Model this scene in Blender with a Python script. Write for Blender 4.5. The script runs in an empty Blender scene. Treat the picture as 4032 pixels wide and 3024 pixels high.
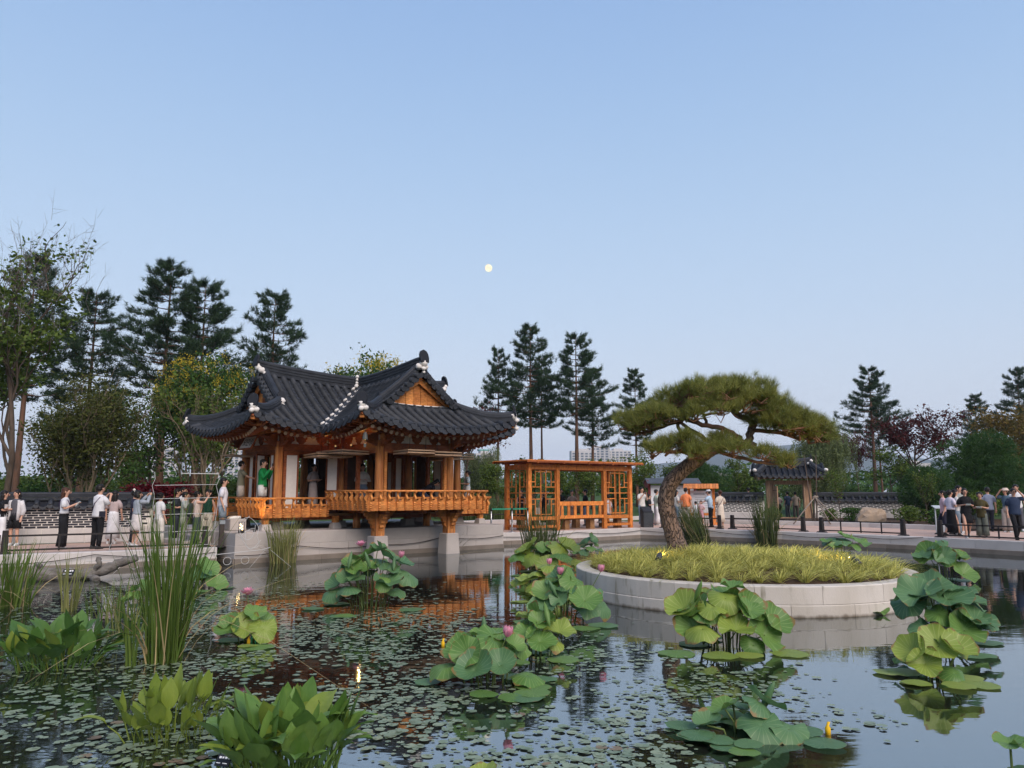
import bpy, bmesh, math, random
import numpy as np
from mathutils import Vector, Matrix, Euler
random.seed(7)
RNG = np.random.default_rng(11)
R = math.radians
SC = bpy.context.scene
COL = SC.collection

# ------------------------------------------------------------------ camera
CAM_H = 1.55
cd = bpy.data.cameras.new('camera'); cam = bpy.data.objects.new('camera', cd); COL.objects.link(cam)
cam.location = (0, 0, CAM_H); cam.rotation_euler = (R(98.0), 0, 0)
cd.sensor_width = 36.0; cd.lens = 27.05; cd.clip_start = 0.1; cd.clip_end = 30000
SC.camera = cam

# ------------------------------------------------------------------ sky, sun, exposure (dusk: the sun is going down behind the camera)
SUN_EL, SUN_AZ = R(40.0), R(150.0)          # azimuth clockwise from +Y
w = bpy.data.worlds.new('World'); SC.world = w; w.use_nodes = True
nt = w.node_tree; nt.nodes.clear()
def wn(t, **k):
    n = nt.nodes.new(t)
    for a, b in k.items(): setattr(n, a, b)
    return n
out = wn('ShaderNodeOutputWorld'); bg = wn('ShaderNodeBackground')
sky = wn('ShaderNodeTexSky', sky_type='NISHITA', sun_disc=False, sun_elevation=SUN_EL, sun_rotation=SUN_AZ,
         altitude=0, air_density=1.0, dust_density=0.6, ozone_density=4.0)
gam = wn('ShaderNodeGamma'); gam.inputs[1].default_value = 0.5
tc = wn('ShaderNodeTexCoord'); sep = wn('ShaderNodeSeparateXYZ'); ramp = wn('ShaderNodeValToRGB')
cr = ramp.color_ramp; cr.interpolation = 'B_SPLINE'
# dusk air: lavender near the horizon, clear blue above, the same all the way round
stops = [(0.0, (.72, .71, .74)), (.08, (.65, .68, .755)), (.22, (.50, .63, .80)), (.42, (.345, .515, .76)), (.62, (.225, .385, .70)), (1.0, (.16, .29, .6))]
cr.elements[0].position = 0; cr.elements[1].position = 1
for p_, c_ in stops[1:-1]: cr.elements.new(p_)
for e_, (p_, c_) in zip(cr.elements, stops): e_.position = p_; e_.color = (*c_, 1)
sc1 = wn('ShaderNodeVectorMath', operation='SCALE'); sc1.inputs['Scale'].default_value = 0.40
sc2 = wn('ShaderNodeVectorMath', operation='SCALE'); sc2.inputs['Scale'].default_value = 5.75
mx = wn('ShaderNodeMix', data_type='RGBA'); mx.inputs[0].default_value = 0.70
scN = wn('ShaderNodeVectorMath', operation='SCALE'); scN.inputs['Scale'].default_value = 2.05
L_ = nt.links.new
L_(sky.outputs[0], sc1.inputs[0]); L_(sc1.outputs[0], gam.inputs[0]); L_(gam.outputs[0], scN.inputs[0])
L_(tc.outputs['Generated'], sep.inputs[0]); L_(sep.outputs[2], ramp.inputs[0]); L_(ramp.outputs[0], sc2.inputs[0])
L_(scN.outputs[0], mx.inputs[6]); L_(sc2.outputs[0], mx.inputs[7]); L_(mx.outputs[2], bg.inputs[0]); L_(bg.outputs[0], out.inputs[0])
bg.inputs['Strength'].default_value = 0.15
sl = bpy.data.lights.new('sun', 'SUN'); sun = bpy.data.objects.new('sun', sl); COL.objects.link(sun)
sl.energy = 2.7; sl.angle = R(50); sl.color = (1.0, 0.86, 0.76)
sun.rotation_euler = (R(90) - SUN_EL, 0, -SUN_AZ + math.pi)
SC.view_settings.view_transform = 'Standard'; SC.view_settings.look = 'None'
SC.view_settings.exposure = 0.6; SC.view_settings.gamma = 1.0
SC.cycles.max_bounces = 8; SC.cycles.transparent_max_bounces = 12
SC.cycles.use_denoising = True; SC.cycles.use_adaptive_sampling = True; SC.cycles.adaptive_threshold = 0.02
SC.cycles.caustics_reflective = False; SC.cycles.caustics_refractive = False

# ------------------------------------------------------------------ helpers
def link(o, parent=None):
    COL.objects.link(o)
    if parent is not None: o.parent = parent
    return o
def tag(o, label=None, cat=None, group=None, kind=None):
    if label: o['label'] = label
    if cat: o['category'] = cat
    if group: o['group'] = group
    if kind: o['kind'] = kind
    return o
def empty(name, loc=(0, 0, 0), rz=0.0, parent=None):
    o = bpy.data.objects.new(name, None); o.location = loc; o.rotation_euler = (0, 0, rz); o.empty_display_size = .1
    return link(o, parent)
def inst(name, me, parent=None, loc=(0, 0, 0), rot=(0, 0, 0), scale=(1, 1, 1)):
    o = bpy.data.objects.new(name, me); o.location = loc; o.rotation_euler = rot; o.scale = scale
    return link(o, parent)
def mesh_np(name, V, F, mats, mi=None, smooth=False):
    V = np.asarray(V, dtype=np.float32); F = np.asarray(F, dtype=np.int32)
    me = bpy.data.meshes.new(name)
    me.vertices.add(len(V)); me.vertices.foreach_set('co', V.ravel())
    me.loops.add(F.size); me.loops.foreach_set('vertex_index', F.ravel())
    me.polygons.add(len(F)); me.polygons.foreach_set('loop_start', np.arange(0, F.size, F.shape[1], dtype=np.int32))
    if mi is not None: me.polygons.foreach_set('material_index', np.asarray(mi, dtype=np.int32))
    me.update(calc_edges=True)
    me.polygons.foreach_set('use_smooth', np.full(len(F), smooth))
    for m in (mats if isinstance(mats, (list, tuple)) else [mats]): me.materials.append(m)
    return me
def V3(*a): return np.array(a, dtype=float)
def frames(path):
    P = np.asarray(path, float); n = len(P)
    T = np.gradient(P, axis=0); T /= np.linalg.norm(T, axis=1)[:, None] + 1e-9
    ref = V3(0, 0, 1) if abs(T[0][2]) < .9 else V3(1, 0, 0)
    N = []; u = np.cross(T[0], ref); u /= np.linalg.norm(u)
    for i in range(n):
        u = u - T[i] * np.dot(u, T[i]); u /= np.linalg.norm(u) + 1e-9; N.append(u)
    N = np.array(N); return P, T, N, np.cross(T, N)
class MB:
    def __init__(s): s.v = []; s.f = []; s.sm = []
    def add(s, V, F, smooth=False):
        b = len(s.v); s.v += [tuple(map(float, p)) for p in V]; s.f += [tuple(b + i for i in q) for q in F]; s.sm += [smooth] * len(F); return s
    def box(s, c, d, rz=0.0, M=None):
        x, y, z = d[0] / 2, d[1] / 2, d[2] / 2
        V = [(-x, -y, -z), (x, -y, -z), (x, y, -z), (-x, y, -z), (-x, -y, z), (x, -y, z), (x, y, z), (-x, y, z)]
        if M is None: M = Matrix.Rotation(rz, 3, 'Z')
        V = [M @ Vector(p) + Vector(c) for p in V]
        return s.add(V, [(3, 2, 1, 0), (4, 5, 6, 7), (0, 1, 5, 4), (1, 2, 6, 5), (2, 3, 7, 6), (3, 0, 4, 7)])
    def bar(s, a, b, w, h, up=(0, 0, 1)):
        a = Vector(a); b = Vector(b); t = b - a; L = t.length
        if L < 1e-6: return s
        t.normalize(); u = Vector(up); sd = t.cross(u)
        if sd.length < 1e-4: sd = t.cross(Vector((1, 0, 0)))
        sd.normalize(); u = sd.cross(t)
        return s.box((a + b) / 2, (L, w, h), M=Matrix((t, -sd, u)).transposed())
    def taper(s, c, b, t, h):                    # tapered square block standing on c
        x, y = b[0] / 2, b[1] / 2; X, Y = t[0] / 2, t[1] / 2
        V = [(-x, -y, 0), (x, -y, 0), (x, y, 0), (-x, y, 0), (-X, -Y, h), (X, -Y, h), (X, Y, h), (-X, Y, h)]
        V = [(p[0] + c[0], p[1] + c[1], p[2] + c[2]) for p in V]
        return s.add(V, [(3, 2, 1, 0), (4, 5, 6, 7), (0, 1, 5, 4), (1, 2, 6, 5), (2, 3, 7, 6), (3, 0, 4, 7)])
    def tube(s, path, rad, n=8, cap=True, smooth=True, flat=1.0):
        P, T, N, B = frames(path); rad = np.broadcast_to(np.asarray(rad, float), (len(P),))
        a = np.linspace(0, 2 * math.pi, n, endpoint=False)
        V = (P[:, None, :] + rad[:, None, None] * (np.cos(a)[None, :, None] * N[:, None, :] + flat * np.sin(a)[None, :, None] * B[:, None, :])).reshape(-1, 3)
        F = [(i * n + j, i * n + (j + 1) % n, (i + 1) * n + (j + 1) % n, (i + 1) * n + j) for i in range(len(P) - 1) for j in range(n)]
        b = len(s.v); s.add(V, F, smooth)
        if cap:
            k = (len(P) - 1) * n
            s.f += [tuple(b + j for j in reversed(range(n))), tuple(b + k + j for j in range(n))]; s.sm += [False, False]
        return s
    def loft(s, rings, n=12, smooth=True, cap=True):  # rings: (cx,cy,cz,rx,ry)
        a = np.linspace(0, 2 * math.pi, n, endpoint=False); V = []
        for (x, y, z, rx, ry) in rings: V += [(x + rx * math.cos(t), y + ry * math.sin(t), z) for t in a]
        F = [(i * n + j, i * n + (j + 1) % n, (i + 1) * n + (j + 1) % n, (i + 1) * n + j) for i in range(len(rings) - 1) for j in range(n)]
        b = len(s.v); s.add(V, F, smooth)
        if cap:
            k = (len(rings) - 1) * n
            s.f += [tuple(b + j for j in reversed(range(n))), tuple(b + k + j for j in range(n))]; s.sm += [smooth, smooth]
        return s
    def prism(s, poly, d, O=(0, 0, 0), X=(1, 0, 0), Y=(0, 0, 1), Z=(0, 1, 0)):   # polygon in X/Y extruded +-d/2 along Z
        O, X, Y, Z = map(Vector, (O, X, Y, Z)); n = len(poly)
        V = [O + X * p[0] + Y * p[1] - Z * d / 2 for p in poly] + [O + X * p[0] + Y * p[1] + Z * d / 2 for p in poly]
        F = [tuple(range(n)), tuple(reversed(range(n, 2 * n)))] + [(i, i + n, (i + 1) % n + n, (i + 1) % n) for i in range(n)]
        return s.add(V, F)
    def sphere(s, c, r, nu=8, nv=6, jit=0.0, rng=None):
        rx, ry, rz = (r, r, r) if not hasattr(r, '__len__') else r; V = [(c[0], c[1], c[2] - rz)]; F = []
        for i in range(1, nv):
            t = -math.pi / 2 + math.pi * i / nv
            for j in range(nu):
                a = 2 * math.pi * j / nu; k = 1 + (rng.uniform(-jit, jit) if rng else 0)
                V.append((c[0] + rx * k * math.cos(t) * math.cos(a), c[1] + ry * k * math.cos(t) * math.sin(a), c[2] + rz * k * math.sin(t)))
        V.append((c[0], c[1], c[2] + rz)); e = len(V) - 1
        for j in range(nu):
            F.append((0, 1 + (j + 1) % nu, 1 + j)); F.append((e, e - nu + j, e - nu + (j + 1) % nu))
        for i in range(nv - 2):
            for j in range(nu): F.append((1 + i * nu + j, 1 + i * nu + (j + 1) % nu, 1 + (i + 1) * nu + (j + 1) % nu, 1 + (i + 1) * nu + j))
        return s.add(V, F, True)
    def mesh(s, name, mat):
        me = bpy.data.meshes.new(name); me.from_pydata(s.v, [], s.f)
        me.polygons.foreach_set('use_smooth', s.sm); me.update()
        for m in (mat if isinstance(mat, (list, tuple)) else [mat]): me.materials.append(m)
        return me
    def build(s, name, mat, parent=None, loc=(0, 0, 0), rz=0.0):
        return inst(name, s.mesh(name, mat), parent, loc, (0, 0, rz))
def bevel(o, w=.01, seg=1):
    m = o.modifiers.new('bevel', 'BEVEL'); m.width = w; m.segments = seg; m.limit_method = 'ANGLE'; return o

# ------------------------------------------------------------------ materials (all procedural)
def mat(name, c1, c2=None, rough=.7, scale=4.0, stretch=(1, 1, 1), bump=0.0, bscale=None, island=False, spec=None, trans=0.0, objrand=0.0, detail=4):
    m = bpy.data.materials.new(name); m.use_nodes = True; t = m.node_tree; N = t.nodes; b = N['Principled BSDF']
    b.inputs['Roughness'].default_value = rough; b.inputs['Specular IOR Level'].default_value = (.06 if island else .16) if spec is None else spec
    c2 = c2 or c1
    tc = N.new('ShaderNodeTexCoord'); mp = N.new('ShaderNodeMapping'); mp.inputs['Scale'].default_value = stretch
    nz = N.new('ShaderNodeTexNoise'); nz.inputs['Scale'].default_value = scale; nz.inputs['Detail'].default_value = detail
    t.links.new(tc.outputs['Object'], mp.inputs[0]); t.links.new(mp.outputs[0], nz.inputs['Vector'])
    mix = N.new('ShaderNodeMix'); mix.data_type = 'RGBA'; mix.inputs[6].default_value = (*c1, 1); mix.inputs[7].default_value = (*c2, 1)
    fac = N.new('ShaderNodeMapRange'); fac.inputs[1].default_value = .32; fac.inputs[2].default_value = .68
    t.links.new(nz.outputs[0], fac.inputs[0]); src = fac.outputs[0]
    if island:
        ge = N.new('ShaderNodeNewGeometry'); ad = N.new('ShaderNodeMath'); ad.operation = 'MULTIPLY_ADD'
        ad.inputs[1].default_value = .75; sc_ = N.new('ShaderNodeMath'); sc_.operation = 'MULTIPLY'; sc_.inputs[1].default_value = .3
        t.links.new(src, sc_.inputs[0]); t.links.new(ge.outputs['Random Per Island'], ad.inputs[0]); t.links.new(sc_.outputs[0], ad.inputs[2]); src = ad.outputs[0]
    if objrand:
        oi_ = N.new('ShaderNodeObjectInfo'); ad = N.new('ShaderNodeMath'); ad.operation = 'MULTIPLY_ADD'; ad.inputs[1].default_value = objrand
        sc_ = N.new('ShaderNodeMath'); sc_.operation = 'MULTIPLY'; sc_.inputs[1].default_value = 1 - objrand
        t.links.new(src, sc_.inputs[0]); t.links.new(oi_.outputs['Random'], ad.inputs[0]); t.links.new(sc_.outputs[0], ad.inputs[2]); src = ad.outputs[0]
    t.links.new(src, mix.inputs[0]); t.links.new(mix.outputs[2], b.inputs['Base Color'])
    if bump:
        n2 = N.new('ShaderNodeTexNoise'); n2.inputs['Scale'].default_value = bscale or scale * 6; n2.inputs['Detail'].default_value = 3
        t.links.new(mp.outputs[0], n2.inputs['Vector'])
        bp = N.new('ShaderNodeBump'); bp.inputs['Strength'].default_value = bump; bp.inputs['Distance'].default_value = .02
        t.links.new(n2.outputs[0], bp.inputs['Height']); t.links.new(bp.outputs[0], b.inputs['Normal'])
    if trans:
        tr = N.new('ShaderNodeBsdfTranslucent'); ms = N.new('ShaderNodeMixShader'); ms.inputs[0].default_value = trans
        t.links.new(mix.outputs[2], tr.inputs[0]); t.links.new(b.outputs[0], ms.inputs[1]); t.links.new(tr.outputs[0], ms.inputs[2])
        t.links.new(ms.outputs[0], N['Material Output'].inputs[0])
    m['mix'] = mix.name
    return m
def grain(m, st, sc=9.0, k=.55):
    t = m.node_tree; N = t.nodes; L = t.links.new; b = N['Principled BSDF']; mix = N[m['mix']]; tc = N.new('ShaderNodeTexCoord'); oi_ = N.new('ShaderNodeObjectInfo'); mp = N.new('ShaderNodeMapping'); mp.inputs['Scale'].default_value = st
    nz = N.new('ShaderNodeTexNoise'); nz.inputs['Scale'].default_value = sc; nz.inputs['Detail'].default_value = 6; mr = N.new('ShaderNodeMapRange'); mr.inputs[1].default_value = .35; mr.inputs[2].default_value = .65; mr.inputs[3].default_value = k + .1; mr.inputs[4].default_value = 1.1
    rr_ = N.new('ShaderNodeMapRange'); rr_.inputs[3].default_value = .74; rr_.inputs[4].default_value = 1.12; mu = N.new('ShaderNodeMath'); mu.operation = 'MULTIPLY'; sc_ = N.new('ShaderNodeVectorMath'); sc_.operation = 'SCALE'
    L(tc.outputs['Object'], mp.inputs[0]); L(mp.outputs[0], nz.inputs['Vector']); L(nz.outputs[0], mr.inputs[0]); L(oi_.outputs['Random'], rr_.inputs[0]); L(mr.outputs[0], mu.inputs[0]); L(rr_.outputs[0], mu.inputs[1]); L(mix.outputs[2], sc_.inputs[0]); L(mu.outputs[0], sc_.inputs['Scale']); L(sc_.outputs[0], b.inputs['Base Color']); return m
def emit(name, c, s):
    m = bpy.data.materials.new(name); m.use_nodes = True; b = m.node_tree.nodes['Principled BSDF']
    b.inputs['Base Color'].default_value = (*c, 1); b.inputs['Emission Color'].default_value = (*c, 1); b.inputs['Emission Strength'].default_value = s
    return m
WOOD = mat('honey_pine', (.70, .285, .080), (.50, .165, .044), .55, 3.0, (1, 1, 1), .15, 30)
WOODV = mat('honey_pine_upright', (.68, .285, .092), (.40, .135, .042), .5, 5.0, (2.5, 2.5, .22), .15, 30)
WOODR = mat('red_shaded_pine', (.36, .108, .036), (.22, .060, .021), .55, 3.0, (1, 1, 1), .15, 30)  # redder timber; on the eave members its darkness also stands for shade
WOODP = mat('pergola_pine', (.76, .265, .062), (.60, .19, .044), .5, 4.0, (1, 1, .4), .12, 30)
WOODG = mat('weathered_gate_wood', (.50, .33, .21), (.34, .21, .13), .7, 3.0, (3, 3, .4), .2, 20)
WOODB = mat('bench_wood', (.26, .14, .06), (.18, .09, .04), .65, 4.0)
WOODL = mat('pale_door_frame', (.50, .34, .22), (.36, .23, .15), .6, 4)
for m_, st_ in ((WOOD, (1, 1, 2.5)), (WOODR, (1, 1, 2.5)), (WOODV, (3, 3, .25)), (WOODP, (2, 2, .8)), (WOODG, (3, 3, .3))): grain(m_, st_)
PAPER = mat('door_paper', (.72, .66, .60), (.66, .60, .55), .8, 8.0)
PLAST = mat('white_plaster', (.74, .70, .66), (.62, .58, .54), .85, 6.0, bump=.4, bscale=14)
TILE = mat('roof_tile', (.041, .045, .053), (.016, .018, .023), .55, 3.0, bump=.25, bscale=40, spec=.22, objrand=.45)
TILED = mat('dark_roof_tile', (.020, .022, .028), (.012, .013, .017), .6, 5.0, bump=.2, bscale=40)
STONE = mat('granite', (.47, .425, .39), (.37, .335, .31), .8, 2.2, bump=.25, bscale=90, objrand=.5, detail=8)
STONED = mat('wet_granite', (.25, .21, .175), (.16, .135, .11), .5, 3.0, bump=.2, bscale=60, objrand=.4)
PAVE = mat('pinkish_paving', (.54, .375, .295), (.42, .29, .23), .85, 1.2, bump=.15, bscale=60, detail=8)
KERB = mat('pale_kerb', (.58, .54, .51), (.46, .425, .40), .8, 2.5, bump=.15, bscale=90, objrand=.4)
MORT = mat('white_mortar', (.74, .70, .64), (.66, .62, .56), .85, 8.0, bump=.2)
BRICK = mat('dark_brick', (.035, .033, .045), (.02, .02, .028), .8, 6.0, objrand=.5)
IRON = mat('black_iron', (.022, .018, .018), (.03, .026, .024), .55, 6.0)
STEEL = mat('brushed_steel', (.5, .5, .5), (.42, .42, .42), .3, 6.0)
SOIL = mat('soil', (.09, .055, .035), (.05, .032, .02), .95, 5.0, bump=.6, bscale=30)
LAWN = mat('lawn', (.060, .105, .028), (.035, .066, .018), .9, 1.5, bump=.5, bscale=40, detail=8)

# ------------------------------------------------------------------ the setting: water, ground, walkway, pond wall, platform
WZ = -0.44
POX, POY, PTH = -4.75, 26.9, R(40.6)              # the pavilion's own frame
PC, PS = math.cos(PTH), math.sin(PTH)
def pav(lx, ly): return (POX + PC * lx - PS * ly, POY + PS * lx + PC * ly)
EDGE_L = [(-24.0, 12.3), (-17.5, 16.4), (-12.26, 19.66), (-8.3, 22.1)]
PLAT = [pav(-5.55, -1.25), pav(-5.5, -1.8), pav(4.3, -1.8), pav(4.3, -0.4)]
EDGE_R = [(-1.2, 29.45), (2.65, 31.7), (5.6, 34.2), (8.25, 32.84), (10.67, 30.95), (12.6, 29.0), (14.4, 27.1), (16.1, 24.7), (17.6, 22), (18.8, 19), (19.5, 15.5), (19.5, 9), (17, 3)]
NEAR = [(-24, 3)]
def water_material():
    m = bpy.data.materials.new('pond_water'); m.use_nodes = True; t = m.node_tree; N = t.nodes; N.remove(N['Principled BSDF'])
    df = N.new('ShaderNodeBsdfDiffuse'); df.inputs[0].default_value = (.016, .018, .013, 1)
    gl = N.new('ShaderNodeBsdfGlossy'); gl.inputs['Roughness'].default_value = .035; gl.inputs[0].default_value = (.80, .84, .86, 1)
    fr = N.new('ShaderNodeFresnel'); fr.inputs[0].default_value = 1.33
    mr = N.new('ShaderNodeMapRange'); mr.inputs[3].default_value = .42; mr.inputs[4].default_value = 1.0
    tc = N.new('ShaderNodeTexCoord'); mp = N.new('ShaderNodeMapping'); mp.inputs['Scale'].default_value = (1.0, 2.4, 1)
    nz = N.new('ShaderNodeTexNoise'); nz.inputs['Scale'].default_value = 1.6; nz.inputs['Detail'].default_value = 3
    bp = N.new('ShaderNodeBump'); bp.inputs['Strength'].default_value = .05; bp.inputs['Distance'].default_value = .05
    mx = N.new('ShaderNodeMixShader')
    L = t.links.new
    L(tc.outputs['Object'], mp.inputs[0]); L(mp.outputs[0], nz.inputs['Vector']); L(nz.outputs[0], bp.inputs['Height'])
    L(bp.outputs[0], gl.inputs['Normal']); L(fr.outputs[0], mr.inputs[0]); L(mr.outputs[0], mx.inputs[0])
    L(df.outputs[0], mx.inputs[1]); L(gl.outputs[0], mx.inputs[2]); L(mx.outputs[0], N['Material Output'].inputs[0])
    return m
WATER = water_material()
wb = MB().add([(-30, 2.8, WZ), (24, 2.8, WZ), (24, 36, WZ), (-30, 36, WZ)], [(0, 1, 2, 3)])
tag(wb.build('water', WATER), 'dark still pond water mirroring the dusk sky', kind='structure')

loop = EDGE_L + PLAT + EDGE_R + NEAR
C0 = np.array((1.0, 18.0))
ring0 = np.array([(p[0] - C0[0], p[1] - C0[1]) for p in EDGE_L + EDGE_R + NEAR])
gv = []; gf = []; nr = len(ring0)
for k, (off, z) in enumerate([(.25, -.03), (5, -.03), (12, .0), (22, .25), (40, .6), (80, .9), (250, .5), (1200, 0), (3900, -2)]):
    for i, p in enumerate(ring0):
        d = np.linalg.norm(p); q = C0 + p / d * (d + off)
        gv.append((q[0], q[1], z + (.22 * math.sin(i * 1.7 + k) if 2 < k < 6 else 0)))
for k in range(8):
    for i in range(nr): gf.append((k * nr + i, (k + 1) * nr + i, (k + 1) * nr + (i + 1) % nr, k * nr + (i + 1) % nr))
gm = MB(); gm.add(gv, gf, True)
tag(gm.build('ground', LAWN), 'grass ground running out from the pond to the horizon', kind='structure')

def offset(line, d):
    P = np.array(line, float); o = []
    for i in range(len(P)):
        n = np.zeros(2)
        for a, b in ((i - 1, i), (i, i + 1)):
            if a >= 0 and b < len(P):
                t = P[b] - P[a]; t /= np.linalg.norm(t); n += (-t[1], t[0])
        n /= np.linalg.norm(n); o.append(P[i] + n * d)
    return o
def strip(name, inner, outer, z, m, label):
    v = [(*p, z) for p in inner] + [(*p, z) for p in outer]; n = len(inner)
    o = MB().add(v, [(i, i + 1, n + i + 1, n + i) for i in range(n - 1)]).build(name, m)
    return tag(o, label, kind='structure')
pl_in = offset(EDGE_L, .28); pl_out = offset(EDGE_L, 4.2); pl_in[-1] = np.array(pav(-5.52, -.9)); pl_out[-1] = np.array(pav(-5.52, 3.2))
strip('walkway', pl_in, pl_out, 0.0, PAVE, 'pinkish paved walkway between the pond and the tiled wall')
er = EDGE_R
pr_in = offset(er, .28); pr_out = [np.array(p) for p in [(-4.0, 34.0), (-1.5, 38.0), (4.6, 42.6), (9.2, 39.6), (14.05, 36.3), (17.0, 33.5), (19.8, 31), (23, 27.5), (24.5, 24), (25.5, 20), (26, 16), (26, 9), (24, 3)]]
strip('walkway', pr_in, pr_out, 0.002, PAVE, 'pinkish paved walkway round the pergola and the far bank')

# pond wall: coping stones over a wet brown footing, each stone a piece
def stone_run(parent, line, zt, zb, depth, m, name, lo=1.0, hi=1.7, gap=.007, proud=0.0, seed=1):
    rr = random.Random(seed); P = [Vector((*p, 0)) for p in line]; segs = []
    for a, b in zip(P[:-1], P[1:]):
        L = (b - a).length; n = max(1, round(L / rr.uniform(lo, hi))); cuts = [0] + sorted((k + rr.uniform(-.12, .12)) / n for k in range(1, n)) + [1]
        for c0, c1 in zip(cuts[:-1], cuts[1:]): segs.append((a.lerp(b, c0), a.lerp(b, c1)))
    for a, b in segs:
        t = (b - a).normalized(); nrm = Vector((-t.y, t.x, 0)); pr = proud + rr.uniform(-.004, .004)
        p0 = a + t * gap / 2 - nrm * pr; p1 = b - t * gap / 2 - nrm * pr; q0 = p0 + nrm * depth; q1 = p1 + nrm * depth
        mid = (p0 + p1) / 2; mb = MB(); bv = .012
        mb.add([Vector(p) - mid for p in (p0 + Vector((0, 0, zb)), p1 + Vector((0, 0, zb)), q1 + Vector((0, 0, zb)), q0 + Vector((0, 0, zb)),
                p0 + Vector((0, 0, zt - bv)), p1 + Vector((0, 0, zt - bv)), q1 + Vector((0, 0, zt)), q0 + Vector((0, 0, zt)),
                p0 + nrm * bv + Vector((0, 0, zt)), p1 + nrm * bv + Vector((0, 0, zt)))],
               [(0, 1, 5, 4), (4, 5, 9, 8), (8, 9, 6, 7), (2, 3, 7, 6), (1, 2, 6, 9, 5), (3, 0, 4, 8, 7)])
        mb.build(name, m, parent, loc=tuple(mid))
for nm, line, lab in (('a', EDGE_L, 'pale stone pond wall under the walkway in front of the tiled garden wall'), ('b', EDGE_R, 'pale stone pond wall curving from the pergola round the far bank')):
    pw = empty('pond_wall'); tag(pw, lab, 'wall')
    stone_run(pw, line, .006, -.29, .3, KERB, 'coping_stone', 1.1, 1.8, seed=3)
    stone_run(pw, line, -.292, -.75, .3, STONED, 'footing_stone', 1.4, 2.2, proud=.035, seed=4)
# the pavilion's stone platform
pf = empty('stone_platform'); tag(pf, 'raised granite platform in large coursed blocks under the wooden pavilion', 'platform')
top = [pav(-5.5 + .02, -1.8 + .02), pav(4.3 - .02, -1.8 + .02), pav(4.28, 5.3), pav(-5.48, 5.3)]
MB().add([(*p, .395) for p in top] + [(*p, -.5) for p in top], [(0, 1, 2, 3), (1, 2, 6, 5), (2, 3, 7, 6), (3, 0, 4, 7), (0, 1, 5, 4)]).build('core', STONE, pf)
pfl = [pav(-5.5, 5.3), pav(-5.5, -1.8), pav(4.3, -1.8), pav(4.3, 5.3)]
stone_run(pf, pfl, .40, .052, .35, STONE, 'stone_block', 1.5, 2.3, seed=8)
stone_run(pf, pfl, .05, -.298, .35, STONE, 'stone_block', 1.3, 2.1, proud=.002, seed=9)
stone_run(pf, pfl, -.30, -.75, .3, STONED, 'footing_stone', 1.5, 2.4, proud=.04, seed=10)
# steps up to the platform from the walkway, on its left face
st = empty('stone_steps', (*pav(-5.9, .2), 0), PTH); tag(st, 'two pale granite steps from the walkway up to the platform', 'steps')
for k, (x0, zt) in enumerate(((-.05, .26), (-.45, .13))):
    bevel(MB().box((x0 + .22, .9, zt / 2), (.42, 2.2, zt)).build('step', STONE, st), .012)
# kerbs of the planting beds
def kerb(line, h, label, seed):
    k = empty('bed_kerb'); tag(k, label, 'kerb'); stone_run(k, line, h, -.05, .22, KERB, 'kerb_stone', 1.0, 1.4, seed=seed)
kerb([(7.6, 41.0), (9.2, 39.6), (11.6, 38.1), (14.05, 36.3), (15.8, 34.6), (17.2, 32.6), (17.9, 31.2)], .2, 'low pale kerb of the planting bed before the gate', 21)
kerb([(-4.2, 33.9), (-1.5, 37.9), (1.5, 40.3), (4.6, 42.5), (7.5, 44.5)], .2, 'low pale kerb of the lawn behind the pergola', 22)
bed = [(9.25, 39.75), (11.7, 38.3), (14.15, 36.5), (15.95, 34.8), (17.35, 32.8), (18.1, 31.4), (26, 33), (26, 45), (8, 45), (7.7, 41.2)]
tag(MB().add([(*p, .10 + .05 * math.sin(i * 2.1)) for i, p in enumerate(bed)] + [(16, 40, .2)], [(i, (i + 1) % 10, 10) for i in range(10)], True).build('planting_bed', SOIL), 'bare soil of the planting bed before the far wall', kind='structure')
# black hose slung along the pond wall
def hose(line, zs, label):
    P = []
    for i in range(len(line) - 1):
        a = np.array(line[i]); b = np.array(line[i + 1]); n = 9
        for k in range(n if i < len(line) - 2 else n + 1):
            t = k / n; q = a + (b - a) * t; P.append((q[0], q[1], zs[i] + (zs[i + 1] - zs[i]) * t - .09 * math.sin(math.pi * t)))
    tag(MB().tube(P, .011, 6).build('hose', IRON), label, 'hose')
hose(offset([(-16.5, 17.02), (-13, 19.2), (-10.9, 20.5), (-8.35, 22.07)], -.06), [-.12, -.18, -.06, -.12], 'thin black cable slung along the left pond wall')
hose([pav(-5.5, -1.86), pav(-3.6, -1.86), pav(-.9, -1.87), pav(1.6, -1.87), pav(4.25, -1.86)], [-.2, -.02, -.1, .05, .0], 'thin black cable slung across the platform blocks')
hose(offset([(-1.1, 29.5), (2.65, 31.7), (5.6, 34.2), (8.25, 32.84), (10.67, 30.95), (12.6, 29.0), (14.3, 27.2)], -.05), [-.1, -.06, -.1, -.05, -.1, -.05, .0], 'thin black cable slung along the far pond wall')

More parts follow.
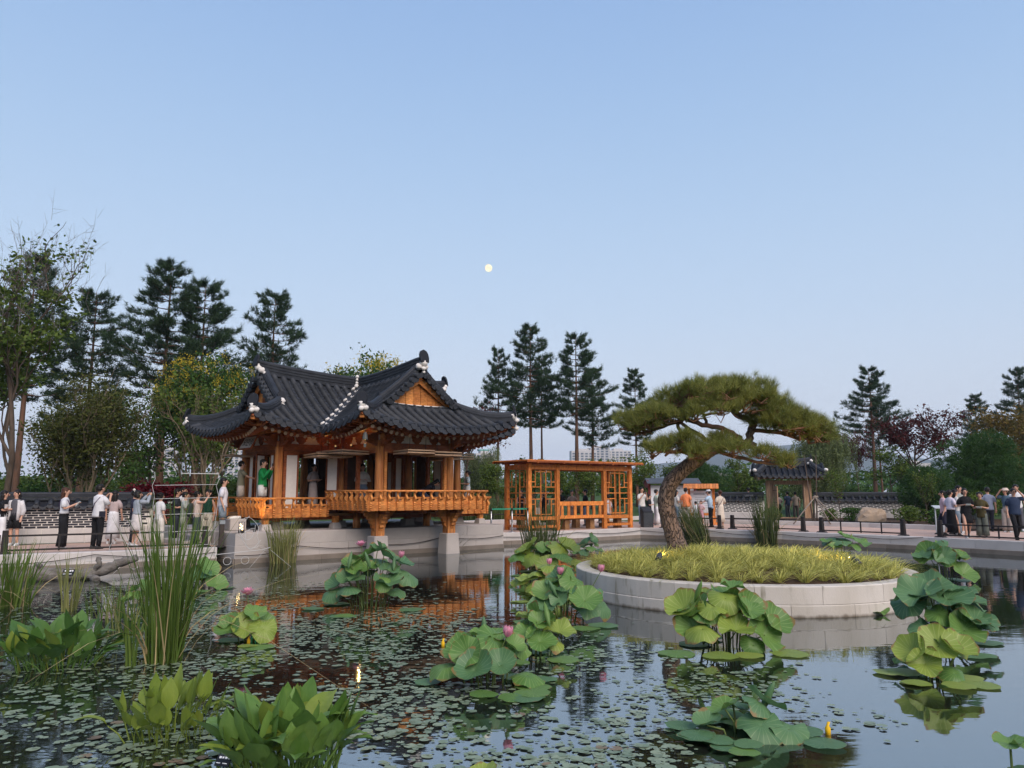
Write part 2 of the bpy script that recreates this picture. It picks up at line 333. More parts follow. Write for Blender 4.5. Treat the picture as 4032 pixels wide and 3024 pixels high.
# ------------------------------------------------------------------ the pavilion
PV = empty('pavilion', (POX, POY, 0), PTH)
tag(PV, 'T-shaped wooden pavilion with a dark tiled hip-and-gable roof and carved balcony rail', 'pavilion')
A_, L_M, DW, DM, OV = 1.35, 3.53, 2.52, 2.70, 1.57
RUN = A_ + OV; ZM, ZRS = 3.45, 5.35
def prof(s): return ZM + (ZRS - ZM) * (.66 * s + .34 * s * s)
def rise(dc): return .40 * max(0., 1 - dc / 2.7) ** 2
def half(a): return np.array(a, float)
roof = empty('roof', parent=PV)
class Slope:
    def __init__(s, along, e0, inn, t0, t1, dc, s0, s1, lift):
        s.al = half(along); s.e0 = half(e0); s.inn = half(inn); s.t0, s.t1, s.dc, s.s0, s.s1, s.lift = t0, t1, dc, s0, s1, lift
    def p(s, t, q):
        xy = s.e0 + s.al * t + s.inn * RUN * q
        return np.array([xy[0], xy[1], prof(q) + rise(s.dc(t)) * (1 - q) ** 1.4 + s.lift(t) * q * q])
XE, YF, YB, YW = L_M + OV, -OV, DM + OV, -DW - OV
mlift = lambda t: .2 * min(1, abs(t) / L_M) ** 2
zero = lambda t: 0.
wlift = lambda y: .2 * min(1, max(0, (DM / 2 - y) / (DM / 2 + DW))) ** 2
hip1 = lambda dc: min(dc, OV - .06) / RUN
SL = {
 'front': Slope((1, 0), (0, YF), (0, 1), -XE, XE, lambda t: XE - abs(t), lambda t: max(0, (RUN - abs(t)) / RUN), lambda t: (XE - abs(t)) / RUN if abs(t) > L_M + .22 else 1., mlift),
 'back': Slope((1, 0), (0, YB), (0, -1), -XE, XE, lambda t: XE - abs(t), zero, lambda t: (XE - abs(t)) / RUN if abs(t) > L_M + .22 else 1., mlift),
 'left': Slope((0, 1), (-XE, 0), (1, 0), YF, YB, lambda t: min(t - YF, YB - t), zero, lambda t: hip1(min(t - YF, YB - t)), zero),
 'right': Slope((0, 1), (XE, 0), (-1, 0), YF, YB, lambda t: min(t - YF, YB - t), zero, lambda t: hip1(min(t - YF, YB - t)), zero),
 'wfront': Slope((1, 0), (0, YW), (0, 1), -RUN, RUN, lambda t: RUN - abs(t), zero, lambda t: hip1(RUN - abs(t)), zero),
 'wleft': Slope((0, 1), (-RUN, 0), (1, 0), YW, DM / 2, lambda t: t - YW, lambda t: max(0, (t - YF) / RUN), lambda t: (t - YW) / RUN if t < -DW - .22 else 1., wlift),
 'wright': Slope((0, 1), (RUN, 0), (-1, 0), YW, DM / 2, lambda t: t - YW, lambda t: max(0, (t - YF) / RUN), lambda t: (t - YW) / RUN if t < -DW - .22 else 1., wlift),
}
# one end disc and one drip tile shared by every eave
a16 = np.linspace(0, 2 * math.pi, 14, endpoint=False)
EDISC = MB().prism([(.114 * math.cos(t), .114 * math.sin(t)) for t in a16], .035).mesh('eave_disc', TILE)
dr = [(-.13, .05), (-.122, -.02), (-.10, -.07), (-.06, -.107), (0, -.12), (.06, -.107), (.10, -.07), (.122, -.02), (.13, .05), (.06, .015), (0, .003), (-.06, .015)]
EDRIP = MB().prism([(x * 1.12, z * 1.15) for x, z in dr], .03).mesh('drip_tile', TILE)
PLUG = MB().sphere((0, 0, 0), (.095, .095, .075), 7, 5, .12, random.Random(5)).mesh('plaster_plug', PLAST)
SPACE = .325
def tile_rows(S, parent, r0=.108):
    n = int(round((S.t1 - S.t0) / SPACE)); ts = [S.t0 + (k + .5) * (S.t1 - S.t0) / n for k in range(n)]
    rz = math.atan2(S.inn[1], S.inn[0]) - math.pi / 2
    ch = MB(); sf = MB()
    edges = [S.t0] + ts + [S.t1]
    for k in range(len(edges) - 1):               # stepped channel tiles between the rows
        ta, tb = edges[k], edges[k + 1]
        a0, a1, b0, b1 = S.s0(ta), S.s1(ta), S.s0(tb), S.s1(tb)
        if max(a1 - a0, b1 - b0) < .02: continue
        m = max(2, int(max(a1 - a0, b1 - b0) * RUN / .15)); V = []
        for j in range(m):
            for q, dz in ((j / m, .028), ((j + 1) / m, .0)):
                for t, x0, x1, dd in ((ta, a0, a1, .02), ((ta + tb) / 2, (a0 + b0) / 2, (a1 + b1) / 2, -.03), (tb, b0, b1, .02)):
                    V.append(S.p(t, x0 + (x1 - x0) * q) + V3(0, 0, dz + dd))
        F = []
        for i in range(2 * m - 1):
            for c in (0, 1): F.append((3 * i + c, 3 * i + c + 1, 3 * i + c + 4, 3 * i + c + 3))
        ch.add(V, F)
    ch.build('channel_tiles', TILE, parent)['kind'] = 'stuff'
    al3 = np.array([*S.al, 0.])
    for k, t in enumerate(ts):
        s0, s1 = S.s0(t), S.s1(t)
        if (s1 - s0) * RUN < .16: continue
        s0 += .05 if s0 > .01 else 0; ln = (s1 - s0) * RUN; nt_ = max(1, int(round(ln / .34))); rings = []
        for i in range(nt_):
            for q, r in ((i / nt_, r0), ((i + 1) / nt_, r0 - .012)): rings.append((s0 + (s1 - s0) * q, r))
        V = []; an = np.linspace(-.25, math.pi + .25, 8)
        for q, r in rings:
            c = S.p(t, q); T = S.p(t, q + .01) - S.p(t, q - .01); T /= np.linalg.norm(T); nn = np.cross(al3, T); nn *= np.sign(nn[2])
            for x in an: V.append(c + al3 * r * math.cos(x) + nn * (r * math.sin(x) + .01))
        m = len(an); F = [(i * m + j, i * m + j + 1, (i + 1) * m + j + 1, (i + 1) * m + j) for i in range(len(rings) - 1) for j in range(m - 1)]
        MB().add(V, F, True).add([V[i] for i in range(m)], [tuple(range(m))]).build('tile_row', TILE, parent)
        e = S.p(t, s0)
        if S.s0(t) < .01:
            inst('eave_disc', EDISC, parent, e - np.array([*S.inn, 0]) * .02 + V3(0, 0, .025), (R(-12), 0, rz))
        else:
            inst('plaster_plug', PLUG, parent, e + V3(0, 0, .05))
        if k < len(ts) - 1 and S.s0(t) < .01 and S.s0(ts[k + 1]) < .01:
            e = S.p((t + ts[k + 1]) / 2, 0)
            inst('drip_tile', EDRIP, parent, e - np.array([*S.inn, 0]) * .0 + V3(0, 0, -.005), (R(-14), 0, rz))
for key in SL: tile_rows(SL[key], roof)

def ridge(name, path, parent, w=.125, h=.30, layers=5, m=TILE, cap=True):
    P = np.array(path, float); T = np.gradient(P, axis=0); S_ = np.stack([-T[:, 1], T[:, 0], 0 * T[:, 0]], 1); S_ /= np.linalg.norm(S_, axis=1)[:, None]
    pr = [(-w - .05, -.06), (-w - .05, 0.03)]
    for i in range(layers):
        z0 = .03 + (h - .03) * i / layers; z1 = .03 + (h - .03) * (i + 1) / layers; ww = w + (.012 if i % 2 else -.006)
        pr += [(-ww, z0 + .004), (-ww, z1 - .004)]
    top = [(-(.088) * math.cos(t), h + .088 * math.sin(t)) for t in np.linspace(0, math.pi, 7)] if cap else []
    full = pr + top + [(-x, z) for x, z in reversed(pr)]
    n = len(full); V = [P[i] + S_[i] * x + V3(0, 0, z) for i in range(len(P)) for x, z in full]
    F = [(i * n + j, i * n + j + 1, (i + 1) * n + j + 1, (i + 1) * n + j) for i in range(len(P) - 1) for j in range(n - 1)]
    F += [tuple(range(n)), tuple(reversed(range((len(P) - 1) * n, len(P) * n)))]
    return MB().add(V, F).build(name, m, parent)
def mangwa(loc, rz, parent, sc=1.0, tilt=-.25):
    pl = [(-.13, -.08), (-.15, .05), (-.14, .17), (-.10, .26), (0, .31), (.10, .26), (.14, .17), (.15, .05), (.13, -.08)]
    o = MB().prism(pl, .06).build('end_plaque', TILED, parent, loc, rz); o.rotation_euler = (tilt, 0, rz); o.scale = (sc, sc, sc); return o
def lumps(pts, parent, seed=1):
    rr = random.Random(seed); mb = MB()
    for (x, y, z, r) in pts: mb.sphere((x, y, z), (r, r, r * .9), 8, 6, .16, rr)
    return mb.build('plaster_cap', PLAST, parent)
def S_path(S, t, q0, q1, n, dz=0.0): return [S.p(t, q) + V3(0, 0, dz) for q in np.linspace(q0, q1, n)]
F_ = SL['front']; WL = SL['wleft']
rz0 = lambda x: prof(1) + .2 * min(1.15, abs(x) / L_M) ** 2
ridge('main_ridge', [(x, DM / 2, rz0(x) - .03) for x in np.linspace(-L_M - .28, L_M + .28, 25)], roof, .14, .32, 6)
ridge('wing_ridge', [(0, y, prof(1) + wlift(y) * 1.1 - .03) for y in np.linspace(-DW - .3, DM / 2 - .1, 17)], roof, .14, .32, 6)
mangwa((-L_M - .36, DM / 2, rz0(L_M) + .26), -math.pi / 2, roof, 1.1); mangwa((L_M + .36, DM / 2, rz0(L_M) + .26), math.pi / 2, roof, 1.1)
mangwa((0, -DW - .40, rz0(L_M) + .26), 0, roof, 1.15)
zt = rz0(L_M) + .15
lumps([(-L_M - .28, DM / 2 - .05, zt, .13), (-L_M - .2, DM / 2 - .16, zt - .12, .11), (-L_M - .12, DM / 2 - .24, zt - .22, .08), (-L_M - .2, DM / 2 + .16, zt - .12, .11)], roof, 2)
lumps([(L_M + .28, DM / 2 - .05, zt, .13), (L_M + .2, DM / 2 - .16, zt - .12, .11)], roof, 3)
lumps([(0, -DW - .33, zt + .02, .14), (-.13, -DW - .27, zt - .1, .11), (.13, -DW - .27, zt - .1, .11), (0, -DW - .36, zt - .17, .08), (.02, -DW - .33, zt - .28, .06)], roof, 4)
lumps([(-.15, DM / 2 - .17, prof(1) + .36, .07), (-.16, DM / 2 - .19, prof(1) + .24, .06), (-.17, DM / 2 - .2, prof(1) + .12, .065), (-.19, DM / 2 - .22, prof(1), .09)], roof, 6)
lumps([(.15, DM / 2 - .17, prof(1) + .33, .06), (.17, DM / 2 - .2, prof(1) + .1, .07)], roof, 7)
QG = .50
for sx in (-1, 1):                                 # descending ridges beside the gables, then the hips
    for S in (SL['front'], SL['back']):
        x = sx * (L_M + .06); p = S_path(S, x, .96, QG, 10); ridge('descending_ridge', p, roof, .12, .2, 3)
        e = S.p(x, QG); out_ = -1 if S is SL['front'] else 1
        mangwa((e[0], e[1] + out_ * .06, e[2] + .17), 0 if out_ < 0 else math.pi, roof, .95)
        lumps([(e[0], e[1] + out_ * .08, e[2] + .12, .12), (e[0], e[1] + out_ * .1, e[2] + .01, .08)], roof, 9)
for sx, S in ((-1, WL), (1, SL['wright'])):
    y = -DW - .06; ridge('descending_ridge', S_path(S, y, .96, QG, 10), roof, .12, .2, 3)
    e = S.p(y, QG); mangwa((e[0] + sx * .06, e[1], e[2] + .15), -math.pi / 2 if sx < 0 else math.pi / 2, roof, .7)
    lumps([(e[0] + sx * .02, e[1], e[2] + .14, .085), (e[0] + sx * .06, e[1] - .03, e[2] + .02, .07)], roof, 10)
def hip(cx, cy, dx, dy, S, tf):
    P = []
    for q in np.linspace(.5, .02, 12):
        d = q * RUN; t = tf(d); p = S.p(t, q); up = .10 * max(0, (.30 - q) / .30) ** 2
        P.append((cx + dx * d, cy + dy * d, p[2] + .02 + up))
    ridge('hip_ridge', P, roof, .12, .2, 3)
    e = P[-1]; rz = math.atan2(-dy, -dx) + math.pi / 2
    mangwa((e[0] - dx * .05, e[1] - dy * .05, e[2] + .18), rz, roof, 1.05)
    lumps([(e[0], e[1], e[2] + .1, .14), (e[0] + .06 * dy, e[1] - .06 * dx, e[2] + .0, .1), (e[0] - dx * .08, e[1] - dy * .08, e[2] - .03, .08)], roof, 12)
    s = P[0]; lumps([(s[0], s[1], s[2] + .16, .09), (s[0] + .08 * dx, s[1], s[2] + .06, .09)], roof, 13)
for sx in (-1, 1):
    hip(sx * XE, YF, -sx, 1, SL['front'], lambda d: sx * (XE - d)); hip(sx * XE, YB, -sx, -1, SL['back'], lambda d: sx * (XE - d))
    hip(sx * RUN, YW, -sx, 1, SL['wfront'], lambda d: sx * (RUN - d))
# bases of the gables: a tiled ledge with a white mortar line
def gable(O, out, al):                              # O plan centre of the gable plane, out plan normal, al along
    O, out, al = (np.array(v, float) for v in (O, out, al)); G3 = lambda a, o, z: (O[0] + al[0] * a + out[0] * o, O[1] + al[1] * a + out[1] * o, z)
    hw, zb, za = 1.30, 4.30, 5.22; A3 = Vector((*al, 0)); Z3 = Vector((0, 0, 1)); N3 = Vector((*out, 0))
    nb = 9
    for k in range(nb):                              # upright gable boards
        x0, x1 = -hw + 2 * hw * k / nb + .006, -hw + 2 * hw * (k + 1) / nb - .006
        h = lambda x: zb + (za - zb) * (1 - abs(x) / hw)
        poly = [(x0, zb - .05), (x1, zb - .05), (x1, max(zb, h(x1)))] + ([(0, za)] if x0 < 0 < x1 else []) + [(x0, max(zb, h(x0)))]
        MB().prism(poly, .03, G3(0, .0 + .008 * (k % 2), 0), A3, Z3, N3).build('gable_board', WOOD, roof)
    for sgn in (-1, 1):
        poly = [(sgn * 1.52, zb - .02), (sgn * 1.22, zb - .02), (0, za - .16), (0, za + .1)]
        MB().prism(poly if sgn < 0 else poly[::-1], .05, G3(0, .12, 0), A3, Z3, N3).build('bargeboard', WOOD, roof)
        for k in range(7):                           # verge tiles along the gable slope
            q = .53 + .43 * (k + .5) / 7; a = sgn * (1 - q) * RUN; z = prof(q) + .16 * q * q - .02
            p0, p1 = G3(a, .0, z + .04), G3(a, .42, z - .02)
            MB().tube([p0, p1], .088, 9).build('verge_tile', TILE, roof)
            q2 = q + .032; a2 = sgn * (1 - q2) * RUN; z2 = prof(q2) + .16 * q2 * q2 - .05
            o = inst('drip_tile', EDRIP, roof, G3(a2, .36, z2), (0, 0, math.atan2(out[1], out[0]) + math.pi / 2)); o.rotation_euler[1] = sgn * .55 * (1 if out[1] < -.5 or out[0] > .5 else -1)
    zl = 4.22
    ridge('gable_ledge', [G3(a, .12, zl + .06 * (a / 1.4) ** 2) for a in np.linspace(-1.4, 1.4, 9)], roof, .10, .10, 2, cap=False)
    MB().tube([G3(a, .05, zl + .115 + .06 * (a / 1.4) ** 2) for a in np.linspace(-1.35, 1.35, 9)], .03, 6).build('mortar_line', PLAST, roof)
gable((-L_M + .02, DM / 2), (-1, 0), (0, -1)); gable((L_M - .02, DM / 2), (1, 0), (0, 1)); gable((0, -DW + .02), (0, -1), (1, 0))
MB().add([(-L_M, .02, 4.28), (-L_M, DM - .02, 4.28), (-L_M, DM / 2, 5.3), (L_M, .02, 4.28), (L_M, DM - .02, 4.28), (L_M, DM / 2, 5.3)], [(0, 2, 1), (3, 4, 5)]).build('gable_backing', WOODR, roof)
# valley gutters
for sx in (-1, 1):
    P = [];
    for q in np.linspace(.0, .97, 10):
        p = SL['front'].p(sx * RUN * (1 - q), q); P.append((p[0], p[1], p[2] + .0))
    MB().tube(P, .10, 8, flat=.5).build('valley_tile', TILE, roof)
    MB().tube([(p[0] + sx * .0, p[1], p[2] + .05) for p in P[:-1]], .075, 8).build('valley_tile', TILE, roof)

# eaves: round rafters, square flying rafters, soffit boards, hip rafters
def eave_side(e0, al, inn, ta, tb, lo, hi, dcf, tmin=None):
    e0, al, inn = (np.array(v, float) for v in (e0, al, inn)); al3, in3 = V3(*al, 0), V3(*inn, 0)
    n = int((tb - ta) / .27); sof = MB(); prev = None
    for k in range(n + 1):
        t = ta + (tb - ta) * k / n; rs = rise(dcf(t)); ti = min(hi, max(lo, t))
        ti = ti if abs(ti - t) < 1e-6 else ti - .0
        E = V3(*e0, 0) + al3 * t; I = V3(*e0, 0) + al3 * ti + in3 * OV
        d = I - E; ln = np.linalg.norm(d); d /= ln
        q = lambda back, z: tuple(E + d * back + V3(0, 0, z))
        row = [q(ln, 3.86), q(.52, 3.31 + .72 * rs), q(.50, 3.40 + .75 * rs), q(.02, 3.40 + rs)]
        if prev: sof.add(prev + row, [(0, 1, 5, 4), (1, 2, 6, 5), (2, 3, 7, 6)])
        prev = row
        if dcf(t) < .12: continue
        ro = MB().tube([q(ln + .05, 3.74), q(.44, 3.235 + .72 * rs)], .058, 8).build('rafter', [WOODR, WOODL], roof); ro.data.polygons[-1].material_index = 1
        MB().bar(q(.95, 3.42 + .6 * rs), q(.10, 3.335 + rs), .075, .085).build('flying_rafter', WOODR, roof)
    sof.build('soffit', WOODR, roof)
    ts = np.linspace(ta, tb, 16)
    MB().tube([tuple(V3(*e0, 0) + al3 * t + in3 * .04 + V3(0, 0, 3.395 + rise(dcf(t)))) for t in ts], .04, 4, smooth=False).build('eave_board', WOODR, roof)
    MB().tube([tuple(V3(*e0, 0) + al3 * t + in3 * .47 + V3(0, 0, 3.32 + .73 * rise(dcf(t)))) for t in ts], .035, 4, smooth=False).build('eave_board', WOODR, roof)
dcm = lambda t: XE - abs(t)
eave_side((0, YF), (1, 0), (0, 1), -XE, -RUN, -L_M + .1, 9, dcm); eave_side((0, YF), (1, 0), (0, 1), RUN, XE, -9, L_M - .1, dcm)
eave_side((0, YB), (1, 0), (0, -1), -XE, XE, -L_M + .1, L_M - .1, dcm)
dcs = lambda t: min(t - YF, YB - t)
eave_side((-XE, 0), (0, 1), (1, 0), YF, YB, .1, DM - .1, dcs); eave_side((XE, 0), (0, 1), (-1, 0), YF, YB, .1, DM - .1, dcs)
eave_side((0, YW), (1, 0), (0, 1), -RUN, RUN, -A_ + .1, A_ - .1, lambda t: RUN - abs(t))
eave_side((-RUN, 0), (0, 1), (1, 0), YW, YF, -DW + .1, 9, lambda t: t - YW); eave_side((RUN, 0), (0, 1), (-1, 0), YW, YF, -DW + .1, 9, lambda t: t - YW)
for sx in (-1, 1):
    for (cx, cy, ex, ey) in ((sx * L_M, 0, sx * XE, YF), (sx * L_M, DM, sx * XE, YB), (sx * A_, -DW, sx * RUN, YW)):
        c = Vector((cx, cy, 3.62)); e = Vector((ex, ey, 3.69)); d = (e - c)
        MB().bar(c - d * .12, c + d * .75 + Vector((0, 0, -.05)), .17, .2).build('hip_rafter', WOOD, roof)
        MB().bar(c + d * .55 + Vector((0, 0, .12)), c + d * .97 + Vector((0, 0, .06)), .13, .15).build('hip_rafter', WOOD, roof)
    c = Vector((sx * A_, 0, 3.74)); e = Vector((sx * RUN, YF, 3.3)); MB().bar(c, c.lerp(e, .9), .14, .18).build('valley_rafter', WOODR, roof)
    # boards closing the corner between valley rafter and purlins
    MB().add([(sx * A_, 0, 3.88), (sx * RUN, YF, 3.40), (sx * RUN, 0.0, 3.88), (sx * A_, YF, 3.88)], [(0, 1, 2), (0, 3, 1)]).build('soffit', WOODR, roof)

# frame: columns, plinths, lintels, plaster band, brackets
def column(x, y, z0, z1=3.16, r=.135, m=WOODV):
    MB().tube([(x, y, z0), (x, y, z0 + .5), (x, y, (z0 + z1) / 2), (x, y, z1)], [r, r * 1.03, r, r * .9], 16).build('column', m, PV)
for x in (-L_M, -A_, A_, L_M):
    for y in (0, DM):
        column(x, y, .60); bevel(MB().taper((x, y, .39), (.42, .42), (.34, .34), .23).build('plinth_stone', STONE, PV), .015)
for x in (-A_, A_):
    bevel(MB().taper((x, -DW, -.95), (.60, .60), (.47, .47), 1.17).build('pillar_stone', STONE, PV), .03)
    MB().box((x, -DW, .61), (.30, .30, .80)).build('pillar', WOODV, PV); column(x, -DW, 1.0)
    column(x, -1.2, .41, .98, .12)
    for (dx, dy) in ((-1, 0), (1, 0), (0, -1)):         # carved brackets under the balcony
        pl = [(.14, 1.0), (.56, 1.0), (.55, .93), (.49, .90), (.47, .83), (.40, .80), (.38, .73), (.31, .69), (.30, .61), (.23, .56), (.24, .48), (.18, .44), (.14, .33)]
        MB().prism(pl, .13, (x, -DW, 0), (dx, dy, 0), (0, 0, 1), (-dy, dx, 0)).build('bracket', WOOD, PV)
WOODK = mat('shade_dark_wood', (.055, .028, .018), (.035, .018, .012), .6, 4)  # near-black colour stands for the shade inside the pavilion
BAYS = [((-L_M, 0), (-A_, 0), (0, -1)), ((A_, 0), (L_M, 0), (0, -1)), ((-L_M, DM), (-L_M, 0), (-1, 0)), ((L_M, 0), (L_M, DM), (1, 0)),
        ((-A_, 0), (-A_, -DW), (-1, 0)), ((A_, -DW), (A_, 0), (1, 0)), ((-A_, -DW), (A_, -DW), (0, -1)),
        ((L_M, DM), (A_, DM), (0, 1)), ((A_, DM), (-A_, DM), (0, 1)), ((-A_, DM), (-L_M, DM), (0, 1))]
HW = [(-.20, .24), (-.205, .17), (-.16, .13), (-.17, .09), (-.10, .04), (-.07, .0), (.07, .0), (.10, .04), (.17, .09), (.16, .13), (.205, .17), (.20, .24)]
for (p, q, o) in BAYS:
    p, q, o = Vector((*p, 0)), Vector((*q, 0)), Vector((*o, 0)); t = (q - p).normalized(); Ln = (q - p).length; Z = Vector((0, 0, 1))
    up = lambda z: Vector((0, 0, z))
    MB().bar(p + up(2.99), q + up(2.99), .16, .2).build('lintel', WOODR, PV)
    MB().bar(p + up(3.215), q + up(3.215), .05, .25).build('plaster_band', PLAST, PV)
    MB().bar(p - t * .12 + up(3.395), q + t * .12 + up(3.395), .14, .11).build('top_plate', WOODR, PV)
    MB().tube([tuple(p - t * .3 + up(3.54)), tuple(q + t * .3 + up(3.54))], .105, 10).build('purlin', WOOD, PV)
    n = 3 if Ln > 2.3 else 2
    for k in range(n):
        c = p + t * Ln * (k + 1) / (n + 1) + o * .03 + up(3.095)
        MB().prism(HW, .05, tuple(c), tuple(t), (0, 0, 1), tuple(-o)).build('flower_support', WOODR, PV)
    MB().bar(p + up(2.83) + t * .13, q + up(2.83) - t * .13, .09, .12).build('door_head', WOODR, PV)
IK = [(.0, 3.16), (.0, 2.98), (.12, 2.98), (.2, 3.04), (.34, 3.07), (.5, 3.16), (.40, 3.155), (.32, 3.16), (.42, 3.25), (.60, 3.33), (.44, 3.33), (.30, 3.30), (.2, 3.38), (.0, 3.40)]
IKS = [(.0, 3.42), (.0, 2.93), (.16, 2.95), (.22, 3.02), (.30, 3.05), (.33, 3.14), (.42, 3.20), (.40, 3.30), (.30, 3.42)]
for x, y, outs in ((-L_M, 0, ((-1, 0), (0, -1))), (L_M, 0, ((1, 0), (0, -1))), (-L_M, DM, ((-1, 0), (0, 1))), (L_M, DM, ((1, 0), (0, 1))), (-A_, -DW, ((-1, 0), (0, -1))), (A_, -DW, ((1, 0), (0, -1))), (-A_, 0, ((-1, 0), (0, -1))), (A_, 0, ((1, 0), (0, -1)))):
    for (dx, dy) in outs:
        MB().prism(IK, .09, (x + dx * .08, y + dy * .08, 0), (dx, dy, 0), (0, 0, 1), (-dy, dx, 0)).build('bracket_arm', WOODR, PV)
        MB().prism(IKS, .07, (x - dx * .08, y - dy * .08, 0), (-dx, -dy, 0), (0, 0, 1), (dy, -dx, 0)).build('bracket_arm', WOODR, PV)
# floors and ceiling
bx = lambda x0, x1, y0, y1, z0, z1: MB().box(((x0 + x1) / 2, (y0 + y1) / 2, (z0 + z1) / 2), (x1 - x0, y1 - y0, z1 - z0))
B_ = .80
bx(-L_M - B_ + .05, L_M + B_ - .05, -B_ + .05, DM + B_ - .05, .80, .875).build('floor', WOODB, PV)
bx(-A_ - B_ + .05, A_ + B_ - .05, -DW - B_ + .05, -.06, 1.0, 1.085).build('wing_floor', WOODB, PV)
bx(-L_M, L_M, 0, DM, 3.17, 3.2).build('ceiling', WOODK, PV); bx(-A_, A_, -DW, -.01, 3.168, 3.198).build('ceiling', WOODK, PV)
for y in (-.4, .6, 1.6, 2.6): MB().box((0, y, .735), (2 * L_M + 1.2, .16, .13)).build('floor_beam', WOODR, PV)
for x in (-1.35, 0, 1.35): MB().box((x, -1.6, .94), (.16, 2.9, .12)).build('floor_beam', WOODR, PV)
for (x, y) in ((-L_M - .62, -.62), (L_M + .62, -.62), (-L_M - .62, DM + .5), (L_M + .62, DM + .5), (-A_ - .45, -.62), (A_ + .45, -.62)):
    MB().box((x, y, .71), (.17, .17, .3)).build('balcony_post', WOOD, PV); bevel(MB().taper((x, y, .39), (.33, .33), (.25, .25), .19).build('plinth_stone', STONE, PV), .012)

# balcony rail with carved balusters
BP = [(-.018, 0), (.035, .0), (.05, .03), (.03, .055), (.055, .085), (.035, .115), (.06, .145), (.04, .175), (.065, .21), (.05, .25), (.075, .29), (.11, .33), (.115, .37), (.085, .42), (.06, .46), (.075, .50), (.125, .535), (.13, .56),
      (.02, .56), (.03, .53), (.03, .48), (.015, .43), (.03, .38), (.035, .34), (.0, .29), (-.015, .2)]
BAL = MB().prism([(x * 1.15, z) for x, z in BP], .055, (0, 0, 0), (0, -1, 0), (0, 0, 1), (1, 0, 0)).mesh('baluster', WOOD)
def panel_mesh(w, h):
    o = [(-w / 2, 0), (0, 0), (w / 2, 0), (w / 2, h / 2), (w / 2, h), (0, h), (-w / 2, h), (-w / 2, h / 2)]
    a = [math.atan2(p[1] - h / 2, p[0]) for p in o]; i_ = [(.055 * math.cos(t) * 1.1, h / 2 + .026 * math.sin(t)) for t in a]
    V = [(x, -.012, z) for x, z in o + i_] + [(x, .012, z) for x, z in o + i_]
    F = [(j, (j + 1) % 8, 8 + (j + 1) % 8, 8 + j) for j in range(8)] + [(16 + j, 24 + j, 24 + (j + 1) % 8, 16 + (j + 1) % 8) for j in range(8)] + [(8 + j, 8 + (j + 1) % 8, 24 + (j + 1) % 8, 24 + j) for j in range(8)]
    return MB().add(V, F).mesh('rail_panel', WOOD)
PANELS = {}
def balustrade(p, q, zb):
    p, q = Vector((*p, 0)), Vector((*q, 0)); t = (q - p).normalized(); o = Vector((t.y, -t.x, 0)); Ln = (q - p).length; up = lambda z: Vector((0, 0, z))
    rz = math.atan2(t.y, t.x); n = max(2, round(Ln / .30)); sp = Ln / n
    MB().bar(p + up(zb + .08), q + up(zb + .08), .05, .17).build('apron_board', WOOD, PV)
    MB().bar(p + up(zb + .215), q + up(zb + .215), .035, .09).build('apron_board', WOOD, PV)
    MB().bar(p + up(zb + .385), q + up(zb + .385), .05, .035).build('mid_rail', WOOD, PV)
    MB().tube([tuple(p + o * .10 + up(zb + .585) - t * .12), tuple(q + o * .10 + up(zb + .585) + t * .12)], .03, 8).build('top_rail', WOOD, PV)
    key = round(sp, 3)
    if key not in PANELS: PANELS[key] = panel_mesh(sp - .03, .11)
    for k in range(n):
        c = p + t * sp * (k + .5); inst('rail_panel', PANELS[key], PV, c + up(zb + .262), (0, 0, rz))
        inst('baluster', BAL, PV, c - t * sp / 2 + o * .02 + up(zb + .005) + t * .02, (0, 0, rz))
    inst('baluster', BAL, PV, q - t * .03 + o * .02 + up(zb + .005), (0, 0, rz))
    MB().box(p + up(zb + .28), (.07, .07, .60), rz).build('rail_post', WOOD, PV)
zw, zmn = 1.0, .775
cw = A_ + B_; cm = L_M + B_
balustrade((-cw, -.85), (-cw, -DW - B_), zw); balustrade((-cw, -DW - B_), (cw, -DW - B_), zw); balustrade((cw, -DW - B_), (cw, -.85), zw)
balustrade((-cm, -B_), (-cw - .02, -B_), zmn); balustrade((cw + .02, -B_), (cm, -B_), zmn)
balustrade((-cm, .95), (-cm, -B_), zmn); balustrade((-cm, DM + B_), (-cm, 2.0), zmn); balustrade((cm, -B_), (cm, DM + B_), zmn); balustrade((cm, DM + B_), (-cm, DM + B_), zmn)

# doors: some lifted and hung under the eaves, some standing
def door(parent, w, h, name='door_leaf', fm=WOODR):
    """a framed papered leaf in its own x/z plane, origin at the bottom corner"""
    f = MB(); fw = .055
    for (c, d) in (((fw / 2, 0, h / 2), (fw, .04, h)), ((w - fw / 2, 0, h / 2), (fw, .04, h)), ((w / 2, 0, fw / 2), (w - 2 * fw, .04, fw)), ((w / 2, 0, h - fw / 2), (w - 2 * fw, .04, fw))): f.box(c, d)
    o = f.build(name, fm, parent); MB().box((w / 2, .004, h / 2), (w - 2 * fw + .01, .012, h - 2 * fw + .01)).build('door_paper', PAPER, o)
    return o
def lifted(p, al, out, w, d, z, tilt=.03):
    o = door(PV, w, d, 'lifted_door', WOODL); al = Vector((*al, 0)); ou = Vector((*out, 0)); dn = (ou + Vector((0, 0, tilt))).normalized()
    M = Matrix((al, -al.cross(dn) * -1, dn)).transposed(); nrm = dn.cross(al)
    o.matrix_local = Matrix.Translation(Vector((*p, z))) @ Matrix((al, nrm, dn)).transposed().to_4x4()
    for k in (.2, .8):
        c = Vector((*p, z)) + al * w * k + ou * d * .75
        MB().bar(c, c + Vector((0, 0, 3.30 - z)), .012, .012).build('hanging_rod', IRON, PV)
for z in (2.66, 2.735): lifted((-2.75, -.12), (1, 0), (0, -1), 1.25, 1.0, z)
for z in (2.74, 2.815): lifted((-A_ - .12, -.35), (0, -1), (-1, 0), 1.75, .95, z)
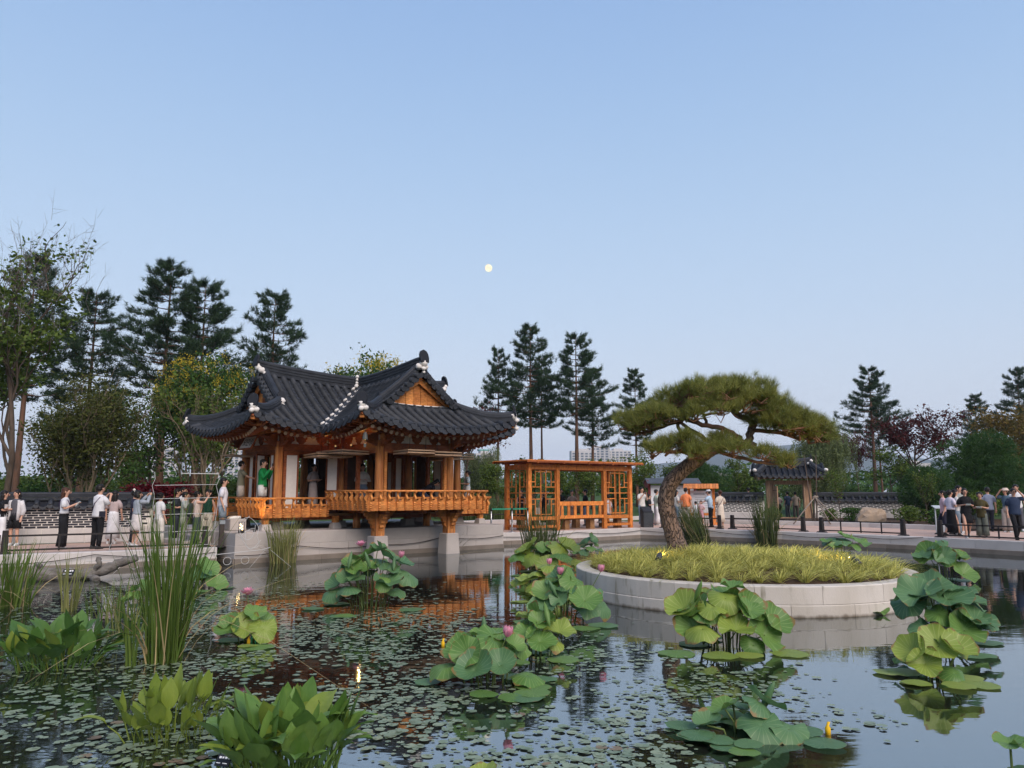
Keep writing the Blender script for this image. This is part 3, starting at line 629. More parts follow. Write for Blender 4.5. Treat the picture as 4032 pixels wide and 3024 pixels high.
for z in (2.74, 2.815): lifted((-.95, -DW - .14), (1, 0), (0, -1), 1.0, .85, z)
for z in (2.70, 2.79): lifted((.1, -DW - .14), (1, 0), (0, -1), 1.05, .8, z)
for z in (2.66, 2.74, 2.82): lifted((A_ + .14, -DW + .2), (0, 1), (1, 0), 1.9, 1.05, z)
lifted((-L_M - .12, DM - .1), (0, -1), (-1, 0), .9, .8, 2.74)
def standing(x, y, ang, w, z0=.88, h=1.9):
    o = door(PV, w, h); o.location = (x, y, z0); o.rotation_euler = (0, 0, ang)
standing(-3.35, -.02, R(-4), .48); standing(-1.86, .02, R(-55), .46); standing(-L_M, .62, R(-98), .44); standing(-L_M + .02, 1.05, R(-150), .5)
standing(-L_M, 2.35, R(-92), .42); standing(.62, -.05, R(8), .5, 1.09, 1.7); standing(A_ + .02, -1.0, R(70), .5, 1.09, 1.7); standing(2.1, DM, R(0), .5); standing(-.9, DM + .02, R(10), .45); standing(2.9, .1, R(100), .45)
for x, y in ((-2.4, DM), (0.15, DM), (-.75, DM), (.75, 0), (-.6, 0), (2.4, DM), (2.2, 0), (-A_, -1.2), (A_, -1.25), (-L_M, 1.05), (L_M, 1.3)):
    MB().box((x, y, 1.85), (.11, .11, 1.98)).build('door_jamb', WOODR, PV)
for i, x in enumerate((-3.35, -2.9, -1.2, -.62, .3, .85, 1.55, 2.75, 3.1)):   # folded leaves along the back, interior shade put into their dark colour
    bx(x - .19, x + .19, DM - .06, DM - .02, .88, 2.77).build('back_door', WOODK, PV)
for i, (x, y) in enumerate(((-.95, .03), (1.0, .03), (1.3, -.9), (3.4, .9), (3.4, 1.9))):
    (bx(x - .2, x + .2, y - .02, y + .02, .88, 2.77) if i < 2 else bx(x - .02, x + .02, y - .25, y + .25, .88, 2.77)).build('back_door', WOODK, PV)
for x in (-L_M + .2, -A_ - .2, -A_ + .2, A_ - .2):
    MB().box((x, .0, 1.85), (.1, .10, 1.98)).build('door_jamb', WOODR, PV)
for x in (-A_ + .2, A_ - .2): MB().box((x, -DW, 1.94), (.1, .10, 1.74)).build('door_jamb', WOOD, PV)
# name board over the entrance side, and the wind bell
def text_mesh(s, size, name, m, ext=.002):
    cu = bpy.data.curves.new(name, 'FONT'); cu.body = s; cu.size = size; cu.align_x = 'CENTER'; cu.align_y = 'CENTER'; cu.extrude = ext
    o = bpy.data.objects.new(name, cu); COL.objects.link(o); dg = bpy.context.evaluated_depsgraph_get()
    me = bpy.data.meshes.new_from_object(o.evaluated_get(dg)); COL.objects.unlink(o); bpy.data.objects.remove(o)
    me.materials.clear(); me.materials.append(m); return me
INK = mat('black_ink', (.012, .012, .012)); SIGNW = mat('sign_white', (.62, .58, .54), (.54, .50, .46), .7, 6)
LENS = emit('uplight_lens', (1, .72, .3), .25)
# warm uplights tucked behind the lintels light the inner eaves
def uplight(lx, ly, z, aim, e_, ang, label):
    a = pav(lx, ly); b = pav(aim[0], aim[1]); e = empty('eave_uplight', (*a, z)); tag(e, label, 'spotlight'); d = Vector((*b, aim[2])) - Vector((*a, z)); q = d.to_track_quat('-Z', 'Y').to_euler()
    l = bpy.data.lights.new('uplight_beam', 'SPOT'); l.energy = e_; l.color = (1, .68, .2); l.spot_size = R(ang); l.spot_blend = .7; l.shadow_soft_size = 0; o = bpy.data.objects.new('uplight_beam', l); link(o, e); o.rotation_euler = q; o.location = d.normalized() * .06
    h = MB().tube([(0, 0, .05), (0, 0, -.03)], .035, 10).build('housing', IRON, e); h.rotation_euler = q; g = MB().tube([(0, 0, -.031), (0, 0, -.033)], .03, 10).build('lens', LENS, e); g.rotation_euler = q
sg = empty('name_board', parent=PV); sg.location = (-L_M - .62, 1.0, 3.14); sg.rotation_euler = (R(62), 0, R(-90))
MB().box((0, 0, -.012), (1.0, .46, .02)).build('board', SIGNW, sg)
for c, d in (((0, .235, 0), (1.06, .035, .05)), ((0, -.235, 0), (1.06, .035, .05)), ((.515, 0, 0), (.035, .44, .05)), ((-.515, 0, 0), (.035, .44, .05))): MB().box(c, d).build('board_frame', WOODR, sg)
inst('lettering', text_mesh('모란정', .30, 'lettering', INK), sg, (0, -.01, .002))
bell = empty('wind_bell', (*pav(-RUN + .33, YW + .33), 3.42), PTH); tag(bell, 'small bronze wind bell hanging under the front roof corner', 'wind bell')
uplight(-A_ - .16, -1.0, 3.06, (-RUN + .4, YF - .4, 3.55), 34, 120, 'small warm uplight under the inner eaves left of the front wing')
uplight(-A_ - .3, -.2, 3.06, (-RUN + .1, YF + .1, 3.5), 34, 120, 'small warm uplight in the inner corner of the pavilion eaves')
uplight(-A_ - .16, -1.9, 3.06, (-A_ - .9, -2.6, 3.6), 14, 120, 'small warm uplight beside the front left column head')
uplight(-L_M - 1.15, -B_ - .35, .45, (-L_M - .78, -B_ - .02, 1.3), 30, 55, 'small warm ground light at the balcony corner post')
BRZ = mat('bronze', (.10, .10, .09), (.07, .075, .07), .45, 8)
MB().loft([(0, 0, -.36, .085, .085), (0, 0, -.33, .075, .075), (0, 0, -.22, .065, .065), (0, 0, -.15, .045, .045), (0, 0, -.13, .01, .01)], 12).build('bell', BRZ, bell)
MB().tube([(0, 0, .02), (0, 0, -.14)], .006, 5).build('hanger', IRON, bell); MB().box((0, 0, -.52), (.08, .008, .11)).tube([(0, 0, -.3), (0, 0, -.48)], .004, 4).build('clapper', BRZ, bell)

# ------------------------------------------------------------------ tiled garden walls
DISC2 = MB().prism([(.075 * math.cos(t), .075 * math.sin(t)) for t in a16], .03).mesh('end_tile', TILE)
def cap_tiles(W, Ln, z, sp, hw=.26, hgt=.30, near=(1,), r=.062, gate_gap=None):
    """tile cap along local x: rows run down both sides of the wall"""
    n = int(Ln / sp)
    MB().add([(0, -hw, z), (Ln, -hw, z), (Ln, 0, z + hgt * .62), (0, 0, z + hgt * .62), (0, hw, z), (Ln, hw, z)], [(0, 1, 2, 3), (3, 2, 5, 4), (0, 4, 5, 1), (0, 3, 4), (1, 5, 2)]).build('cap_bed', TILED, W)
    rowm = MB().tube([(0, -hw - .02, z + .03), (0, -.06, z + hgt * .62)], r, 8).mesh('cap_tile', TILE)
    drp = MB().prism([(x * .8, y * .7) for x, y in dr], .025).mesh('drip_tile', TILE)
    for k in range(n):
        x = sp * (k + .5)
        for sgn in (1, -1):
            o = inst('cap_tile', rowm, W, (x, 0, 0), (0, 0, 0 if sgn > 0 else math.pi)); 
            if sgn > 0:
                inst('end_tile', DISC2, W, (x, -hw - .035, z + .03), (R(-15), 0, 0)); inst('drip_tile', drp, W, (x + sp / 2, -hw - .01, z - .0), (R(-12), 0, 0))
    for i in range(4):
        MB().box((Ln / 2, 0, z + hgt * .62 + .022 + i * .043), (Ln + .04 - i * .01, .20 - (.02 if i % 2 else 0), .036)).build('ridge_course', TILE, W)
    MB().tube([(x, 0, z + hgt * .62 + .185) for x in np.linspace(-.02, Ln + .02, 20)], .07, 8).build('ridge_tile', TILE, W)
# near wall on the left bank, every brick its own piece
wa, wb_ = Vector((-20.2, 21.1)), Vector((-11.6, 25.2)); wl = (wb_ - wa).length; wz = math.atan2((wb_ - wa).y, (wb_ - wa).x)
GW = empty('garden_wall', (wa.x, wa.y, 0), wz); tag(GW, 'white mortared wall of dark bricks with a black tile cap on the left bank', 'wall')
MB().box((wl / 2, 0, .76), (wl, .30, .60)).build('mortar_bed', MORT, GW)
MB().box((wl / 2, 0, .22), (wl - .02, .30, .46)).build('base_core', MORT, GW)
rr = random.Random(31)
for row, (z0, h) in enumerate(((.0, .26), (.265, .18))):
    x = 0.0
    while x < wl - .1:
        w_ = min(wl - x, rr.uniform(.5, .9) if row == 0 else rr.uniform(.3, .42)); bevel(MB().box((0, 0, 0), (w_ - .018, .36 if row == 0 else .345, h - .01)).build('base_stone', KERB, GW, (x + w_ / 2, 0, z0 + h / 2)), .008); x += w_
BK = MB().box((0, 0, 0), (.29, .04, .048)).mesh('brick', BRICK); nbr = 0
for row in range(8):
    z = .495 + row * .071; off = (row * .137) % .325
    for k in range(int(wl / .325) + 1):
        x = k * .325 + off
        if x < .16 or x > wl - .16 or x < 1.3: continue
        inst('brick', BK, GW, (x, -.142 - rr.uniform(0, .004), z)); nbr += 1
MB().box((wl / 2, -.01, 1.075), (wl, .36, .05)).build('cap_course', BRICK, GW)
cap_tiles(GW, wl, 1.10, .36, .30, .32, r=.075)
# second run far back on the left, only its cap and white band show
def far_wall(a, b, label, h=1.0, bricks=True, seed=1):
    a, b = Vector(a), Vector(b); Ln = (b - a).length; W = empty('garden_wall', (a.x, a.y, .05), math.atan2((b - a).y, (b - a).x)); tag(W, label, 'wall')
    MB().box((Ln / 2, 0, h / 2), (Ln, .3, h)).build('mortar_bed', MORT, W)
    if bricks:
        mb = MB(); rr = random.Random(seed)
        for row in range(8):
            z = .44 + row * .074
            for k in range(int(Ln / .34)):
                x = .2 + k * .34 + (row * .15) % .34
                if x < Ln - .17: mb.box((x, -.145, z), (.27, .03, .042))
        mb.build('brick_courses', BRICK, W)['kind'] = 'stuff'
        for k in range(int(Ln / .8)): MB().box((.4 + k * .8, -.01, .2), (.78, .34, .38)).build('base_stone', KERB, W)
        cap_tiles(W, Ln, h + .02, .36, .30, .34, r=.075)
    else:
        cap_tiles(W, Ln, h, .45, .3, .34, r=.08)
    return W
far_wall((8.2, 44.6), (14.05, 43.4), 'brick garden wall with black tile cap running behind the woman in the cream dress', 1.02, True, 3)
far_wall((16.65, 42.9), (25.2, 41.2), 'brick garden wall with black tile cap running right from the tiled gate', 1.02, True, 4)
far_wall((-46, 62), (-10, 68), 'distant white wall with black tile cap beyond the left lawn', .9, False)

# ------------------------------------------------------------------ small tiled gate in the far wall
GT = empty('gate', (15.35, 43.15, 0.0), R(-11.5)); tag(GT, 'small weathered wooden gate with a black tiled roof in the far wall', 'gate')
for sx in (-1, 1):
    bevel(MB().box((sx * .98, 0, 1.1), (.42, .32, 2.2)).build('post', WOODG, GT), .01); MB().box((sx * .98, 0, .04), (.36, .36, .1)).build('plinth_stone', STONE, GT)
    lf = empty('door_leaf', (sx * .84, -.06, 0), R(-78) if sx < 0 else R(-100), GT)
    for k in range(4): MB().box((sx * 0 + .1 + .19 * k, 0, 1.0), (.185, .045, 1.75)).build('plank', WOODG, lf)
    for z in (.35, 1.0, 1.65):
        MB().box((.38, .035, z), (.74, .03, .09)).build('batten', WOODG, lf)
        mb = MB()
        for k in range(8): mb.sphere((.06 + k * .09, -.026, z), .018, 6, 4)
        mb.build('studs', IRON, lf)['kind'] = 'stuff'
MB().box((0, 0, 2.08), (2.3, .2, .22)).build('lintel', WOODG, GT); MB().box((0, 0, .12), (1.8, .16, .12)).build('threshold', WOODG, GT)
for y in (-.5, .5): MB().tube([(-1.6, y * .7, 2.36), (1.6, y * .7, 2.36)], .08, 8).build('purlin', WOODG, GT)
for sx in (-1, 1): MB().prism([(-.75, 2.2), (.75, 2.2), (.75, 2.3), (0, 2.82), (-.75, 2.3)], .06, (sx * 1.55, 0, 0), (0, 1, 0), (0, 0, 1), (1, 0, 0)).build('gable_board', WOODG, GT)
gz = lambda q, x: 2.42 + .60 * (.6 * q + .4 * q * q) + .10 * abs(x / 1.9) ** 3
for sg_ in (-1, 1):
    V = []; F = []; nx = 13
    for i in range(nx):
        x = -1.9 + 3.8 * i / (nx - 1)
        for q in (0, .33, .66, 1): V.append((x, sg_ * (1.05 * (1 - q)), gz(q, x)))
        V.append((x, sg_ * .95, gz(0, x) - .07))
    for i in range(nx - 1):
        for j in range(3): F.append((i * 5 + j, i * 5 + j + 1, i * 5 + j + 6, i * 5 + j + 5))
        F.append((i * 5, i * 5 + 4, i * 5 + 9, i * 5 + 5)); F.append((i * 5 + 4, i * 5 + 3, i * 5 + 8, i * 5 + 9))
    MB().add(V, F).build('roof_bed', TILED, GT)
    for k in range(13):
        x = -1.8 + .3 * k; MB().tube([(x, sg_ * 1.05 * (1 - q), gz(q, x) + .03) for q in (0, .3, .6, .98)], .075, 8).build('tile_row', TILED, GT)
        inst('end_tile', DISC2, GT, (x, sg_ * 1.07, gz(0, x) + .03), (R(-12), 0, 0 if sg_ < 0 else math.pi))
        if k < 12: inst('drip_tile', EDRIP, GT, (x + .15, sg_ * 1.05, gz(0, x) - .01), (R(-12), 0, 0 if sg_ < 0 else math.pi))
    for k in range(12): MB().bar((-1.65 + .3 * k, 0, 2.55), (-1.65 + .3 * k, sg_ * .95, 2.30), .08, .09).build('rafter', WOODG, GT)
ridge('main_ridge', [(x, 0, gz(1, 0) + .12 * (x / 1.3) ** 2 - .03) for x in np.linspace(-1.25, 1.25, 11)], GT, .12, .30, 5)
for sx in (-1, 1):
    for sg_ in (-1, 1):
        ridge('hip_ridge', [(sx * (1.2 + .62 * q), sg_ * (.25 + .75 * q), gz(1 - q, 1.5) - .02 + .06 * q) for q in np.linspace(0, 1, 6)], GT, .09, .14, 2)
        lumps([(sx * 1.85, sg_ * 1.02, gz(0, 1.9) + .22, .11), (sx * 1.25, sg_ * .3, gz(1, 0) + .0, .10)], GT, 3)
    mangwa((sx * 1.32, 0, gz(1, 0) + .33), math.pi / 2 * sx, GT, .9); lumps([(sx * 1.26, -.08, gz(1, 0) + .26, .10), (sx * 1.1, -.18, gz(1, 0) + .1, .08)], GT, 4)

# ------------------------------------------------------------------ timber pergola with lattice screens
PG = empty('pergola', (.68, 31.2, 0), R(36)); tag(PG, 'orange timber pergola with lattice screens beside the pavilion', 'pergola')
xs = [0.0, 1.46, 4.08, 5.62]; PD = 1.5; PHT = 2.70
for x in xs:
    for y in (0, PD):
        if y and x in (xs[1], xs[2]): continue
        bevel(MB().box((x, y, PHT / 2), (.17, .17, PHT)).build('post', WOODP, PG), .008)
bm_ = lambda a, b, w, h, n='beam': MB().bar(a, b, w, h).build(n, WOODP, PG)
bm_((.085, 0, 2.57), (1.375, 0, 2.57), .12, .2); bm_((1.545, 0, 2.57), (3.995, 0, 2.57), .12, .2); bm_((4.165, 0, 2.57), (5.535, 0, 2.57), .12, .2)
bm_((.085, PD, 2.57), (5.535, PD, 2.57), .12, .2); bm_((0, .085, 2.57), (0, PD - .085, 2.57), .12, .2); bm_((5.62, .085, 2.57), (5.62, PD - .085, 2.57), .12, .2)
for k in range(5): MB().box((.1 + 1.36 * k, PD / 2 - .02, 2.75), (.09, PD + .95, .10)).build('rafter', WOODR, PG)
for k in range(26): MB().box((2.81, -.42 + (PD + .84) * k / 25, 2.822), (6.45, .062, .035)).build('roof_slat', WOODP, PG)
for y in (-.46, PD + .46): MB().box((2.81, y, 2.77), (6.5, .03, .07)).build('fascia', WOODR, PG)
def lattice(o, dx, w, z0=.58, z1=2.45):
    """ladder-work screen: border, stepped squares and cross bars"""
    o, dx = Vector(o), Vector(dx); h = z1 - z0; b = .034
    def bar(u0, v0, u1, v1):
        a = o + dx * (u0 * w) + Vector((0, 0, z0 + v0 * h)); c = o + dx * (u1 * w) + Vector((0, 0, z0 + v1 * h))
        MB().bar(a, c, b, b, up=(0, 0, 1) if abs(u1 - u0) > 1e-6 else tuple(dx)).build('lattice_bar', WOODP, PG)
    for v in (.15, .26, .37, .50, .63, .74, .85):
        if v in (.26, .37, .63, .74): bar(0, v - .0, .18, v)
        if v in (.26, .37, .63, .74): bar(.82, v, 1, v)
    bar(0, .5, 1, .5); bar(.4, 0, .4, .37); bar(.6, 0, .6, .37); bar(.4, .63, .4, 1); bar(.6, .63, .6, 1); bar(.4, .37, .4, .63); bar(.6, .37, .6, .63)
    for (v0, v1) in ((.04, .37), (.63, .96)):
        bar(.18, v0, .82, v0) if v0 < .5 else bar(.18, v1, .82, v1); bar(.18, v0, .18, v1); bar(.82, v0, .82, v1)
        e = v1 if v0 < .5 else v0; bar(.18, e, .4, e); bar(.6, e, .82, e)
    for u in (0.012, .988): bar(u, 0, u, 1)
lattice((.085, 0, 0), (1, 0, 0), 1.29); lattice((4.165, 0, 0), (1, 0, 0), 1.37); lattice((0, .085, 0), (0, 1, 0), PD - .17); lattice((5.62, .085, 0), (0, 1, 0), PD - .17)
for (a, b) in (((.085, 0), (1.375, 0)), ((4.165, 0), (5.535, 0)), ((0, .085), (0, PD - .085)), ((5.62, .085), (5.62, PD - .085))):
    for z, hh in ((.50, .14), (.17, .10)): bm_((*a, z), (*b, z), .09, hh, 'rail')
bm_((1.545, 0, 1.08), (3.995, 0, 1.08), .09, .17, 'bench_back_rail'); bm_((1.545, 0, .53), (3.995, 0, .53), .09, .13, 'bench_back_rail')
for k in range(7): MB().box((1.545 + 2.45 * (k + .5) / 7, 0, .795), (.13, .05, .40)).build('bench_back_slat', WOODP, PG)
MB().box((2.81, .28, .44), (5.4, .42, .06)).build('bench_seat', WOODB, PG); MB().box((2.81, PD - .28, .44), (5.4, .4, .06)).build('bench_seat', WOODB, PG)
for x in (.5, 2.1, 3.5, 5.1):
    for y in (.28, PD - .28): MB().box((x, y, .205), (.24, .3, .41)).build('bench_leg', WOODB, PG)

# ------------------------------------------------------------------ round island planter
IX, IY, IR = 4.59, 15.95, 3.28
IS = empty('island_planter', (IX, IY, 0)); tag(IS, 'round white stone planter island holding the bent pine', 'planter')
MOSSY = mat('mossy_granite', (.58, .54, .49), (.44, .40, .34), .85, 1.6, (1, 1, .35), .25, 70, objrand=.35, detail=9)
def stains(m):
    t = m.node_tree; N = t.nodes; L = t.links.new; b = N['Principled BSDF']; mix = N[m['mix']]
    tc = N.new('ShaderNodeTexCoord'); mp = N.new('ShaderNodeMapping'); mp.inputs['Scale'].default_value = (5, 5, .7); nz = N.new('ShaderNodeTexNoise'); nz.inputs['Scale'].default_value = 1.6; nz.inputs['Detail'].default_value = 6
    n2 = N.new('ShaderNodeTexNoise'); n2.inputs['Scale'].default_value = 1.1; mr = N.new('ShaderNodeMapRange'); mr.inputs[1].default_value = .56; mr.inputs[2].default_value = .70; m2 = N.new('ShaderNodeMapRange'); m2.inputs[1].default_value = .45; m2.inputs[2].default_value = .62; mu = N.new('ShaderNodeMath'); mu.operation = 'MULTIPLY'
    c = N.new('ShaderNodeMix'); c.data_type = 'RGBA'; c.inputs[7].default_value = (.16, .145, .085, 1); sp = N.new('ShaderNodeSeparateXYZ'); ad = N.new('ShaderNodeMath'); ad.operation = 'MULTIPLY_ADD'; ad.inputs[1].default_value = .10; wl = N.new('ShaderNodeMapRange'); wl.inputs[1].default_value = -.34; wl.inputs[2].default_value = -.39; d = N.new('ShaderNodeMix'); d.data_type = 'RGBA'; d.inputs[7].default_value = (.15, .125, .095, 1)
    L(tc.outputs['Object'], mp.inputs[0]); L(mp.outputs[0], nz.inputs['Vector']); L(tc.outputs['Object'], n2.inputs['Vector']); L(nz.outputs[0], mr.inputs[0]); L(n2.outputs[0], m2.inputs[0]); L(mr.outputs[0], mu.inputs[0]); L(m2.outputs[0], mu.inputs[1]); L(mu.outputs[0], c.inputs[0]); L(mix.outputs[2], c.inputs[6])
    L(tc.outputs['Object'], sp.inputs[0]); L(nz.outputs[0], ad.inputs[0]); L(sp.outputs[2], ad.inputs[2]); L(ad.outputs[0], wl.inputs[0]); L(wl.outputs[0], d.inputs[0]); L(c.outputs[2], d.inputs[6]); L(d.outputs[2], b.inputs['Base Color'])
stains(MOSSY)
def arc_block(r0, r1, a0, a1, z0, z1, m, name, parent):
    n = 6; V = []
    for a in np.linspace(a0, a1, n):
        for r, z in ((r1, z0), (r1, z1 - .015), (r1 - .015, z1), (r0, z1), (r0, z0)): V.append((r * math.cos(a), r * math.sin(a), z))
    F = [(i * 5 + j, i * 5 + (j + 1) % 5, (i + 1) * 5 + (j + 1) % 5, (i + 1) * 5 + j) for i in range(n - 1) for j in range(5)] + [(4, 3, 2, 1, 0), tuple((n - 1) * 5 + j for j in range(5))]
    return MB().add(V, [f[::-1] for f in F]).build(name, m, parent)
a = 0.0; rr = random.Random(12); cuts = [0]
while cuts[-1] < 2 * math.pi - .5: cuts.append(cuts[-1] + rr.uniform(.30, .42))
cuts = [c * 2 * math.pi / cuts[-1] for c in cuts]
for c0, c1 in zip(cuts[:-1], cuts[1:]):
    arc_block(IR - .28, IR, c0 + .001, c1 - .001, -.235, .052, MOSSY, 'rim_stone', IS)
    sh = .17; arc_block(IR - .28, IR + .012, c0 + sh + .001, c1 + sh - .001, -.75, -.242, MOSSY, 'footing_stone', IS)
V = []; F = []; nr_, na = 8, 40
def isle_z(r): return .02 + .20 * (1 - (r / (IR - .27)) ** 2)
for i in range(nr_ + 1):
    r = (IR - .27) * i / nr_
    for j in range(na): V.append((r * math.cos(2 * math.pi * j / na), r * math.sin(2 * math.pi * j / na), isle_z(r) + .015 * math.sin(j * 3.1 + i * 2)))
for i in range(nr_):
    for j in range(na): F.append((i * na + j, (i + 1) * na + j, (i + 1) * na + (j + 1) % na, i * na + (j + 1) % na))
MB().add(V, F, True).build('soil', SOIL, IS)

# ------------------------------------------------------------------ low black railings
def railing(p, q, label, posts=2, bases=True, h=.48, group=None):
    p, q = Vector((*p, 0)), Vector((*q, 0)); c = (p + q) / 2; Ln = (q - p).length; E_ = empty('railing', tuple(c), math.atan2((q - p).y, (q - p).x)); tag(E_, label, 'railing', group)
    for sx in (-1, 1):
        if bases:
            bevel(MB().taper((sx * Ln / 2, 0, .03), (.16, .16), (.13, .13), h + .08).build('bollard', IRON, E_), .01); MB().taper((sx * Ln / 2, 0, 0), (.34, .30), (.26, .22), .05).build('foot', IRON, E_)
        else: MB().box((sx * Ln / 2, 0, h / 2), (.05, .05, h)).build('post', IRON, E_)
    for z in (h - .03, .09): MB().box((0, 0, z), (Ln - .1, .045, .045)).build('rail', IRON, E_)
    for k in range(1, posts + 1):
        x = -Ln / 2 + Ln * k / (posts + 1); MB().box((x, 0, h / 2 - .0), (.04, .04, h - .1)).build('baluster', IRON, E_)
    return E_
railing((-16.3, 17.55), (-12.9, 19.72), 'low black railing at the left edge of the picture, before the brick wall', 1, False)
railing((-12.8, 19.78), (-8.75, 22.32), 'low black railing in front of the crowd taking photographs', 3, True)
railing((6.6, 34.1), (8.75, 32.95), 'low black railing behind the pine trunk, before the notice boards', 2)
railing((9.35, 33.15), (11.55, 31.0), 'low black railing right of the woman in the cream dress', 2)
railing((12.0, 30.3), (14.0, 28.0), 'low black railing before the boulder and the tree props', 3)
railing((14.75, 26.95), (16.4, 24.75), 'low black railing in front of the group on the right', 2)
railing((-9, 34.5), (-3.3, 37.2), 'low black railing on the lawn behind the pavilion', 4, False)
railing((-3.2, 37.2), (-.2, 39.2), 'low black railing on the lawn left of the pergola', 3, False)

# ------------------------------------------------------------------ small fittings on the banks
LAMP = emit('warm_lamp', (1.0, .72, .30), 6); GREEN = mat('green_belt', (.03, .24, .14), (.025, .2, .12), .6)
STEEL.node_tree.nodes['Principled BSDF'].inputs['Metallic'].default_value = 1.0
sb = []
for x, y, lab in ((-.80, 29.95, 'steel belt barrier post nearest the pavilion platform'), (.0, 30.45, 'middle steel belt barrier post of the three'), (.62, 30.75, 'steel belt barrier post against the pergola corner')):
    e = empty('barrier_post', (x, y, 0)); tag(e, lab, 'barrier post', 'belt barrier posts'); MB().loft([(0, 0, 0, .17, .17), (0, 0, .02, .17, .17), (0, 0, .04, .04, .04)], 16).build('base', STEEL, e)
    MB().tube([(0, 0, .03), (0, 0, .86)], .032, 10).build('pole', STEEL, e); MB().tube([(0, 0, .84), (0, 0, .94)], .042, 10).build('belt_head', IRON, e); sb.append((x, y))
for (a, b), lab in zip(zip(sb[:-1], sb[1:]), ('green belt stretched from the platform corner to the middle barrier post', 'green belt stretched from the middle barrier post to the pergola')):
    tag(MB().bar((*a, .90), (*b, .90), .006, .06).build('barrier_belt', GREEN), lab, 'belt')
# notice boards
NB = mat('notice_white', (.66, .68, .70), (.60, .62, .64), .6, 5); NT = mat('notice_grey_print', (.30, .31, .33)); REDP = mat('oxblood_paint', (.16, .028, .03), (.12, .022, .024), .5, 5); SLATE = mat('slate_sheet', (.075, .085, .10), (.06, .07, .085), .5, 4)
def notice(loc, rz, w, h, ztop, m, roofm, label, hexed):
    e = empty('notice_board', loc, rz); tag(e, label, 'notice board')
    for sx in (-1, 1): MB().box((sx * w / 2, 0, ztop / 2), (.12, .12, ztop)).build('post', m, e); MB().taper((sx * w / 2, 0, 0), (.34, .5), (.14, .16), .42).build('foot', m, e)
    MB().box((0, 0, ztop - h / 2 - .1), (w - .12, .05, h)).build('panel', NB, e)
    if hexed:
        for sx in (-1, 1): MB().prism([(-.42, ztop - .05), (-.26, ztop - .2), (.26, ztop - .2), (.42, ztop - .05), (.22, ztop + .16), (-.22, ztop + .16)], .06, (sx * (w / 2 + .12), 0, 0), (0, 1, 0), (0, 0, 1), (1, 0, 0)).build('end_board', m, e)
        MB().add([(-w / 2 - .2, -.44, ztop - .02), (w / 2 + .2, -.44, ztop - .02), (w / 2 + .2, 0, ztop + .22), (-w / 2 - .2, 0, ztop + .22), (w / 2 + .2, .44, ztop - .02), (-w / 2 - .2, .44, ztop - .02), (-w / 2 - .2, -.44, ztop + .02), (w / 2 + .2, -.44, ztop + .02), (w / 2 + .2, 0, ztop + .26), (-w / 2 - .2, 0, ztop + .26), (w / 2 + .2, .44, ztop + .02), (-w / 2 - .2, .44, ztop + .02)],
                 [(0, 1, 2, 3), (3, 2, 4, 5), (6, 9, 8, 7), (9, 11, 10, 8), (0, 6, 7, 1), (5, 4, 10, 11), (0, 3, 9, 6), (3, 5, 11, 9), (1, 7, 8, 2), (2, 8, 10, 4)]).build('roof', roofm, e)
    else:
        for k in range(12): MB().bar((-w / 2 - .25 + (w + .5) * (k + .5) / 12, -.5, ztop + .0), (-w / 2 - .25 + (w + .5) * (k + .5) / 12, .1, ztop + .22), (w + .5) / 12 - .01, .03).build('roof_plank', roofm, e)
        MB().box((0, 0, .5), (w - .1, .08, .12)).build('rail', m, e)
    tx = MB(); rr = random.Random(4)
    for k in range(10): tx.box((rr.uniform(-.03, .03), -.028, ztop - .42 - k * .1), (w * rr.uniform(.45, .75), .004, .018))
    tx.box((-.1, -.028, ztop - .26), (w * .45, .004, .06)); tx.build('printed_lines', NT, e)['kind'] = 'stuff'
notice((7.95, 38.6, 0), R(4), 2.3, 1.35, 1.98, REDP, SLATE, 'wide notice board with oxblood posts and slate roof behind the pine trunk', True)
notice((9.15, 37.6, 0), R(-14), 1.15, 1.25, 1.72, WOODP, WOODP, 'narrow honey timber notice board with plank roof beside the man in the white cap', False)
lp = empty('information_stand', (6.0, 34.75, 0), R(8)); tag(lp, 'slanted black metal information stand beside the pergola', 'information stand')
DARKM = mat('charcoal_metal', (.05, .055, .062), (.04, .044, .05), .5, 4)
MB().prism([(-.26, 0), (.26, 0), (.30, .88), (-.26, .66)], .44, (0, 0, 0), (0, 1, 0), (0, 0, 1), (1, 0, 0)).build('body', DARKM, lp)
MB().bar((0, -.27, .685), (0, .30, .905), .42, .015).build('top_plate', IRON, lp)
tag(MB().bar((0, -.14, .92), (0, .14, 1.02), .42, .03).box((-.14, 0, .47), (.04, .04, .94)).box((.14, 0, .47), (.04, .04, .94)).build('plant_label_stand', mat('pale_sign', (.40, .44, .46)), loc=(16.75, 30.6, 0)), 'pale plant sign on two legs behind the group on the right', 'sign')
# boulder, tree props
def rock(loc, s, seed, label, m):
    rg = random.Random(seed); mb = MB().sphere((0, 0, 0), 1.0, 18, 12, .13, rg); V = []
    for p in mb.v: V.append((max(-.95, min(.92, p[0])) * s[0], max(-.9, min(.9, p[1])) * s[1], max(-.5, min(.86 - .12 * p[0], p[2] + .15 * p[0])) * s[2] + s[2] * .3))
    mb.v = V; mb.sm = [False] * len(mb.sm); o = mb.build('boulder', m, loc=loc); bevel(o, .04, 2); return tag(o, label, 'boulder')
ROCK = mat('tan_rock', (.36, .27, .19), (.26, .21, .165), .9, 2.5, bump=.7, bscale=9, detail=8)
rock((16.55, 36.0, .12), (.72, .42, .62), 3, 'flat-topped tan boulder in the planting bed right of the gate', ROCK)
PROP = mat('prop_pole', (.24, .20, .165), (.17, .14, .115), .8, 8)
tp = empty('tree_prop', (14.2, 36.45, .1)); tag(tp, 'tripod of wooden poles propping a slim young tree before the gate', 'tree prop')
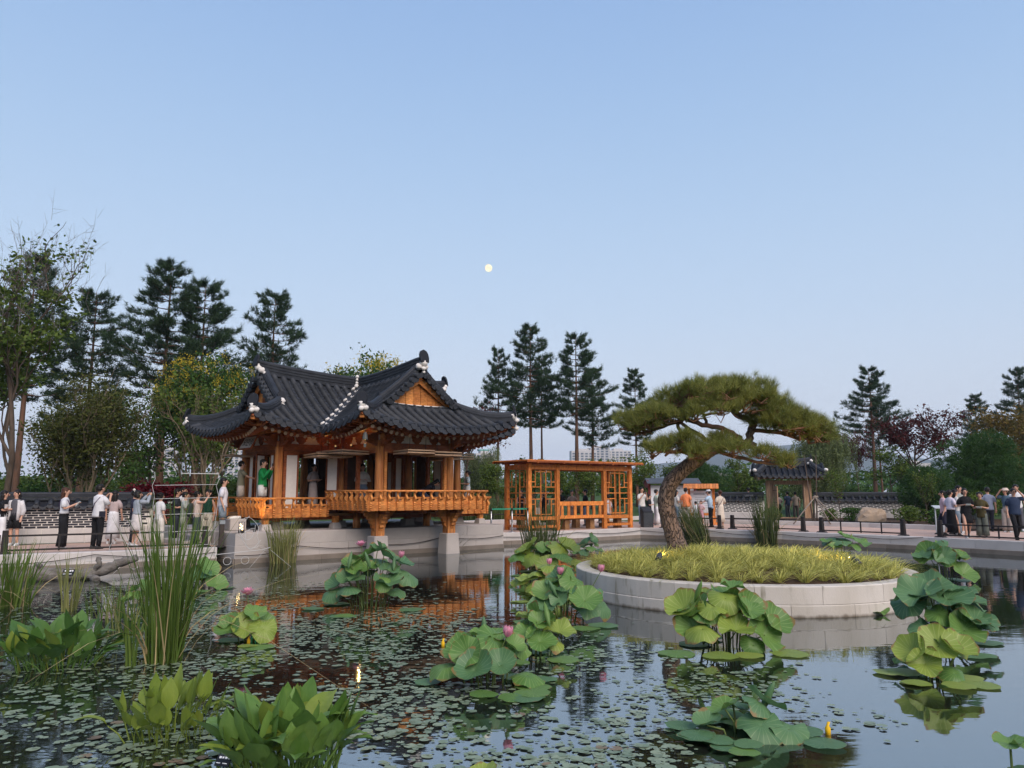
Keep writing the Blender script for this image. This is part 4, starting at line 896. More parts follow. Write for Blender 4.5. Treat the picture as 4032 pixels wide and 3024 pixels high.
for (dx, dy) in ((-1.25, -.5), (1.0, -.3), (.35, -.75), (.2, .9)): MB().tube([(dx, dy, .0), (dx * -.04, dy * -.04, 1.28)], .030, 7).build('pole', PROP, tp)
MB().tube([(-.14, -.05, 1.2), (.14, .03, 1.24)], .05, 7).build('lashing', PROP, tp)
# path bollards: short black posts with a lit head, and lanterns
def bollard(loc, label):
    e = empty('bollard_light', loc, R(30)); tag(e, label, 'bollard light'); MB().taper((0, 0, .03), (.13, .13), (.12, .12), .62).build('post', mat('dark_bronze', (.05, .04, .035)), e); MB().taper((0, 0, 0), (.26, .26), (.18, .18), .04).build('foot', IRON, e)
    MB().box((0, 0, .70), (.15, .15, .11)).build('lamp_head', STEEL, e); MB().box((0, 0, .765), (.17, .17, .02)).build('cap', IRON, e)
bollard((-8.32, 22.42, 0), 'dark bollard light with a steel head at the platform step')
def lantern(loc, label, parent=None, power=1.2, h=.3):
    e = empty('lantern', loc, R(20)); tag(e, label, 'lantern')
    f = MB()
    for sx in (-1, 1):
        for sy in (-1, 1): f.box((sx * .075, sy * .075, h / 2), (.012, .012, h))
    f.box((0, 0, h), (.17, .17, .015)).box((0, 0, .03), (.17, .17, .06)); f.build('frame', IRON, e)
    mb = MB(); rg = random.Random(hash(label) % 99)
    for k in range(7): mb.sphere((rg.uniform(-.035, .035), rg.uniform(-.035, .035), .09 + k * .024), .014, 6, 4)
    mb.build('light_string', LAMP, e)
    l = bpy.data.lights.new('lantern_light', 'POINT'); l.energy = power; l.color = (1, .66, .28); l.shadow_soft_size = 0; o = bpy.data.objects.new('lantern_light', l); link(o, e); o.location = (0, 0, h * .6)
    return e
lantern((*pav(-5.2, -1.45), .40), 'small wire lantern with warm lights on the platform corner stone')
lantern((*pav(-.95, -.35), .885), 'small warm lantern on the pavilion floor beside the lilac dress', power=.8)
lantern((*pav(3.95, .55), .885), 'small warm lantern on the right balcony of the pavilion', power=.8)
# shoe stone with shoes
ss = bevel(MB().box((0, 0, .17), (.95, .5, .34)).build('shoe_stone', STONE, loc=(*pav(-4.78, .35), .4), rz=PTH + R(90)), .015); tag(ss, 'square granite shoe stone with shoes before the pavilion entrance', 'step')
def shoe(loc, rz, m, label):
    mb = MB(); mb.loft([(0, 0, .0, .045, .135), (0, 0, .03, .047, .137), (0, -.02, .06, .043, .11), (0, -.06, .085, .035, .06)], 12)
    o = mb.build('shoe', m, loc=loc, rz=rz); return tag(o, label, 'shoe', 'shoes left on the shoe stone')
SW = mat('white_leather', (.70, .68, .64)); ST = mat('tan_suede', (.45, .33, .22)); SBK = mat('black_leather', (.03, .03, .03))
for i, (dx, dy, m, lab) in enumerate(((-.1, -.32, SW, 'white trainer on the end of the shoe stone, nearest the pond'), (.03, -.28, SW, 'white trainer second from the pond end of the shoe stone'), (-.08, -.02, ST, 'tan sandal lying mid shoe stone'), (.06, .05, ST, 'tan sandal beside its pair on the shoe stone'), (-.05, .27, SBK, 'black shoe at the far end of the shoe stone'), (.08, .30, SBK, 'black shoe behind its pair at the far end of the shoe stone'))):
    c = pav(-4.78 + dx, .35 + dy); shoe((*c, .742), PTH + R(90 + 12 * i), m, lab)
# warm uplights of the pavilion and the two garden spotlights on the island
def spot(loc, aim, power, ang, name='garden_spotlight', label=None, parent=None, col=(1, .62, .2), body=True, size=.04):
    l = bpy.data.lights.new(name + '_beam', 'SPOT'); l.energy = power; l.color = col; l.spot_size = R(ang); l.spot_blend = .6; l.shadow_soft_size = 0
    e = empty(name, loc); d = Vector(aim) - Vector(loc); q = d.to_track_quat('-Z', 'Y')
    tag(e, label, 'spotlight')
    if body:
        b = MB().tube([(0, 0, .16), (0, 0, -.02)], .055, 12).build('housing', DARKM, e); b.rotation_euler = q.to_euler()
        g = MB().tube([(0, 0, -.0225), (0, 0, -.024)], .045, 12).build('lens', LAMP, e); g.rotation_euler = q.to_euler()
        MB().tube([(0, 0, -.22), (0, 0, 0)], .012, 6).build('spike', IRON, e)
    lo = bpy.data.objects.new(name + '_beam', l); link(lo, e); lo.rotation_euler = q.to_euler(); lo.location = d.normalized() * .03
    return e
spot((2.86, 15.2, .34), (3.9, 17.3, 1.6), 14, 110, label='black garden spotlight in the grass before the pine trunk')
spot((6.42, 14.75, .30), (5.6, 16.3, 1.5), 60, 100, label='black garden spotlight glowing in the grass at the right of the island')

# ------------------------------------------------------------------ vegetation tools
def unit(a): return a / (np.linalg.norm(a, axis=-1, keepdims=True) + 1e-9)
def cards(P, ln, wd, rng, flat=0.0, hang=0.0):
    """small pointed leaves scattered at P: one folded quad each"""
    n = len(P); D = unit(rng.normal(size=(n, 3)) * (1, 1, 1 - .6 * flat) + (0, 0, -hang)); U = unit(rng.normal(size=(n, 3)) + (0, 0, 2.5 * flat))
    W = unit(np.cross(D, U)); l = ln * rng.uniform(.65, 1.25, (n, 1)); w_ = wd * rng.uniform(.7, 1.2, (n, 1))
    V = np.stack([P - D * l / 2, P + W * w_ / 2, P + D * l / 2, P - W * w_ / 2], 1).reshape(-1, 3)
    return V, np.arange(4 * n).reshape(n, 4)
def needles(P, D, k, ln, wd, rng, spread=.75):
    """k thin needles fanned round each shoot"""
    n = len(P); P = np.repeat(P, k, 0); D = np.repeat(unit(D), k, 0); m = n * k
    X = unit(D + rng.normal(size=(m, 3)) * spread); S = unit(np.cross(X, rng.normal(size=(m, 3)))) * wd / 2; B = P + rng.normal(size=(m, 3)) * ln * .12
    V = np.stack([B + S, B - S, B + X * ln * rng.uniform(.7, 1.15, (m, 1))], 1).reshape(-1, 3)
    return V, np.arange(3 * m).reshape(m, 3)
def joined(parts):
    V = []; F = []; b = 0
    for v, f in parts: V.append(v); F.append(f + b); b += len(v)
    return np.concatenate(V), np.concatenate(F)
BARK = mat('grey_brown_bark', (.115, .085, .065), (.06, .045, .036), .95, 5, (1, 1, .3), .6, 14)
BARKR = mat('red_pine_bark', (.16, .085, .055), (.075, .05, .038), .95, 4, (1, 1, .35), .6, 12)
BARKL = mat('pale_stem_bark', (.26, .20, .13), (.16, .12, .085), .9, 5, (1, 1, .3), .4, 14)
PINE = mat('pine_needles', (.018, .042, .024), (.055, .088, .042), .7, 1.0, island=True, trans=.15)
PINE2 = mat('pine_needles_soft', (.026, .066, .022), (.066, .125, .036), .7, 1.0, island=True, trans=.2)
BONS = mat('garden_pine_needles', (.085, .140, .040), (.30, .285, .075), .65, .7, island=True, trans=.25)
LEAFG = mat('green_leaves', (.046, .088, .018), (.135, .180, .040), .65, .6, island=True, trans=.3)
LEAFD = mat('deep_green_leaves', (.022, .056, .015), (.070, .135, .030), .65, .6, island=True, trans=.2)
LEAFO = mat('olive_leaves', (.042, .058, .016), (.098, .102, .030), .7, .6, island=True, trans=.25)
LEAFY = mat('yellow_blossom', (.36, .27, .02), (.50, .40, .05), .6, 2, island=True, trans=.3)
LEAFR = mat('dark_red_leaves', (.050, .016, .018), (.10, .028, .026), .65, .8, island=True, trans=.25)
LEAFC = mat('crimson_leaves', (.10, .012, .020), (.20, .022, .034), .65, .8, island=True, trans=.25)
LEAFW = mat('willow_leaves', (.085, .120, .050), (.20, .24, .105), .65, .6, island=True, trans=.3)
LEAFB = mat('rust_green_leaves', (.080, .080, .022), (.18, .110, .030), .65, .5, island=True, trans=.25)

# ------------------------------------------------------------------ pines beyond the garden
def pine_parts(seed, H, cb, W, dens=1.0, top=.12, nl=.30):
    rng = np.random.default_rng(seed); tr = MB()
    bend = rng.normal(size=2) * .012 * H; pts = [(bend[0] * math.sin(2.6 * u), bend[1] * math.sin(2.1 * u), H * u) for u in np.linspace(0, .985, 12)]
    tr.tube(pts, np.linspace(.0155 * H, .012, 12), 8)
    at = lambda z: np.array([np.interp(z, [p[2] for p in pts], [p[k] for p in pts]) for k in range(3)])
    PP = []; DD = []; z = cb * H
    while z < H * .985:
        t = (z - cb * H) / (H * (1 - cb)); nb = int(rng.integers(3, 6)); a0 = rng.uniform(0, 6.28)
        for b in range(nb):
            az = a0 + b * 6.28 / nb + rng.normal() * .35
            ln = W * ((1 - t) ** .75 * .92 + top) * rng.uniform(.55, 1.15) * (1 if t > .12 else .75)
            o = np.array([math.cos(az), math.sin(az), 0]); side = np.array([-o[1], o[0], 0]); rs = rng.uniform(.05, .4) * (.4 + .9 * t); dr_ = rng.uniform(0, .22) * (1 - t)
            base = at(z); f = lambda u: base + o * ln * u + np.array([0, 0, ln * (rs * u ** 1.6 - dr_ * math.sin(3 * u) * .7)]) + side * ln * .08 * math.sin(4 * u + az)
            tr.tube([f(u) for u in (0, .3, .62, .95)], [.010 * H * (1 - t) * .45 + .012, .022, .015, .006], 4, cap=False)
            n = int((8 + 20 * ln) * dens)
            u = rng.uniform(.28, 1.05, n) ** .8; lat = rng.normal(size=n) * .16 * ln * (1.15 - .6 * u); up = np.abs(rng.normal(size=n)) * .09 * (1 + .3 * ln)
            Q = np.array([f(x) for x in u]) + side * lat[:, None] + np.stack([0 * up, 0 * up, up - .03], 1)
            PP.append(Q); DD.append(unit(o * .7 + side * (lat / (.2 * ln + .01))[:, None] * .5 + np.array([0, 0, .75]) + rng.normal(size=(n, 3)) * .25))
        z += H * rng.uniform(.028, .042) * (1.1 - .35 * t)
    P = np.concatenate(PP); D = np.concatenate(DD)
    V, F = needles(P, D, 9, nl, .034, rng, .55)
    return tr, V, F
PINES = []
for sd, H, cb, W, de in ((1, 13, .46, 3.0, 1.0), (2, 13, .54, 2.9, 1.15), (5, 13, .36, 3.1, .95)):
    tr, V, F = pine_parts(sd, H, cb, W, de)
    PINES.append((tr.mesh('trunk', BARKR), mesh_np('crown', V, F, PINE)))
def place(name, meshes, loc, s, rz, label, cat, group=None, sx=None):
    e = empty(name, loc, rz); sx = sx or s; e.scale = (sx, sx, s); tag(e, label, cat, group)
    inst('trunk', meshes[0], e); inst('crown', meshes[1], e)
    for n_, m_ in meshes[2:]: inst(n_, m_, e)
    return e
for v, x, y, H, wf, rz, lab in (
    (0, -28.2, 44.0, 15.3, .95, 20, 'tall dark pine half hidden behind the sparse tree at the left edge'),
    (2, -25.7, 46.0, 13.8, 1.05, 110, 'broad dark pine second from the left, right of the sparse tree'),
    (0, -20.0, 44.0, 14.8, 1.12, 200, 'tallest pine with a double head on the left, its left trunk'),
    (1, -18.3, 44.6, 14.0, 1.05, 40, 'right trunk of the double-headed pine on the left'),
    (2, -14.9, 48.0, 14.2, 1.0, 300, 'dark conical pine rising behind the left end of the pavilion roof'),
    (1, -1.1, 58.0, 12.4, .75, 77, 'slim pine just right of the pavilion roof'),
    (0, 1.45, 56.0, 13.7, .92, 150, 'tallest of the pines between the pavilion and the bent pine'),
    (1, 4.5, 54.0, 12.7, 1.0, 10, 'full-crowned pine rising straight behind the pergola'),
    (0, 6.2, 60.0, 11.0, 1.0, 260, 'shorter pine behind the full-crowned one over the pergola'),
    (1, 2.4, 61.0, 12.2, .7, 225, 'thin pine stem between the two taller ones behind the pergola'),
    (0, 10.0, 62.0, 11.3, .85, 190, 'narrow pine just left of the bent pine crown'),
    (1, 29.0, 62.0, 11.6, 1.12, 35, 'lone pine with a bare red trunk on the right'),
    (0, 31.5, 66.0, 9.4, .8, 120, 'smaller pine at the shoulder of the lone pine on the right'),
    (1, 46.5, 70.0, 12.8, .9, 250, 'tall thin pine at the right edge of the picture'),
    (0, 43.0, 71.0, 10.4, .95, 15, 'lower pine beside the tall thin one at the right edge'),
    (2, -21.5, 52.0, 9.5, .8, 70, 'small dark pine low between the shrubs left of the yellow tree')):
    place('pine_tree', PINES[v], (x, y, .1), H / 13, R(rz), lab, 'tree', 'pines beyond the garden', H / 13 * wf)

# ------------------------------------------------------------------ broadleaf trees
def tree_parts(seed, H, cb, spread, nleaf, ll, lw, up=.35, stems=1, tipspread=.3, bark=BARK, leafy=.55, sub=5, r0=.02, droop=0.0, flat=.3):
    rng = np.random.default_rng(seed); tr = MB(); tips = []
    def grow(p, d, ln, r, lev):
        n = 5; pts = [p]; dd = d.copy()
        for i in range(n):
            dd = unit(dd + rng.normal(size=3) * (.10 if lev == 0 else .17) + np.array([0, 0, up * .10 if lev else .02])); pts.append(pts[-1] + dd * ln / n)
        tr.tube(pts, np.linspace(r, r * .5, n + 1), 7 if lev == 0 else 5 if lev < 2 else 3, cap=False)
        if lev >= 2:
            for i in range(2, n + 1): tips.append(pts[i])
        if lev == 3: return
        k = int(rng.integers(sub - 1, sub + 2)) if lev else int(rng.integers(sub + 1, sub + 4))
        for b in range(k):
            i = rng.uniform((cb if lev == 0 else .35), 1.0) * n; j = min(int(i), n - 1); q = pts[j] + (pts[j + 1] - pts[j]) * (i - j)
            az = rng.uniform(0, 6.28); o = np.array([math.cos(az), math.sin(az), 0]); e = unit(dd * .5 + o * spread + np.array([0, 0, up + rng.normal() * .15]))
            grow(q, e, ln * rng.uniform(.42, .62) * (1.1 if lev == 0 else 1), r * .5, lev + 1)
    for s in range(stems):
        a = rng.uniform(0, 6.28); d = np.array([math.cos(a), math.sin(a), 0]) * (.0 if stems == 1 else rng.uniform(.15, .45)) + np.array([0, 0, 1.]); 
        grow(np.array([math.cos(a), math.sin(a), 0]) * (0 if stems == 1 else rng.uniform(0, .25)), unit(d), H * .62 * rng.uniform(.85, 1.05), H * r0, 0 if stems < 5 else 1)
    T = np.array(tips); T = T[rng.random(len(T)) < leafy] if leafy < 1 else T
    idx = rng.integers(0, len(T), nleaf); P = T[idx] + rng.normal(size=(nleaf, 3)) * tipspread * np.array([1, 1, .55])
    return tr, P, rng
def tree_meshes(lm, bark, ll, lw, hang=0.0, flat=.3, **k):
    tr, P, rng = tree_parts(ll=ll, lw=lw, bark=bark, **k); V, F = cards(P, ll, lw, rng, flat, hang); return [tr.mesh('trunk', bark), mesh_np('crown', V, F, lm)], P, rng
# sparse tall tree with dead twigs at the left edge
(zel, P, rg_) = tree_meshes(LEAFG, BARK, .20, .12, seed=3, H=13.2, cb=.3, spread=.55, nleaf=9500, up=.65, tipspread=.24, leafy=.38, sub=5, r0=.0105)
keep = P[:, 2] < 9.8; keep |= rg_.random(len(P)) < .12
V, F = cards(P[keep], .22, .13, rg_, .5); zel[1] = mesh_np('crown', V, F, LEAFG)
tw_ = MB(); top_ = P[(P[:, 2] > 7.5)]; 
for p_ in top_[rg_.integers(0, len(top_), 150)]:
    o_ = unit(np.array([p_[0] * .35, p_[1] * .35, 1.6]) + rg_.normal(size=3) * .7); L0 = rg_.uniform(.7, 1.7); m_ = p_ + o_ * L0 * .5 + rg_.normal(size=3) * .06
    tw_.tube([p_, m_, p_ + o_ * L0], [.009, .006, .003], 3, cap=False)
    for k_ in range(3): o2 = unit(o_ + rg_.normal(size=3) * .6); q_ = p_ + (m_ - p_) * (.5 + .5 * k_); tw_.tube([q_, q_ + o2 * L0 * .4], [.007, .003], 3, cap=False)
zel.append(('bare_twigs', tw_.mesh('bare_twigs', mat('dead_twig_bark', (.22, .20, .19), (.16, .145, .14), .9, 5))))
place('tall_tree', zel, (-19.6, 30.0, 0), .97, R(40), 'tall sparse tree with bare upper twigs at the left edge', 'tree')
place('tall_tree', zel, (-23.6, 33.0, 0), .92, R(200), 'second sparse tall tree cut by the left edge of the picture', 'tree')
# yellow-flowering trees
def koel(seed):
    ms, P, rg = tree_meshes(LEAFG, BARK, .26, .12, seed=seed, H=7.8, cb=.5, spread=1.0, nleaf=9000, up=.5, tipspread=.42, leafy=1, sub=5, r0=.014)
    c = P.mean(0); out_ = P[(P[:, 2] > c[2] - .4)]; K = out_[rg.integers(0, len(out_), 170)]; K = K + unit(K - c) * .35
    Q = np.repeat(K, 26, 0) + rg.normal(size=(170 * 26, 3)) * np.array([.13, .13, .17]); V, F = cards(Q, .11, .07, rg)
    ms[1] = mesh_np('crown', ms[1] and cards(P, .26, .12, rg, .3)[0], np.arange(4 * len(P)).reshape(-1, 4), LEAFD)
    return ms + [('blossom', mesh_np('blossom', V, F, LEAFY))]
ko = koel(8)
place('flowering_tree', ko, (-14.5, 37.0, 0), .96, R(10), 'round tree covered in yellow blossom left of the pavilion roof', 'tree', sx=.70)
place('flowering_tree', ko, (-8.6, 43.0, 0), 1.1, R(130), 'yellow blossoming tree peeping over the middle of the pavilion roof', 'tree', sx=.9)
# slim multi-stem trees behind the crowd
MULTI = tree_meshes(LEAFG, BARKL, .20, .11, seed=14, H=6.2, cb=.35, spread=.45, nleaf=2600, up=.9, tipspread=.3, leafy=.8, sub=4, stems=4, r0=.010)[0]
for i, (x, y, s, rz, lab) in enumerate(((-13.6, 34.5, .95, 0, 'slim many-stemmed tree left of the pavilion eaves'), (-15.2, 36.5, 1.0, 80, 'slim many-stemmed tree behind the acrylic panel'), (-12.2, 38, 1.0, 160, 'slim many-stemmed tree right behind the pavilion entrance'))):
    place('slim_tree', MULTI, (x, y, 0), s, R(rz), lab, 'tree', 'slim trees behind the crowd')
# big brown-green thicket shrub
(th, P, rg_) = tree_meshes(LEAFO, BARKL, .15, .075, seed=21, H=6.6, cb=.15, spread=.42, nleaf=17000, up=.95, tipspread=.30, leafy=1, sub=5, stems=12, r0=.0075)
place('large_shrub', th, (-16.2, 29.5, 0), .86, R(0), 'big olive-brown shrub of many upright stems behind the brick wall', 'shrub', sx=1.02)
(dk, P, rg_) = tree_meshes(LEAFD, BARK, .18, .09, seed=23, H=6.2, cb=.3, spread=.9, nleaf=4200, up=.45, tipspread=.33, leafy=.9, sub=5, r0=.014)
place('small_tree', dk, (-17.4, 37.5, 0), 1.0, R(50), 'dark leaning small tree between the olive shrub and the yellow tree', 'tree')
place('small_tree', dk, (-20.6, 36.0, 0), .9, R(230), 'dark small tree behind the olive shrub', 'tree')
# maples
(mp_, P, rg_) = tree_meshes(LEAFC, BARK, .13, .09, seed=31, H=3.0, cb=.3, spread=1.5, nleaf=5200, up=.18, tipspread=.20, leafy=1, sub=5, r0=.016, flat=.9)
place('red_maple', mp_, (-14.0, 30.2, 0), 1.0, R(0), 'low crimson maple behind the acrylic panel', 'tree', sx=1.05)
(mp2, P, rg_) = tree_meshes(LEAFR, BARK, .20, .13, seed=34, H=6.3, cb=.62, spread=1.05, nleaf=4200, up=.30, tipspread=.22, leafy=.8, sub=5, r0=.015, flat=.9)
place('red_maple', mp2, (23.6, 45.0, 0), 1.13, R(70), 'dark red maple with tiered branches right of the lone pine', 'tree', sx=.86)
place('red_maple', mp2, (26.9, 60.0, 0), 1.1, R(200), 'dark red maple mingled with the lone pine', 'tree', sx=.5)
place('red_maple', mp2, (-3.2, 48.0, 0), 1.2, R(20), 'dark red tree top just showing right of the pavilion gable', 'tree', sx=.75)
# willow
rng = np.random.default_rng(41); wt, P, _ = tree_parts(41, 7.0, .3, .9, 900, .2, .1, up=.6, tipspread=.4, sub=5, r0=.018)
def willow(seed, n=900):
    rng = np.random.default_rng(seed); S = P[rng.integers(0, len(P), n)]; Q = []; st = MB()
    for p in S:
        d = rng.uniform(1.0, 3.2); d = min(d, p[2] - .5); m = int(d / .10); o = rng.normal(size=2) * .25
        if m < 4: continue
        u = np.linspace(0, 1, m)[:, None]; Q.append(p + np.concatenate([o[0] * np.sqrt(u), o[1] * np.sqrt(u), .25 * np.sin(u * 3.1) - d * u], 1) + rng.normal(size=(m, 3)) * .03)
    Q = np.concatenate(Q); V, F = cards(Q, .20, .045, rng, 0, 1.6); return mesh_np('crown', V, F, LEAFW)
wl_ = [wt.mesh('trunk', BARK), willow(42, 2000)]
place('willow_tree', wl_, (18.6, 47.5, 0), .80, R(0), 'grey-green weeping willow behind the tiled gate', 'tree', sx=.95)
place('willow_tree', wl_, (-1.9, 52.0, 0), .62, R(90), 'weeping willow low between the pavilion and the pergola', 'tree', sx=.6)
place('willow_tree', wl_, (43.0, 66.0, 0), .95, R(60), 'pale weeping willow at the right edge behind the rust tree', 'tree', sx=.7)
# dark garden pines clipped as bushes, rust tree, shrubs on the right
def bush_parts(seed, rx, ry, H, n, lm, ll, lw, lob=14, needle=False):
    rng = np.random.default_rng(seed); C = []; tr = MB()
    for k in range(lob):
        a = rng.uniform(0, 6.28); u = rng.uniform(.1, 1); z = H * (.25 + .62 * rng.random() ** .8); sh = math.sqrt(max(.05, 1 - ((z / H - .4) / .62) ** 2)); C.append((rx * .72 * u * sh * math.cos(a), ry * .72 * u * sh * math.sin(a), z)); tr.tube([(0, 0, 0), (C[-1][0] * .4, C[-1][1] * .4, z * .5), C[-1]], [.05, .035, .01], 5, cap=False)
    C = np.array(C); i = rng.integers(0, lob, n); d = unit(rng.normal(size=(n, 3))); r = rng.uniform(.55, 1.05, (n, 1)) ** .6 * np.array([rx, ry, H * .42]) * .46
    P = C[i] + d * r; P[:, 2] = np.maximum(P[:, 2], .05)
    V, F = needles(P, d + np.array([0, 0, .4]), 7, ll, lw, rng, .6) if needle else cards(P, ll, lw, rng, .2)
    return [tr.mesh('trunk', BARK), mesh_np('crown', V, F, lm)]
pb = bush_parts(51, 2.5, 2.2, 4.4, 5200, PINE2, .24, .032, 22, True)
place('garden_pine', pb, (24.6, 40.5, 0), 1.02, R(0), 'big rounded dark green pine behind the group on the right', 'tree')
place('garden_pine', pb, (20.7, 38.6, 0), .62, R(100), 'rounded dark green pine bush over the end of the far wall', 'shrub', sx=.62)
place('garden_pine', pb, (12.2, 50.5, 0), .78, R(200), 'dark green pine bush behind the notice boards', 'shrub', sx=.9)
(br, P, rg_) = tree_meshes(LEAFB, BARK, .24, .13, seed=55, H=6.9, cb=.3, spread=.9, nleaf=6500, up=.5, tipspread=.5, leafy=1, sub=5, r0=.015)
place('rust_tree', br, (33.6, 50.0, 0), 1.0, R(0), 'rust-green tree at the right edge above the rounded pine', 'tree')
sh1 = bush_parts(61, 1.0, .9, 1.3, 1500, LEAFG, .14, .08, 12); sh2 = bush_parts(62, 1.0, .9, 1.2, 1500, LEAFD, .13, .07, 12)
for i, (v, x, y, s, sx, lab) in enumerate(((0, 17.6, 34.6, .62, .8, 'light green shrub right of the boulder'), (1, 18.4, 33.2, .6, .8, 'dark low shrub behind the first women on the right'), (0, 15.3, 37.6, .5, .5, 'small green shrub between tree prop and boulder'), (0, 12.9, 38.6, .55, .5, 'small green shrub at the foot of the gate post'), (1, 16.3, 37.6, .6, .7, 'dark shrub behind the boulder'), (1, 20.0, 35.5, .9, .9, 'dark shrub behind the group on the right'), (0, 22.5, 37.0, 1.1, 1.2, 'leafy shrub under the rounded pine on the right'))):
    place('shrub', (sh1, sh2)[v], (x, y, .1), s, R(40 * i), lab, 'shrub', 'bed shrubs', sx)
# saplings in the bed
SAP = tree_meshes(LEAFG, BARK, .13, .075, seed=71, H=3.6, cb=.3, spread=.45, nleaf=800, up=.9, tipspread=.16, leafy=.9, sub=4, r0=.007)[0]
sp_ = empty('sapling', (14.2, 36.5, .1)); tag(sp_, 'pair of bare slim stems held by the wooden props', 'tree')
for a_ in ((.05, 0, .12), (-.12, .05, -.25)): MB().tube([(a_[0], a_[1], 0), (a_[0] + a_[2] * .4, a_[1], 1.3), (a_[0] + a_[2], a_[1], 3.2)], [.04, .03, .012], 7).build('stem', BARK, sp_)
place('sapling', SAP, (16.0, 38.0, .1), .72, R(120), 'slim leafy sapling left of the boulder', 'tree', sx=.8)
place('sapling', SAP, (18.6, 35.0, .1), .66, R(220), 'slim sapling before the rounded pine bush', 'tree', sx=.7)
# belt of small trees and bushes between the lawn and the far pines
BT = [tree_meshes(LEAFG, BARK, .22, .12, seed=81, H=5.2, cb=.25, spread=.7, nleaf=3000, up=.7, tipspread=.30, leafy=.9, sub=5, r0=.011)[0],
      tree_meshes(LEAFG, BARK, .24, .13, seed=82, H=5.4, cb=.3, spread=.8, nleaf=1300, up=.7, tipspread=.24, leafy=.5, sub=4, r0=.010)[0],
      tree_meshes(LEAFD, BARK, .22, .12, seed=83, H=4.6, cb=.2, spread=.9, nleaf=4200, up=.5, tipspread=.38, leafy=1, sub=5, r0=.012)[0], bush_parts(84, 1.8, 1.5, 2.1, 2600, LEAFG, .2, .11, 14), bush_parts(85, 1.8, 1.5, 2.0, 2600, LEAFD, .2, .11, 14)]
rg = random.Random(99)
def where(x, y):
    u = x / y
    for lim, t in ((-.62, 'at the left edge'), (-.52, 'behind the sparse tall tree'), (-.42, 'behind the olive shrub'), (-.34, 'behind the yellow blossoming tree'), (-.22, 'behind the left half of the pavilion'), (-.10, 'behind the right half of the pavilion'), (-.03, 'between pavilion and pergola'), (.03, 'behind the left lattice of the pergola'), (.09, 'seen through the pergola opening'), (.145, 'behind the right lattice of the pergola'), (.20, 'left of the bent pine trunk'), (.26, 'behind the notice boards'), (.33, 'left of the tiled gate'), (.40, 'behind the tiled gate'), (.47, 'behind the weeping willow'), (.53, 'under the lone pine'), (.60, 'behind the dark red maple')):
        if u < lim: return t
    return 'behind the big rounded pine'
def belt_label(v, x, y, s):
    return ('tall ' if s > .92 else 'low ' if s < .78 else '') + ('light green small tree', 'thinly leaved small tree', 'dense dark small tree', 'light green bush', 'dark green bush')[v] + (' far back ' if y > 57 else ' ') + where(x, y)
spots = []
for x, y0 in [(-38, 50), (-35, 44), (-32, 50), (-30, 40), (-27.5, 52), (-24, 40), (-22.5, 46), (-19, 50), (-17, 46), (-15.5, 52), (-13, 45), (-11, 50), (-9.5, 46), (-7.5, 52), (-6, 47), (-4.5, 55), (-3.4, 46), (-2, 60), (-.8, 48), (.6, 53), (1.6, 47), (2.8, 56), (3.8, 47.5), (5, 52), (6.2, 48), (7.2, 56), (8.4, 49), (9.8, 55), (10.8, 50), (12.3, 58), (13.6, 51), (15, 60), (16.2, 53), (18, 62), (19.5, 55), (26.5, 55), (28, 50), (30.5, 58), (32.5, 48), (36, 56), (39, 52), (41, 60), (27, 47), (30, 44), (35, 46)]:
    v = rg.choice([0, 0, 1, 1, 2, 2, 3, 4]) if x > -6 else rg.choice([0, 1, 2, 2, 3, 4, 4])
    if -3 < x < 20: v = rg.choice([0, 1, 1, 1, 3, 0])
    s = rg.uniform(.68, 1.0) * (.72 if -3 < x < 20 else 1); y0 += rg.uniform(-2, 2); place('small_tree' if v < 3 else 'bush', BT[v], (x, y0, .2), s, rg.uniform(0, 6.28), belt_label(v, x, y0, s), 'tree' if v < 3 else 'bush', 'belt beyond the lawn: ' + ('trees' if v < 3 else 'bushes'), s * rg.uniform(.85, 1.25))
for i in range(22):
    x = -40 + 84 * (i + rg.random()) / 26; v = rg.choice([3, 4, 4]); s = rg.uniform(.8, 1.3)
    y0 = rg.uniform(57, 76); place('bush', BT[v], (x, y0, .3), s, rg.uniform(0, 6.28), belt_label(v, x, y0, s), 'bush', 'belt beyond the lawn: bushes', s * 1.3)
# unbroken wood along the horizon
rng = np.random.default_rng(91); n = 26000; X = rng.uniform(-150, 160, n); Y = rng.uniform(95, 150, n); hh = 2.3 + 1.3 * np.sin(X * .21) + .9 * np.sin(X * .53 + 1) + .6 * np.sin(X * 1.3)
Pn = np.stack([X, Y, .2 + np.abs(hh + 1.5) * rng.random(n) ** .8], 1); V, F = cards(Pn, .95, .55, rng, .2)
tag(inst('treeline', mesh_np('treeline', V, F, LEAFD)), 'low wood closing the view along the horizon', 'wood', kind='stuff')
